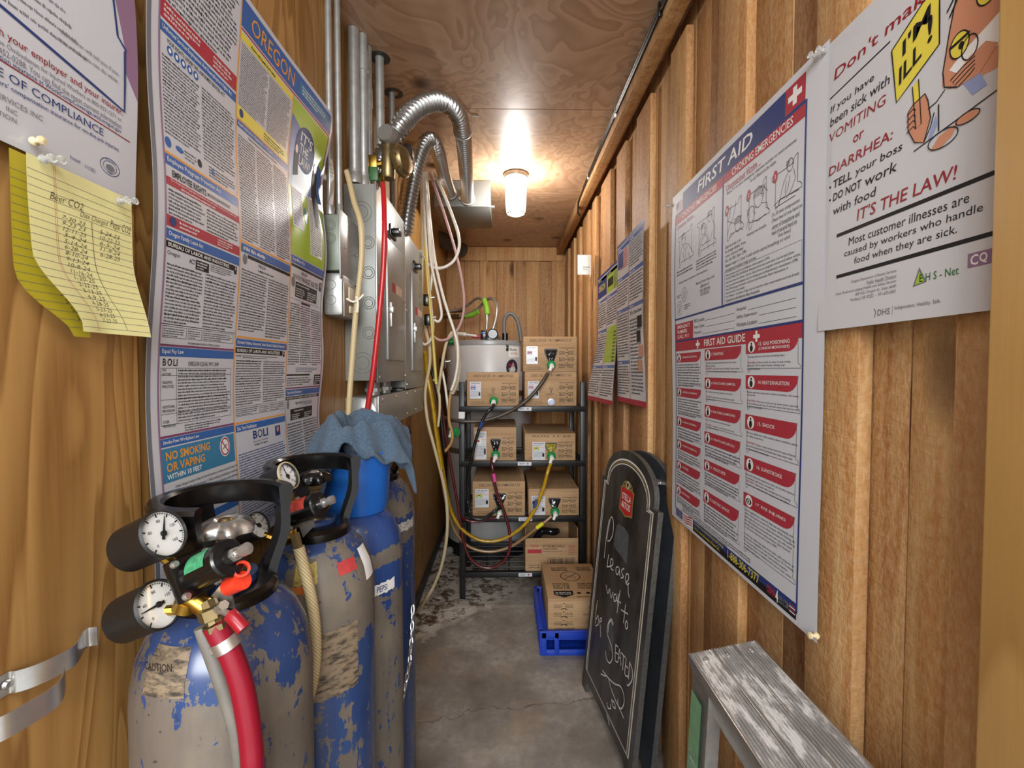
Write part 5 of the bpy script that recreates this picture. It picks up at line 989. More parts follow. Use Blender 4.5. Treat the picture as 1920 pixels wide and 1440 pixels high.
# cable along the right ledger
o = MB().tube([(.4315, .05, 2.262), (.4315, .9, 2.262), (.4315, 1.3, 2.258), (.4315, 1.8, 2.262), (.4315, 2.3, 2.258), (.4315, 2.62, 2.25), (.433, 2.68, 2.225), (.44, 2.72, 2.20), (.455, 2.73, 2.19)], .0052, 0, 8).tube([(.4315, .05, 2.275), (.4315, .9, 2.275), (.4315, 1.55, 2.274), (.4315, 2.2, 2.272), (.4315, 2.5, 2.262)], .0042, 0, 8).build('cable', simple('black_cable', '#1a1a1a', .3), origin=(.431, 1.3, 2.26)); tag(o, 'black electric cable stapled along the right ceiling ledger', 'cable')
for i, y in enumerate((1.28, 1.78, 2.35)):
    o = MB().box((.4255, y-.006, 2.245), (.4368, y+.006, 2.284), 0, .001).build('cable_staple', STEEL if i else BLACKP, origin=(.43, y, 2.26)); tag(o, ('black staple on the ceiling ledger cable, nearest of three', 'steel staple on the ceiling ledger cable, middle of three', 'steel staple on the ceiling ledger cable, farthest of three')[i], 'staple')

c = Vector((-0.3373,1.62,2.0044)); rg = random.Random(8)
MBL = MB(); NA = 18; prof = []
for j in range(9):
    for i in range(NA):
        t_ = math.pi*j/8; a = 2*math.pi*i/NA; q = 1+rg.uniform(-.18, .18); prof.append((c.x+.030*q*math.sin(t_)*math.cos(a), c.y+.045*q*math.sin(t_)*math.sin(a), c.z+.055*math.cos(t_)))
MBL.add(prof, [(j*NA+i, j*NA+(i+1) % NA, (j+1)*NA+(i+1) % NA, (j+1)*NA+i) for j in range(8) for i in range(NA)], 0, False)
tag(MBL.build('plastic_wrap', simple('dark_crinkled_wrap', '#35302c', .18, 0, .4, 40, coat=.5), origin=c), 'dark crinkled plastic wrap behind the brass gas regulator', 'wrap')
o = MB().tube([(-0.4531,1.75,1.0406),(-0.4247,1.75,1.0282),(-0.3962,1.75,1.0075),(-0.3717,1.75,1.0075),(-0.3593,1.75,1.028),(-0.3778,1.8,1.0465)], .0028, 0, 6).build('loose_wire', BLACKP, origin=(-0.4247,1.75,1.0282)); tag(o, 'loose black wire loop under the wiring trough', 'wire')
# ---------------------------------------------------------------- back of the room: tank, shelf rack, cartons, crate
t = thing('water_heater', 'tall light grey cylindrical water heater behind the shelf rack', 'water heater', (-.108, 3.31, 0))
HT = Matrix.Translation((-.108, 3.31, 0)); HEAT = simple('heater_enamel', '#b9bab9', .32, .0, .05, 6)
MB().lathe([(0, .02), (.300, .02), (.305, .03), (.305, 1.435), (.303, 1.44)], 0, 64, HT).build('tank_jacket', HEAT, t, world=True)
MB().lathe([(.303, 1.438), (.309, 1.440), (.309, 1.462), (.300, 1.470), (0, 1.473)], 0, 64, HT).build('top_cap', simple('heater_cap', '#8f9192', .35, .1), t, world=True)
MB().lathe([(.3055, .0), (.3085, .0), (.3085, .085), (.3055, .088)], 0, 64, HT).build('base_ring', BLACKM, t, world=True)
mb = MB(); mb.lathe([(.3055, 1.095), (.307, 1.095), (.307, 1.132), (.3055, 1.132)], 0, 64, HT)
for i in range(60): a = R(6*i); mb.box((-.006, -.0005, 1.102), (.006, .0012, 1.125), 1, 0, HT @ Matrix.Rotation(a, 4, 'Z') @ Matrix.Translation((0, -.3075, 0)))
mb.build('perforated_strap', [ALU, DKGREY], t, world=True)
mb = MB(); mb.lathe([(.3055, .70), (.307, .70), (.307, .737), (.3055, .737)], 0, 64, HT)
for i in range(60): a = R(6*i); mb.box((-.006, -.0005, .707), (.006, .0012, .73), 1, 0, HT @ Matrix.Rotation(a, 4, 'Z') @ Matrix.Translation((0, -.3075, 0)))
mb.build('perforated_strap', [ALU, DKGREY], t, world=True)
def onheater(a0, a1, z0, z1, mat, name, rr=.3058):
    N = 8; vs = [(-.108+rr*math.cos(R(a0+(a1-a0)*i/N)), 3.31+rr*math.sin(R(a0+(a1-a0)*i/N)), z) for z in (z0, z1) for i in range(N+1)]
    return MB().add(vs, [(i, i+1, N+2+i, N+1+i) for i in range(N)], 0, True).build(name, mat, t, world=True)
onheater(-63, -47, 1.355, 1.425, WHITE, 'rating_label')
def onh_text(txt, a0, a1, z0, z1, mat):
    vs, fs, x0, y0, x1, y1 = text2d(txt, .01); MB().add([(-.108+.3064*math.cos(R(a0+(a1-a0)*(x-x0)/(x1-x0))), 3.31+.3064*math.sin(R(a0+(a1-a0)*(x-x0)/(x1-x0))), z0+(z1-z0)*(y-y0)/(y1-y0)) for x, y in vs], fs).build('label_print', mat, t, world=True)
onh_text('State', -62, -51, 1.40, 1.42, INK); onh_text('STATE', -60, -50, 1.375, 1.388, DKRED)
N = 24; MB().add([(-.108+.306*math.cos(R(-58+8.5*math.cos(2*math.pi*i/N))), 3.31+.306*math.sin(R(-58+8.5*math.cos(2*math.pi*i/N))), 1.288+.055*math.sin(2*math.pi*i/N)) for i in range(N)], [list(range(N))]).build('round_sticker', simple('plum_sticker', '#3d2b3d', .4, 0, .4, 150), t, world=True)
onh_text('FREE', -63, -53, 1.295, 1.312, RED); onh_text('CALL', -63, -53, 1.268, 1.285, WHITE)
v_ = Vector((-0.1016,3.1,1.5089))
mb = MB(); mb.box((v_.x-.055, v_.y-.03, 1.470), (v_.x-.015, v_.y+.03, v_.z+.03), 0, .006); mb.lathe([(0, .03), (.03, .03), (.036, .024), (.036, -.03), (0, -.03)], 0, 24, aim((v_.x+.025, v_.y, v_.z+.004), (0, -1, 0))); mb.box((v_.x-.03, v_.y-.025, 1.46), (v_.x+.045, v_.y+.025, v_.z-.005), 0, .004)
k_ = mb.build('mixing_valve', BLACKP, t, world=True); k_['label'] = 'black mixing valve on top'
MB().box((v_.x-.050, v_.y-.034, v_.z+.006), (v_.x-.022, v_.y-.030, v_.z+.018), 0, .001).build('flow_mark', BLUE, k_, origin=t.location)
MB().cyl((v_.x-.12, v_.y, v_.z-.012), (v_.x-.055, v_.y, v_.z-.012), .010, 0, 12).build('hot_fitting', RED, t, world=True)
mb = MB(); mb.cyl((0.0068,3.05,1.4091), (0.0069,3.05,1.5158), .020, 0, 16); mb.box(tuple(Vector((0.0068,3.05,1.4269))-Vector((.024, .02, .03))), tuple(Vector((0.0068,3.05,1.4269))+Vector((.024, .02, .01))), 0, .004); mb.build('outlet_fitting', BLACKP, t, world=True)
MB().cyl((v_.x+.06, v_.y, v_.z-.008), (-0.0181,3.05,1.4625), .011, 0, 12).build('outlet_pipe', ALU, t, world=True)
MB().lathe([(0, .04), (.020, .04), (.024, .034), (.024, .0), (0, 0)], 0, 20, aim((-0.3631,3.06,0.0502), (-.6, -.8, 0))).build('drain_knob', simple('drain_plastic', '#8d8b84', .4), t, world=True)
BRAID = NT('braided_steel'); _w = BRAID.n('ShaderNodeTexWave', {'Vector': BRAID.obj(), 'Scale': 150, 'Distortion': 1}, bands_direction='DIAGONAL').outputs['Fac']; BRAID.set('Base Color', BRAID.mix(_w, '#e6e4e0', '#8b8a88')); BRAID.set('Metallic', .7); BRAID.set('Roughness', .3); BRAID = BRAID.m
def hose(pts, r, mat, label, name='hose', cat='hose', ring=None, seg=10):
    return tag(MB().tube(pts, r, 0, seg, True, ring).build(name, mat, origin=pts[0]), label, cat)
hose([(-0.4425,3.55,1.7245),(-0.3385,3.5,1.7346),(-0.2576,3.4,1.7609),(-0.2,3.3,1.7848),(-0.1492,3.2,1.7619),(-0.1246,3.14,1.6945),(-0.1163,3.11,1.6182),(-0.1197,3.1,1.545)], .0105, BRAID, 'shiny braided hose looping from the red handled valve to the tank top')
hose([(-0.3387,3.5,1.6818),(-0.2615,3.45,1.6961),(-0.1904,3.4,1.7295),(-0.1347,3.3,1.7697),(-0.0859,3.2,1.7695),(-0.0514,3.14,1.7165),(-0.0546,3.11,1.6256),(-0.0763,3.1,1.545)], .0105, BRAID, 'shiny braided hose with green tape, right of the other braided hose')
hose([(0.0069,3.05,1.4625),(-0.0002,3.05,1.562),(0.0105,3.05,1.6259),(0.0461,3.05,1.6473),(0.0817,3.05,1.6154),(0.1032,3.05,1.548),(0.1139,3.05,1.4626)], .0125, simple('grey_rubber', '#5f6163', .5), 'dark grey U shaped hose on top of the water heater')
for pts, lab in (([(-0.2882,3.48,1.6795),(-0.2361,3.43,1.6857),(-0.1944,3.4,1.7058)], 'lime green tape wrapped on the hose beside the red handled valve'), ([(-0.1376,3.19,1.7604),(-0.1213,3.15,1.7068),(-0.113,3.12,1.6483)], 'lime green tape wrapped where the two braided hoses cross')):
    tag(MB().tube(pts, .018, 0, 12).build('tape_wrap', LIME, origin=pts[0]), lab, 'tape')
t = thing('shutoff_valve', 'pipe valve with small red handle on the back wall', 'valve', (-0.3839,3.58,1.7036))
mb = MB(); mb.cyl((-0.4932,3.62,1.7334), (-0.3195,3.56,1.7302), .012, 0, 12); mb.cyl((-0.5018,3.62,1.6914), (-0.298,3.5,1.6778), .014, 0, 12); mb.cyl((-0.4025,3.56,1.6846), (-0.3508,3.54,1.6824), .020, 0, 8); mb.cyl((-0.3818,3.56,1.6929), (-0.3815,3.56,1.7672), .006, 0, 8); mb.build('pipe', BRASSD, t, world=True)
MB().lathe([(0, -.004), (.022, -.004), (.026, 0), (.022, .004), (0, .004)], 0, 10, aim((-0.3815,3.56,1.7713), (0, 0, 1))).build('handle', simple('red_handle', '#8d1d22', .4), t, world=True)
tag(MB().cyl((-0.3697,3.2,1.5274), (-0.266,3.12,1.5138), .014, 0, 12).cyl((-0.266,3.12,1.5138), (-0.1836,3.08,1.5001), .008, 0, 10).build('tube_fitting', simple('white_pvc', '#dedcd6', .35), origin=(-0.3548,3.2,1.5163)), 'white plastic tube end lying across the top of the water heater', 'fitting')
# --- shelf rack
t = thing('shelf_rack', 'black steel shelf rack holding the syrup cartons', 'shelf', (.095, 2.72, 0))
X0, X1, Y0, Y1 = -.232, .436, 2.505, 2.925
for x in (X0, X1):
    for y in (Y0, Y1): MB().box((x-.0155, y-.0155, 0), (x+.0155, y+.0155, 1.205), 0, .002).build('post', BLACKM, t, world=True)
SZ = (1.072, .770, .462, .152)
for z in SZ:
    mb = MB()
    for y in (Y0-.006, Y1): mb.box((X0-.016, y-.015, z-.030), (X1+.016, y+.015, z), 0, .0015)
    for x in (X0, X1): mb.box((x-.012, Y0, z-.030), (x+.012, Y1, z-.002), 0, .0015)
    for i in range(5): yy = Y0+.06+i*.075; mb.cyl((X0, yy, z-.006), (X1, yy, z-.006), .0035, 0, 6)
    for i in range(4): xx = X0+.13+i*.13; mb.cyl((xx, Y0, z-.012), (xx, Y1, z-.012), .0035, 0, 6)
    mb.build('shelf', BLACKM, t, world=True)
mb = MB()
for i in range(5): mb.tube([(X0+.0, Y0+.05+.03*i, .80+.02*i), (X0+.0, Y0+.16+.03*i, .93+.02*i)], .003, 0, 6, False)
mb.build('side_brace', BLACKM, t, world=True)
for xx, z in ((.075, SZ[0]), (.075, SZ[1]), (.08, SZ[2]), (.08, SZ[3])):
    s = Sheet(.075, .020, lambda u, v, l=0, xx=xx, z=z: (xx+u, Y0-.0225-l, z-.004-v), .0006, .05); s.greek(.01, .004, .04, .017, 2, I['ink'], int(z*100)); s.ell(.055, .010, .004, .005, I['dkred'])
    s.build('shelf_tag', PAL, t, world=True)
MB().box((X0-.0165, Y0-.0175, 1.005), (X0+.0165, Y0-.0158, 1.045)).build('tape_patch', WHITE, t, world=True)
# --- cartons
def cardboard(name, a='#b5946f', b='#a3825d'):
    k = NT(name); n = k.noise(k.obj((3, 3, 60)), 1.0, 3); k.set('Base Color', k.mix(k.ramp(n, [(.35, 0.0), (.65, 1.0)]), a, b)); k.set('Roughness', .65); k.set('Specular IOR Level', .25); k.bump(n, .05, .001); return k.m
CARD = cardboard('corrugated_cardboard'); I['stamp'] = len(PAL); CPAL = [CARD] + PAL[1:] + [simple('stamp_brown', '#5e452c', .6)]
GCON = simple('green_connector', '#1f8a4c', .35); WCON = simple('white_connector', '#e3e1dc', .3); BAG = simple('black_bag_film', '#17171a', .16, coat=.5); AMBER = simple('amber_bag', '#8f8420', .2, 0, .3, 60)
def connector(root, p, d=(0, -1, -.35), gmat=GCON):
    mb = MB(); pr = [(0, -.012), (.020, -.012)]
    N = 24; prof = [(.020, -.012), (.0215, -.008), (.0215, .012), (.018, .016), (.0, .016)]
    mb.lathe([(0, -.012)]+prof, 0, N, aim(p, d))
    for i in range(12): a = 2*math.pi*i/12; mb.cyl((.0215*math.cos(a), .0215*math.sin(a), -.008), (.0215*math.cos(a), .0215*math.sin(a), .011), .0025, 0, 6, None, aim(p, d))
    c_ = mb.build('screw_connector', gmat, root, world=True); c_['label'] = 'green ribbed screw connector'
    mb = MB(); dd = Vector(d).normalized(); q = Vector(p)+dd*.016
    mb.cyl(q, q+dd*.018, .0125, 0, 16); mb.cyl(q+dd*.012, q+dd*.012+Vector((-.012, -.012, -.026)), .0085, 0, 12); mb.build('elbow', WCON, c_, origin=root.location)
    return q+dd*.012+Vector((-.012, -.012, -.026))
def carton(label, x0, x1, z0, h, d, y0, logo, lines, stamp, opening, spout, lab=(.06, .28, .27, .78), roty=0):
    w = x1-x0; t = thing('syrup_carton', label, 'box', (x0, y0, z0), 'syrup cartons on the rack')
    def f(u, v, l=0): return (u, -l, h-v)
    s = Sheet(w, h, f, None); s.box((0, 0, 0), (w, d, h), 0, .0025); s.dl = .0003
    top = lambda u, v, l=0: (u, d-v, h+l)
    s.surf = top; s.rect(.0, d*.5-.001, w, d*.5+.001, I['stamp'], 1); s.frame(w*.10, d*.72, w*.92, d*.95, .0016, I['stamp'], 2)
    for i in (1, 2): s.rect(w*(.10+.273*i), d*.72, w*(.10+.273*i)+.0012, d*.95, I['stamp'], 2)
    for i in range(3): s.line([(w*(.14+.27*i), d*.9), (w*(.2+.27*i), d*.78), (w*(.27+.27*i), d*.88)], .0025, I['stamp'], 2)
    s.surf = f
    if stamp: s.text(stamp, w*.13, h*.065, w*.90, h*.14, I['stamp'], .012)
    s.text('5 GALLONS NET', w*.08, h*.855, w*.33, h*.895, I['stamp'], .012); s.text('5 GALONES NETO', w*.06, h*.915, w*.35, h*.955, I['stamp'], .012)
    s.text('CONNECTING INSTRUCTIONS', w*.66, h*.31, w*.96, h*.345, I['ink'], .01)
    for r_ in range(3):
        for c__ in range(2):
            u, v = w*(.665+.16*c__), h*(.40+.19*r_); s.greek(u, v, u+w*.12, v+h*.12, 3, I['ink'], r_*2+c__+5, .9, .8)
        s.poly([(w*.80, h*(.36+.19*r_)), (w*.83, h*(.36+.19*r_)), (w*.815, h*(.395+.19*r_))], I['ink']); s.line([(w*.775, h*(.46+.19*r_)), (w*.80, h*(.44+.19*r_)), (w*.845, h*(.465+.19*r_))], .003, I['ink'])
    if opening == 'flap':
        s.line([(w*.37, h*.56), (w*.44, h*.74), (w*.45, h*.84)], .0008, I['ink']); s.line([(w*.64, h*.50), (w*.60, h*.74), (w*.57, h*.84)], .0008, I['ink']); s.ring(w*.505, h*.50, w*.036, h*.055, .0012, I['ink']); s.line([(w*.48, h*.47), (w*.53, h*.54)], .0014, I['ink']); s.line([(w*.53, h*.47), (w*.48, h*.54)], .0014, I['ink']); s.greek(w*.42, h*.62, w*.59, h*.69, 2, I['ink'], 11); s.rect(w*.497, h*.56, w*.513, h*.61, I['ink'])
    s.build('carton_body', CPAL, t)
    a, b, c, e = lab; lw, lh = w*(c-a), h*(e-b)
    q = Sheet(lw, lh, lambda u, v, l=0: (w*a+u, -.0009-l, h*(1-b)-v), .0005, .2); q.dl = .0003
    if lines: q.text(lines[0], lw*.12, lh*.05, lw*.88, lh*.12, I['ink'], .02); q.greek(lw*.05, lh*.15, lw*.95, lh*.23, 1, I['red'], 5)
    else: q.greek(lw*.1, lh*.04, lw*.9, lh*.22, 3, I['ink'], 6)
    q.rect(lw*.06, lh*.26, lw*.52, lh*.46, I[logo]); q.ell(lw*.29, lh*.36, lw*.10, lh*.065, I['white'], 2); q.ell(lw*.29, lh*.345, lw*.10, lh*.04, I['red'], 3); q.rect(lw*.6, lh*.28, lw*.92, lh*.31, I['orange']); q.greek(lw*.06, lh*.52, lw*.94, lh*.9, 7, I['grey'], 3); q.rect(lw*.78, lh*.62, lw*.94, lh*.82, I['ink'], 2)
    q.build('paper_label', PAL, t)
    if opening in ('black', 'amber'):
        u0, u1, v0 = w*.385, w*.645, h*.34; um = (u0+u1)/2
        pts = [(u0+.008, v0), (u1-.008, v0), (u1, v0+.006), (u1-.004, v0+h*.16), (um+w*.05, v0+h*.36), (um-w*.05, v0+h*.36), (u0+.004, v0+h*.16), (u0, v0+.006)]
        MB().add([f(uu, vv, .0006) for uu, vv in pts], [list(range(8))]).build('cutout', DKGREY, t)
        mb = MB(); rg = random.Random(int(x0*1000)+9); N = 9; vs = []
        for j in range(N+1):
            for i in range(N+1):
                sx = (i/N-.5)*(1-.55*j/N); vs.append((um+sx*(u1-u0)*.86, -.004-.016*math.cos(sx*2.6)*math.sin(1.6*(j/N)+.2)-rg.uniform(0, .006), h-(v0+h*.36*(.12+.86*j/N))))
        mb.add(vs, [(j*(N+1)+i, (j+1)*(N+1)+i, (j+1)*(N+1)+i+1, j*(N+1)+i+1) for j in range(N) for i in range(N)], 0, True).build('syrup_bag', BAG if opening == 'black' else AMBER, t)
    if spout == 'green': return t, connector(t, (x0+w*.515, y0-.020, z0+h*(.17 if opening == 'flap' else .20)))
    if spout == 'cap': MB().lathe([(0, .016), (.010, .016), (.012, .010), (.019, .009), (.0195, 0), (.0, -.002)], 0, 24, aim((x0+w*.505, y0-.002, z0+h*.12), (0, -1, 0))).build('spout_cap', simple('clear_blue_cap', '#c4d0e6', .25), t, world=True)
    return t, None
YF = 2.50
carton('syrup carton with blue logo label, left on the top shelf', (-0.204,1.106)[0], (0.0818,1.1056)[0], 1.0725, .185, .39, YF, 'blue', ('PEPSI', '5 GALLON SYRUP'), 'NOV 23 25 18 16MR07025', 'flap', 'green')
carton('syrup carton with white spout cap, right on the top shelf under another', (0.1141,1.1056)[0], (0.3998,1.1053)[0], 1.0725, .189, .39, YF, 'mauve', ('DIET PEPSI', '5 GALLON SYRUP'), 'DEC 22 25 18 14MR07165', 'flap', 'cap')
carton('syrup carton topmost of all, with black bag showing in its cutout', (0.1052,1.2817)[0], (0.4005,1.2817)[0], 1.2618, .192, .39, YF, 'mauve', ('DIET PEPSI', '5 GALLON SYRUP'), 'DEC 27-25 18:12MR005225', 'black', 'green')
carton('smaller syrup carton on the second shelf, left side', (-0.1682,0.8113)[0], (0.0672,0.8105)[0], .7705, .185, .42, YF, 'white', None, '', 'black', 'green', (.04, .12, .30, .96))
carton('syrup carton with amber bag in its cutout on the second shelf, right side', (0.1144,0.8104)[0], (0.3952,0.8095)[0], .7705, .150, .46, YF, 'green', ('MOUNTAIN DEW', '5 GALLON SYRUP'), 'AUG 11 25', 'amber', 'green', (.15, .32, .40, .98))
carton('syrup carton with pictured lemon label on the third shelf, left side', (-0.1748,0.5443)[0], (0.1161,0.5428)[0], .4625, .192, .40, YF, 'green', ('STARRY LEMON LIME', '5 GALLON SYRUP'), 'DEC 24 25 18:30MR006125', 'black', 'green', (.05, .22, .31, .75))
carton('syrup carton with yellow taped hose on the third shelf, right side', (0.1353,0.5427)[0], (0.4156,0.5413)[0], .4625, .150, .46, YF, 'navy', None, '', 'black', 'green', (.06, .26, .33, .97))
# open frozen food carton on the lowest shelf
x0, x1, z0, h, d = (0.1179,0.2435)[0], (0.4125,0.2414)[0], .1525, .182, .36
t = thing('open_carton', 'open brown carton with red printed strip on the lowest shelf', 'box', (x0, 2.5, z0)); w = x1-x0
s = Sheet(w, h, lambda u, v, l=0: (u, -l, h-v), None); s.dl = .0003; th = .004
s.prism([(.008, 0), (w-.008, 0), (w, .008), (w, h), (0, h), (0, .008)], -th, 0, 0, Matrix(((1, 0, 0, 0), (0, 0, -1, 0), (0, 1, 0, 0), (0, 0, 0, 1))))
s.box((0, th, 0), (th, d, h), 0); s.box((w-th, th, 0), (w, d, h), 0); s.box((0, d, 0), (w, d+th, h), 0); s.box((th, th, 0), (w-th, d, th), 0)
s.text('Tyson', w*.10, h*.18, w*.25, h*.29, I['red'], .02); s.rect(w*.04, h*.34, w*.31, h*.46, I['red']); s.text('BATTERED MOZZARELLA', w*.33, h*.20, w*.74, h*.275, I['ink'], .004); s.text('CHEESE STICKS', w*.33, h*.29, w*.60, h*.36, I['ink'], .004); s.rect(w*.33, h*.40, w*.7, h*.41, I['ink'])
s.greek(w*.82, h*.2, w*.95, h*.52, 6, I['red'], 3); s.frame(w*.42, h*.60, w*.93, h*.82, .0022, I['ink']); rg = random.Random(3); u = w*.45
while u < w*.9: k = rg.choice((.0012, .002, .003)); s.rect(u, h*.63, u+k, h*.79, I['ink'], 2); u += k+rg.choice((.0014, .0022, .003))
s.greek(w*.06, h*.8, w*.28, h*.92, 2, I['ink'], 5, cw=.8); s.greek(w*.46, h*.85, w*.9, h*.9, 1, I['ink'], 6, cw=.9); s.line([(w*.62, h*.02), (w*.61, h*.5)], .001, I['skin'], 3)
s.build('carton_body', CPAL, t)
mb = MB(); mb.prism([(0, 0), (d*.8, 0), (d*.8, .02), (0, .055)], -.0015, .0015, 0, Matrix(((0, 0, 1, w-.002), (1, 0, 0, .01), (0, 1, 0, h), (0, 0, 0, 1)))); mb.build('side_flap', CARD, t)
mb = MB(); mb.prism([(0, 0), (d*.8, 0), (d*.8, .02), (0, .055)], -.0015, .0015, 0, Matrix(((0, 0, 1, .002), (1, 0, 0, .01), (0, 1, 0, h), (0, 0, 0, 1)))); mb.build('side_flap', CARD, t)
o = MB().tube([(x0+.06, 2.56, z0+h-.035), (x0+.10, 2.6, z0+h+.004), (x0+.16, 2.58, z0+h+.008), (x0+.19, 2.64, z0+h-.01)], .02, 0, 10).build('black_bag', BAG, origin=(x0+.1, 2.6, z0+.1)); tag(o, 'crumpled black bag inside the open carton on the lowest shelf', 'bag')
# crate and the carton in it
CB = simple('blue_crate_plastic', '#1b3fae', .35, 0, .12, 25)
cx0, cx1, cy0, cy1, ch = .165, .478, 1.985, 2.40, .108
t = thing('bottle_crate', 'low blue plastic crate on the floor beside the chalkboard sign', 'crate', (.32, 2.19, 0))
mb = MB(); mb.box((cx0, cy0, 0), (cx1, cy1, .008), 0)
def rail(z0, z1, e=0): 
    mb.box((cx0-e, cy0-e, z0), (cx1+e, cy0+.010, z1), 0, .002); mb.box((cx0-e, cy1-.010, z0), (cx1+e, cy1+e, z1), 0, .002); mb.box((cx0-e, cy0, z0), (cx0+.010, cy1, z1), 0, .002); mb.box((cx1-.010, cy0, z0), (cx1+e, cy1, z1), 0, .002)
rail(0, .020, .003); rail(ch-.030, ch, .004); rail(ch-.004, ch+.004, .008)
mb.box((cx0+.002, cy0+.002, .082), (cx1-.002, cy1-.002, .092), 0)
for e in (cy0-.002, cy1-.008):
    mb.box((cx0, e, .070), (cx1, e+.010, ch), 0, .002); mb.box((cx0, e, 0), (cx1, e+.010, .026), 0, .002)
    for a, b in ((0, .024), (.058, .080), (.233, .255), (.289, .313)): mb.box((cx0+a, e-.002, .0), (cx0+b, e+.010, ch), 0, .003)
for i in range(9): yy = cy0+.008+(cy1-cy0-.016)*i/8; mb.box((cx0-.006, yy-.007, 0), (cx0+.009, yy+.007, ch), 0, .002); mb.box((cx1-.009, yy-.007, 0), (cx1+.006, yy+.007, ch), 0, .002)
mb.build('crate_body', CB, t, world=True)
x0, x1, z0, h, d = .197, .462, .0925, .149, .372
t = thing('storage_carton', 'brown carton with crossed out circle symbol on top, sitting in the blue crate', 'box', (x0, 2.012, z0)); w = x1-x0
s = Sheet(w, h, lambda u, v, l=0: (u, -l, h-v), None); s.dl = .0003; s.box((0, 0, 0), (w, d, h), 0, .002)
fh = .145
for r_ in range(3):
    for c__ in range(2): s.greek(w*(.10+.19*c__), fh*(.16+.27*r_), w*(.25+.19*c__), fh*(.30+.27*r_), 3, I['ink'], r_+c__*3, .9)
    s.poly([(w*.255, fh*(.13+.27*r_)), (w*.285, fh*(.13+.27*r_)), (w*.27, fh*(.18+.27*r_))], I['ink']); s.line([(w*.22, fh*(.33+.25*r_)), (w*.27, fh*(.30+.25*r_)), (w*.33, fh*(.34+.25*r_))], .004, I['ink'])
s.poly([(w*.69, fh*.27), (w*.73, fh*.27), (w*.71, fh*.34)], I['ink']); s.greek(w*.6, fh*.46, w*.83, fh*.54, 2, I['ink'], 8); s.rect(w*.69, fh*.54, w*.73, fh*.62, I['ink']); s.ring(w*.71, fh*.72, .014, .011, .0014, I['ink']); s.line([(w*.68, fh*.78), (w*.74, fh*.66)], .0014, I['ink']); s.text('CORN SYRUP', w*.12, fh*.92, w*.45, fh*.97, I['ink'], .01)
s.surf = lambda u, v, l=0: (u, d-v, h+l)
for k, (ua, ub) in enumerate(((.13, .52), (.62, .98))):
    def flip(a, b, ua=ua, ub=ub): return (w*(ua+ub)-a, d*.30-b)
    for i, x in enumerate(('PARA ARRIBA', 'CON ESTE LADO', 'ALMACENE Y ENVIE')): s.text(x, w*(ua+.04), d*(.065+.04*i)+.0, w*(ub-.04), d*(.095+.04*i), I['ink'], .02, 0, 2, flip)
s.ring(w*.50, d*.40, .050, .052, .004, I['ink']); s.line([(w*.37, d*.49), (w*.63, d*.31)], .004, I['ink']); s.line([(w*.40, d*.38), (w*.5, d*.42), (w*.6, d*.44), (w*.46, d*.36), (w*.40, d*.38)], .0014, I['ink'])
for k, tx in ((.13, ('STORE AND', 'SHIP THIS', 'SIDE UP')), (.58, ('ALMACENE', 'CON ESTE LADO', 'PARA ARRIBA'))):
    for i, x in enumerate(tx): s.text(x, w*k, d*(.60+.055*i), w*(k+.30), d*(.64+.055*i), I['ink'], .02)
s.poly([(w*.12, d*.80), (w*.46, d*.80), (w*.46, d*.90), (w*.29, d*.97), (w*.12, d*.90)], I['ink']); s.greek(w*.15, d*.83, w*.43, d*.9, 2, I['white'], 4, l=2, cw=.9); s.ell(w*.56, d*.86, .010, .009, I['ink']); s.ell(w*.72, d*.86, .010, .009, I['ink']); s.greek(w*.5, d*.93, w*.9, d*.97, 1, I['ink'], 12)
s.build('carton_body', CPAL, t)
# --- syrup lines
WH = simple('white_tubing', '#ded8cc', .3, 0, .08, 60); CRM = braided('cream_tubing', '#d8cba8', '#b9a67c'); YLW = simple('yellow_syrup_line', '#b08a12', .22, 0, .3, 40, coat=.4); YEL2 = simple('pale_yellow_tubing', '#cdb95a', .35); AMB = simple('amber_syrup_line', '#8b6b45', .25, 0, .25, 40, coat=.4); DRED = simple('dark_red_syrup_line', '#571a1e', .22, 0, .3, 40, coat=.4); BRN = simple('brown_rubber_line', '#40362b', .4, 0, .2, 50); BLKL = simple('black_line', '#171717', .3); PNK = braided('pink_braided_tubing', '#caa9a3', '#9d6f6e'); COP = simple('copper_tinted_line', '#b0884f', .3)
hose([(-0.0551,2.455,1.0885),(-0.0714,2.42,1.0655),(-0.1056,2.42,1.02),(-0.1341,2.42,0.9516),(-0.157,2.42,0.8717),(-0.1743,2.42,0.7973),(-0.1895,2.43,0.7148),(-0.1991,2.44,0.6344),(-0.1973,2.45,0.5589),(-0.1865,2.42,0.5157),(-0.1694,2.42,0.481),(-0.1295,2.42,0.4692),(-0.0865,2.42,0.4863),(-0.0493,2.42,0.515),(-0.0209,2.44,0.526)], .0085, BLKL, 'black line hanging from the blue logo carton on the top shelf')
hose([(0.236,2.455,1.2527),(0.2088,2.44,1.2099),(0.1659,2.44,1.1525),(0.1052,2.43,1.0959),(0.0283,2.44,1.0464),(-0.0578,2.44,1.0121),(-0.1437,2.44,0.995),(-0.2295,2.44,0.9952),(-0.289,2.46,1.0017),(-0.3317,2.5,1.0092)], .0105, BRN, 'dark brown hose sweeping left from the topmost carton')
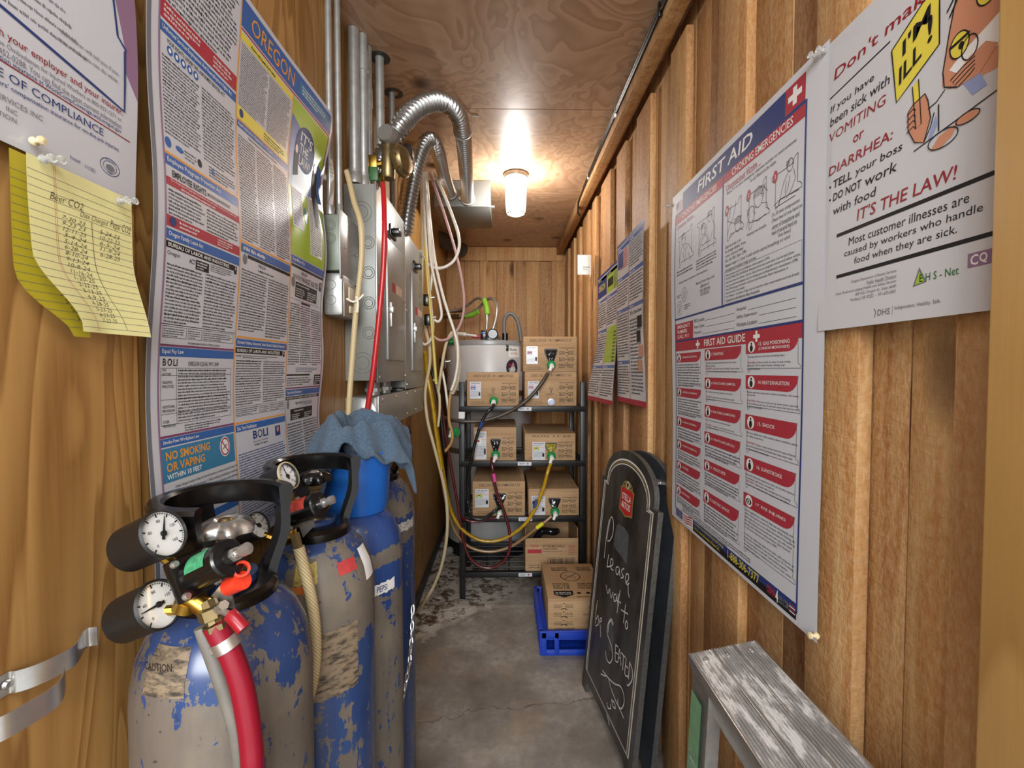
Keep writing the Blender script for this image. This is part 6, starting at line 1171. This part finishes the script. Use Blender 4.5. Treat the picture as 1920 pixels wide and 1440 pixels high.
hose([(-0.0671,2.455,0.7959),(-0.0636,2.43,0.7489),(-0.0551,2.43,0.6797),(-0.038,2.43,0.6074),(-0.015,2.43,0.5493),(0.005,2.43,0.4912),(0.0251,2.43,0.4185),(0.0338,2.43,0.3457),(0.0222,2.43,0.2787),(-0.0153,2.43,0.2265),(-0.0787,2.43,0.2007),(-0.1392,2.43,0.2157),(-0.188,2.43,0.2628),(-0.2165,2.43,0.3387),(-0.2333,2.43,0.4346),(-0.2501,2.43,0.5506),(-0.2725,2.43,0.6806),(-0.2948,2.43,0.8102),(-0.3115,2.43,0.9106),(-0.328,2.43,1.0251),(-0.346,2.4,1.1127),(-0.359,2.36,1.2121),(-0.3785,2.33,1.2809)], .0085, DRED, 'dark red line looping low below the shelves from the second shelf')
hose([(0.2545,2.455,0.7657),(0.2348,2.43,0.7218),(0.2149,2.43,0.6438),(0.1862,2.43,0.5628),(0.1575,2.43,0.5049),(0.1144,2.43,0.4412),(0.0482,2.43,0.3864),(-0.0296,2.43,0.352),(-0.1159,2.43,0.3496),(-0.1876,2.43,0.3821),(-0.2448,2.43,0.4347),(-0.2846,2.43,0.5131),(-0.3071,2.43,0.6086),(-0.3238,2.43,0.7096),(-0.3403,2.43,0.8247),(-0.3569,2.43,0.9394),(-0.3629,2.38,1.0442),(-0.3753,2.34,1.1715),(-0.3844,2.3,1.2807)], .0095, YLW, 'yellow line looping from the amber bag carton past the tank')
hose([(0.2582,2.455,0.473),(0.2171,2.45,0.4397),(0.159,2.45,0.396),(0.0951,2.45,0.3465),(0.0282,2.45,0.3058),(-0.0589,2.45,0.2829),(-0.1372,2.45,0.2893),(-0.2038,2.45,0.3192),(-0.2557,2.45,0.3781),(-0.29,2.45,0.4573),(-0.3156,2.45,0.5595),(-0.3352,2.45,0.676),(-0.3547,2.45,0.8066),(-0.3663,2.4,0.9717),(-0.379,2.36,1.0877)], .0085, AMB, 'amber line with yellow tape from the carton on the third shelf')
hose([(-0.0385,2.455,0.463),(-0.088,2.46,0.4616),(-0.1316,2.46,0.4442),(-0.1752,2.46,0.4445),(-0.2129,2.46,0.4564),(-0.2458,2.5,0.4613)], .0075, DRED, 'short dark red line under the lemon label carton')
for pts, m, lab in (([(-0.0579,2.43,0.7143),(-0.0494,2.43,0.671)], simple('pink_tape', '#d0468f', .4), 'pink tape on the dark red looping line'), ([(0.176,2.445,0.4123),(0.2108,2.445,0.4385)], simple('yellow_tape', '#d8cf1e', .4), 'yellow tape on the amber line at the third shelf'), ([(-0.1141,2.42,0.9972),(-0.1284,2.42,0.9602)], NAVY, 'blue printed tape on the black line'), ([(0.1776,2.43,0.5687),(0.1633,2.43,0.5281)], simple('navy_tape', '#39466b', .4), 'navy patterned tape on the yellow looping line')):
    tag(MB().tube(pts, .0112, 0, 12, False).build('tape_band', m, origin=pts[0]), lab, 'tape')
D = 2.2
for pts, r, m, lab in (
 ([(-0.3416,2.28,2.2373),(-0.302,2.2,2.1434),(-0.2719,2.2,2.0733),(-0.2418,2.2,1.9929),(-0.2192,2.2,1.9224),(-0.2143,2.2,1.8618),(-0.2349,2.2,1.8009),(-0.2733,2.2,1.7678),(-0.3192,2.2,1.7575),(-0.3623,2.2,1.7751),(-0.3735,2.12,1.7908),(-0.3783,2.08,1.8096)], .0075, WH, 'white tube making a wide loop below the grey ceiling box'),
 ([(-0.3684,2.3,2.2482),(-0.3304,2.22,2.1461),(-0.3001,2.22,2.0601),(-0.2647,2.22,1.9485),(-0.2318,2.22,1.8339),(-0.2065,2.22,1.7188),(-0.1939,2.22,1.6213),(-0.1993,2.22,1.5338),(-0.2254,2.22,1.4667),(-0.2669,2.22,1.4253),(-0.3109,2.22,1.4149),(-0.3443,2.22,1.4356),(-0.3673,2.22,1.4742),(-0.3705,2.15,1.5052)], .0065, PNK, 'pinkish braided tube curving past the wide white loop'),
 ([(-0.3869,2.3,2.2507),(-0.3582,2.2,2.0677),(-0.3487,2.2,1.9419),(-0.3341,2.2,1.8208),(-0.3143,2.2,1.7144),(-0.2892,2.2,1.6128),(-0.2641,2.2,1.5313),(-0.2388,2.2,1.4547),(-0.2237,2.2,1.383),(-0.224,2.2,1.3008),(-0.2371,2.2,1.2237),(-0.2553,2.2,1.1722)], .0070, WH, 'white tube running straight down to the beige sleeve'),
 ([(-0.3948,2.3,2.2506),(-0.3616,2.16,2.0532),(-0.3525,2.16,1.9049),(-0.3432,2.16,1.7809),(-0.3237,2.16,1.6813),(-0.3065,2.16,1.6065),(-0.2944,2.16,1.5315),(-0.3096,2.16,1.4989),(-0.3346,2.16,1.5113)], .0065, WH, 'white tube bending back in a small hook beside the panel'),
 ([(-0.3992,2.28,2.2369),(-0.3707,2.14,2.0214),(-0.3642,2.14,1.8744),(-0.3528,2.14,1.7021),(-0.3387,2.14,1.5537),(-0.3317,2.14,1.4669),(-0.342,2.14,1.4146),(-0.3695,2.14,1.3897),(-0.3868,2.14,1.4046)], .0062, WH, 'thin white tube ending in a short curl left of the green connector'),
 ([(-0.3876,2.32,2.254),(-0.3527,2.18,2.0107),(-0.3433,2.18,1.8858),(-0.3389,2.18,1.7605),(-0.3496,2.18,1.6473)], .0062, WH, 'short thin white tube behind the others'),
 ([(-0.3757,2.15,1.9018),(-0.3606,2.13,1.7737),(-0.3514,2.13,1.6509),(-0.3397,2.13,1.5277),(-0.3305,2.13,1.4041),(-0.3236,2.13,1.3048),(-0.3166,2.13,1.2052)], .0070, YEL2, 'pale yellow tube hanging beside the farther breaker panel'),
 ([(-0.4019,2.25,2.201),(-0.3775,2.12,1.9416),(-0.376,2.12,1.7712),(-0.3795,2.12,1.6001),(-0.3827,2.12,1.4773)], .0068, CRM, 'cream tube against the edge of the farther breaker panel'),
 ([(-0.3805,2.15,1.5126),(-0.3769,2.2,1.4596),(-0.3594,2.2,1.3829),(-0.3573,2.2,1.3059),(-0.3732,2.2,1.216),(-0.3813,2.2,1.1388),(-0.3691,2.2,1.0225),(-0.3439,2.2,0.9189),(-0.3187,2.2,0.82),(-0.2959,2.2,0.7235),(-0.2808,2.2,0.632),(-0.2761,2.2,0.5272),(-0.2843,2.2,0.4221),(-0.3056,2.2,0.3169),(-0.3398,2.2,0.2247),(-0.3792,2.2,0.1536),(-0.4442,2.32,0.026)], .0080, CRM, 'long cream tube trailing down to the floor at the left wall'),
 ([(-0.2547,2.25,1.4588),(-0.2811,2.25,1.4117),(-0.2971,2.25,1.3462),(-0.3079,2.25,1.2805),(-0.3187,2.25,1.2148),(-0.3242,2.25,1.1621)], .0075, CRM, 'cream tube looping left of the green connector'),
 ([(-0.2611,2.25,1.1699),(-0.2719,2.25,1.096),(-0.2722,2.25,1.0167),(-0.2567,2.25,0.9584),(-0.2621,2.25,0.9106),(-0.2913,2.25,0.8682)], .0070, COP, 'copper coloured tube hooking below the beige sleeve'),
 ([(-0.3714,2.15,1.3552),(-0.3729,2.2,1.2674),(-0.358,2.2,1.1774),(-0.3431,2.2,1.0871),(-0.3332,2.2,0.9966),(-0.3183,2.2,0.8928),(-0.3033,2.2,0.7888)], .0085, YLW, 'thick yellow tube in the bundle below the panel'),
 ([(-0.3372,2.2,1.2237),(-0.3293,2.25,1.1884),(-0.3191,2.25,1.1357),(-0.3194,2.25,1.0565),(-0.3277,2.25,0.9903)], .0065, CRM, 'short cream tube bowed over the yellow bundle'),
 ([(-0.312,2.28,1.2806),(-0.2964,2.28,1.2007),(-0.2861,2.28,1.1205),(-0.2784,2.28,1.0536),(-0.2733,2.28,0.9865)], .0060, WH, 'white tube behind the copper coloured one'),
 ([(-0.3735,2.3,1.3076),(-0.3578,2.3,1.2404),(-0.3421,2.3,1.1732),(-0.3263,2.3,1.0922),(-0.3134,2.3,0.9841),(-0.3006,2.3,0.8484)], .0080, BLKL, 'black tube inside the bundle below the panel')):
    hose(pts, r, m, lab, 'syrup_tube', 'tube')['group'] = 'tubes hanging beside the breaker panels'
hose([(-0.2416,2.25,1.451),(-0.2314,2.25,1.3855),(-0.2238,2.25,1.3068),(-0.2266,2.25,1.2542),(-0.2373,2.25,1.2016),(-0.2585,2.25,1.1541)], .0125, simple('beige_sleeve', '#c9b79a', .6, 0, .15, 40), 'beige cloth sleeve round the tubes in front of the water heater', 'tube_sleeve', 'sleeve')
for p, d, lab in (((-0.2659,2.3,1.4149), (.1, -.3, -1), 'green connector dangling in front of the water heater top'), ((-0.2541,2.4,0.9404), (.8, -.5, 0), 'green connector dangling beside the rack post lower down')):
    t = thing('hose_connector', lab, 'connector', p, 'dangling green connectors'); connector(t, p, tuple(-q for q in d))
for p, lab in (((-0.3633,2.14,1.5958), 'upper small black manifold among the tubes'), ((-0.3564,2.14,1.5041), 'middle black manifold among the tubes'), ((-0.3119,2.32,1.3025), 'lower black manifold in front of the tank')):
    q = Vector(p); t = thing('tube_manifold', lab, 'fitting', p, 'black manifolds'); MB().box(tuple(q-Vector((.014, .02, .026))), tuple(q+Vector((.014, .02, .026))), 0, .005).build('body', BLACKP, t, world=True)
    mb = MB(); mb.cyl(q+Vector((.012, 0, .01)), q+Vector((.04, 0, .014)), .006, 0, 10); mb.build('barb', STEEL, t, world=True)
# ---------------------------------------------------------------- chalkboard sign and step ladder
BWv, BUv, BOv = Vector((0.12403473458920845,-0.9922778767136676,0)), Vector((0.0964,0.0121,0.9953)).normalized(), Vector((0.314,1.8,0))
BNv = -BWv.cross(BUv).normalized()          # points away from the reader
BOARD = NT('black_chalkboard'); _n = BOARD.noise(BOARD.obj((6, 6, 2.5)), 1, 6, .65); BOARD.set('Base Color', BOARD.mix(BOARD.ramp(_n, [(.42, 0.0), (.75, .55)]), '#1d1c1b', '#6d6a66')); BOARD.set('Roughness', .42); BOARD = BOARD.m
CHALK = NT('white_chalk'); CHALK.set('Base Color', lin('#d9d7d2')); CHALK.set('Roughness', .8); CHALK = CHALK.m
WPAINT = simple('white_board_paint', '#e2e0da', .4); GOLDP = simple('gold_board_paint', '#8f7b3f', .4); SMEAR = simple('chalk_smear', '#56575a', .6, 0, .3, 30)
PW = .486
def outline(inset=0, foot=True):
    w0, w1 = inset, PW-inset; p = []
    if foot: p = [(w0, .0), (w0+.05, .0), (w0+.05, .035), (w0+.065, .05), (w1-.065, .05), (w1-.05, .035), (w1-.05, 0), (w1, 0)]
    else: p = [(w0, .085), (w1, .085)]
    p += [(w1, .852-inset*.4), (w1-.030, .852-inset*.4), (w1-.030, .872-inset*.5)]
    a, b = (PW-.06)/2-inset, .118-inset*.6
    p += [(PW/2+a*math.cos(R(t)), .872-inset*.5+b*math.sin(R(t))) for t in range(6, 180, 6)]
    p += [(w0+.030, .872-inset*.5), (w0+.030, .852-inset*.4), (w0, .852-inset*.4)]
    return p
t = thing('chalkboard_sign', 'folded black A frame chalkboard sign with red logo leaning on the right wall', 'chalkboard sign', tuple(BOv))
MP = frame(BOv, BWv, BUv, BNv)
class BS(Sheet):
    pass
s = Sheet(PW, 1, lambda u, v, l=0: BOv + BWv*u + BUv*v - BNv*l, None, .05); s.dl = .0004
s.prism(outline(), 0, .017, 0, MP, 5)
def line2(pts, w, m, l): s.line(pts, w, m, l, True)
line2(outline(.030, False), .0065, 1, 1); line2(outline(.044, False), .004, 1, 1); line2(outline(.0375, False), .004, 2, 1)
PB0 = lambda L_, w, m=3, l=2: s.line(L_, w, m, l)
for L_ in ([(0.1123,0.6322),(0.1166,0.6711),(0.1235,0.7005),(0.1351,0.7258),(0.1548,0.7209),(0.1648,0.6979),(0.1624,0.6674),(0.1441,0.6407),(0.1205,0.6305)], [(0.1169,0.7105),(0.1096,0.6687),(0.1044,0.619),(0.1063,0.5583)], [(0.1455,0.5892),(0.1426,0.5532),(0.1422,0.541),(0.1716,0.5557)],
  [(0.1721,0.554),(0.1926,0.5713),(0.1885,0.5858),(0.1716,0.582),(0.1716,0.5623),(0.1838,0.5512),(0.2041,0.5549)], [(0.2442,0.5839),(0.2264,0.5749),(0.2277,0.5576),(0.2446,0.5576),(0.2531,0.5753),(0.2504,0.5853),(0.2635,0.5611)], [(0.2917,0.5996),(0.2733,0.5854),(0.2822,0.5758),(0.2928,0.5714),(0.2739,0.5585)], [(0.3143,0.5601),(0.3332,0.5808),(0.3294,0.5958),(0.3129,0.5896),(0.3118,0.5698),(0.3263,0.5609),(0.3412,0.5727)], [(0.3345,0.5696),(0.3413,0.5431),(0.3547,0.5309)],
  [(0.1495,0.4761),(0.174,0.4561),(0.1859,0.479),(0.2066,0.4567),(0.2202,0.484)], [(0.2497,0.489),(0.2317,0.4801),(0.2333,0.4618),(0.2493,0.4655),(0.2542,0.4849),(0.2696,0.4647)], [(0.2637,0.499),(0.2768,0.4622)], [(0.2781,0.5184),(0.2724,0.4785),(0.2708,0.4355)], [(0.2542,0.4724),(0.2941,0.4822)],
  [(0.3308,0.4963),(0.3303,0.4631),(0.329,0.4326)], [(0.3009,0.4626),(0.3566,0.4773)], [(0.3508,0.4536),(0.3433,0.4364),(0.3545,0.4274),(0.3638,0.4432),(0.3508,0.4536)],
  [(0.0806,0.3845),(0.078,0.3379),(0.0835,0.2922)], [(0.0862,0.311),(0.1035,0.3364),(0.112,0.3081),(0.0889,0.2883)], [(0.1242,0.3217),(0.143,0.3389),(0.1336,0.3439),(0.1233,0.3247),(0.1363,0.3082),(0.149,0.2786)],
  [(0.251,0.3847),(0.2284,0.3911),(0.2046,0.3613),(0.2035,0.3269),(0.2317,0.3165),(0.2599,0.3032),(0.2702,0.2784),(0.2512,0.2474),(0.2196,0.245),(0.2068,0.2641)], [(0.2463,0.377),(0.2269,0.3839),(0.2115,0.3625),(0.211,0.3325)],
  [(0.2851,0.3341),(0.2944,0.2877),(0.316,0.2923)], [(0.2851,0.3341),(0.3068,0.3382)], [(0.2899,0.3106),(0.3097,0.3156)], [(0.3187,0.2941),(0.3192,0.3397),(0.3428,0.2978)], [(0.3173,0.3113),(0.3348,0.3164)], [(0.3341,0.3369),(0.3706,0.3421)], [(0.3532,0.34),(0.3592,0.2938)], [(0.3763,0.3429),(0.3771,0.294),(0.4013,0.3016)], [(0.3789,0.3213),(0.3954,0.3247)], [(0.4029,0.3513),(0.4056,0.296)], [(0.4007,0.3487),(0.4258,0.3379),(0.43,0.3099),(0.4099,0.279),(0.3996,0.2747)],
  [(0.1959,0.1855),(0.2483,0.195),(0.3052,0.2122),(0.3529,0.2364),(0.3811,0.2329),(0.3924,0.2121),(0.3795,0.1822),(0.3545,0.1724),(0.3439,0.1884)], [(0.2572,0.1947),(0.2834,0.1817),(0.3225,0.1729),(0.3674,0.1703),(0.4013,0.167)], [(0.2634,0.1173),(0.2736,0.1062),(0.2971,0.1206),(0.2907,0.1313)], [(0.2949,0.1528),(0.3117,0.1406),(0.3327,0.1473),(0.3233,0.1583),(0.3019,0.1518)], [(0.2737,0.0812),(0.3022,0.0662)], [(0.1831,0.1639),(0.2325,0.1874)]):
    q = []
    for i in range(len(L_)-1):
        a, b, c, d = [Vector(L_[max(0, min(len(L_)-1, i+k))]) for k in (-1, 0, 1, 2)]
        for k in range(4): u = k/4; q.append(tuple(.5*(2*b+(c-a)*u+(2*a-5*b+4*c-d)*u*u+(3*b-a-3*c+d)*u**3)))
    q.append(tuple(L_[-1])); PB0(q, .0042)
s.poly([(0.1892,0.7121),(0.2065,0.7245),(0.2549,0.729),(0.2961,0.7207),(0.3056,0.7012),(0.3079,0.6206),(0.2691,0.6256),(0.1788,0.6341)], 4, 1)
s.poly([(0.2065,0.3546),(0.2385,0.3802),(0.2671,0.3388),(0.2599,0.2907),(0.2208,0.2791)], 4, 1)
s.build('front_panel', [BOARD, WPAINT, GOLDP, CHALK, SMEAR, simple('worn_board_edge', '#4a4844', .7, 0, .4, 90)], t, world=True)
# printed logo plate on the front panel
lg = Sheet(1, 1, lambda u, v, l=0: BOv + BWv*u + BUv*v - BNv*(l+.0008), None, .2); lg.dl = .0004
cu, cv = (0.2558,0.8176); a, b = .052, .046
def S4(sc): return [(cu+sc*x*a, cv+sc*y*b) for x, y in ((-1, .8), (-.55, 1.0), (0, .86), (.55, 1.0), (1, .8), (.92, .1), (1, -.75), (.5, -.86), (0, -1.02), (-.5, -.86), (-1, -.75), (-.92, .1))]
lg.poly(S4(1.14), 1, 1); lg.poly(S4(1.0), 0, 2)
def fl(uu, vv): return (uu, 2*cv-vv)
lg.text('STELLA', cu-.038, cv-.026, cu+.038, cv-.003, 2, .02, 0, 4, fl); lg.text('ARTOIS', cu-.038, cv+.003, cu+.038, cv+.026, 2, .02, 0, 4, fl)
lg.poly([(cu-.022, cv+.046), (cu+.022, cv+.046), (cu+.026, cv+.062), (cu+.012, cv+.074), (cu, cv+.066), (cu-.012, cv+.074), (cu-.026, cv+.062)], 1, 1); lg.ell(cu, cv+.058, .012, .013, 2, 2); lg.ell(cu, cv+.058, .008, .009, 3, 3)
for sx in (-1, 1): lg.line([(cu+sx*.022, cv+.066), (cu+sx*.036, cv+.058), (cu+sx*.042, cv+.048)], .006, 1, 2)
lg.build('logo', [simple('logo_red', '#c01c22', .35), GOLDP, WPAINT, INK], t, world=True)
B2 = BOv + Vector((.053, -.012, 0)); up2 = (BUv + Vector((-.004, 0, 0))).normalized()
MB().prism(outline(), 0, .017, 0, frame(B2, BWv, up2, -BWv.cross(up2).normalized()), 1).build('rear_panel', [simple('rear_board', '#2f3338', .5, 0, .25, 20), simple('rear_board_edge', '#4b4b4a', .7, 0, .3, 90)], t, world=True)
hp = BOv + BWv*.40 + BUv*.925 + BNv*.017
for k in (0, 1):
    h_ = hp - BWv*(.31*k)
    mb = MB(); M = frame(h_, BWv, BUv, BNv); mb.box((-.02, -.012, -.001), (.02, .012, .002), 0, 0, M); mb.cyl((-.022, .0, .018), (.022, 0, .018), .004, 0, 10, None, M); mb.box((-.02, -.004, 0), (.02, .004, .033), 0, 0, M); mb.build('hinge', STEEL, t, world=True)
# --- step ladder
t = thing('step_ladder', 'worn aluminium step ladder with ribbed top at the right wall', 'step ladder', (.395, .62, 0))
LT = Matrix.Translation((.333, .80, .757)) @ Matrix.Rotation(R(-11), 4, 'Y')
LAD = NT('scuffed_aluminium'); _a = LAD.noise(LAD.obj((34, 9, 34)), 1, 6, .7); LAD.set('Base Color', LAD.ramp(_a, [(.40, '#8b8885'), (.50, '#a5a29f'), (.56, '#e2e1df')])); LAD.set('Metallic', .4); LAD.set('Roughness', LAD.ramp(_a, [(.4, .5), (.6, .28)])); LAD.bump(_a, .2, .001); LAD = LAD.m
Wd, Ln = .124, .37
mb = MB(); mb.box((0, -Ln, -.003), (Wd, 0, 0), 0, 0, LT)
for i in range(25):
    x = .004 + (Wd-.008)*i/24
    if i in (8, 16): mb.box((x-.0016, -Ln, 0), (x+.0016, 0, .0030), 1, .0004, LT)
    else: mb.box((x-.0013, -Ln, 0), (x+.0013, 0, .0016), 0, 0, LT)
for x in (0, Wd-.003): mb.box((x-.001, -Ln, -.055), (x+.003, 0, .0025), 1, .0008, LT)
mb.build('top_cap', [LAD, ALU], t, world=True)
for x in (.022, .062, .104):
    for y in (-.022, -Ln+.022): MB().lathe([(0, .0035), (.0035, .003), (.0055, .0012), (.0055, 0)], 0, 14, LT @ Matrix.Translation((x, y, 0))).build('rivet', STEEL, t, world=True)
GREENL = simple('green_ladder_label', '#6f9a72', .45, 0, .15, 60)
for y0 in (.735, .445):
    for x0, dx in ((.337, -.035), (.437, .012)):
        vs = []
        for z, xx in ((.74 if x0 < .4 else .762, x0), (0, x0+dx)):
            vs += [(xx, y0-.008, z), (xx+.022, y0-.008, z), (xx+.022, y0+.055, z), (xx, y0+.055, z)]
        MB().add(vs, [(0, 1, 2, 3), (7, 6, 5, 4), (0, 4, 5, 1), (1, 5, 6, 2), (2, 6, 7, 3), (3, 7, 4, 0)]).build('leg', ALU, t, world=True)
for z in (.26, .50):
    x = .335-.035*(1-z/.74); MB().box((x, .45, z-.02), (x+.08, .74, z), 0, .002).build('step', LAD, t, world=True)
s = Sheet(.04, .16, lambda u, v, l=0: (.3335-.035*(v+.03)/.74 - l, .788-u-.004, .705-v), .0006, .2); s.rect(0, 0, .04, .16, 1); s.greek(.004, .09, .036, .15, 4, 2, 5)
s.build('leg_label', [GREENL, GREENL, simple('label_grey', '#c6cfc2', .5)], t, world=True)
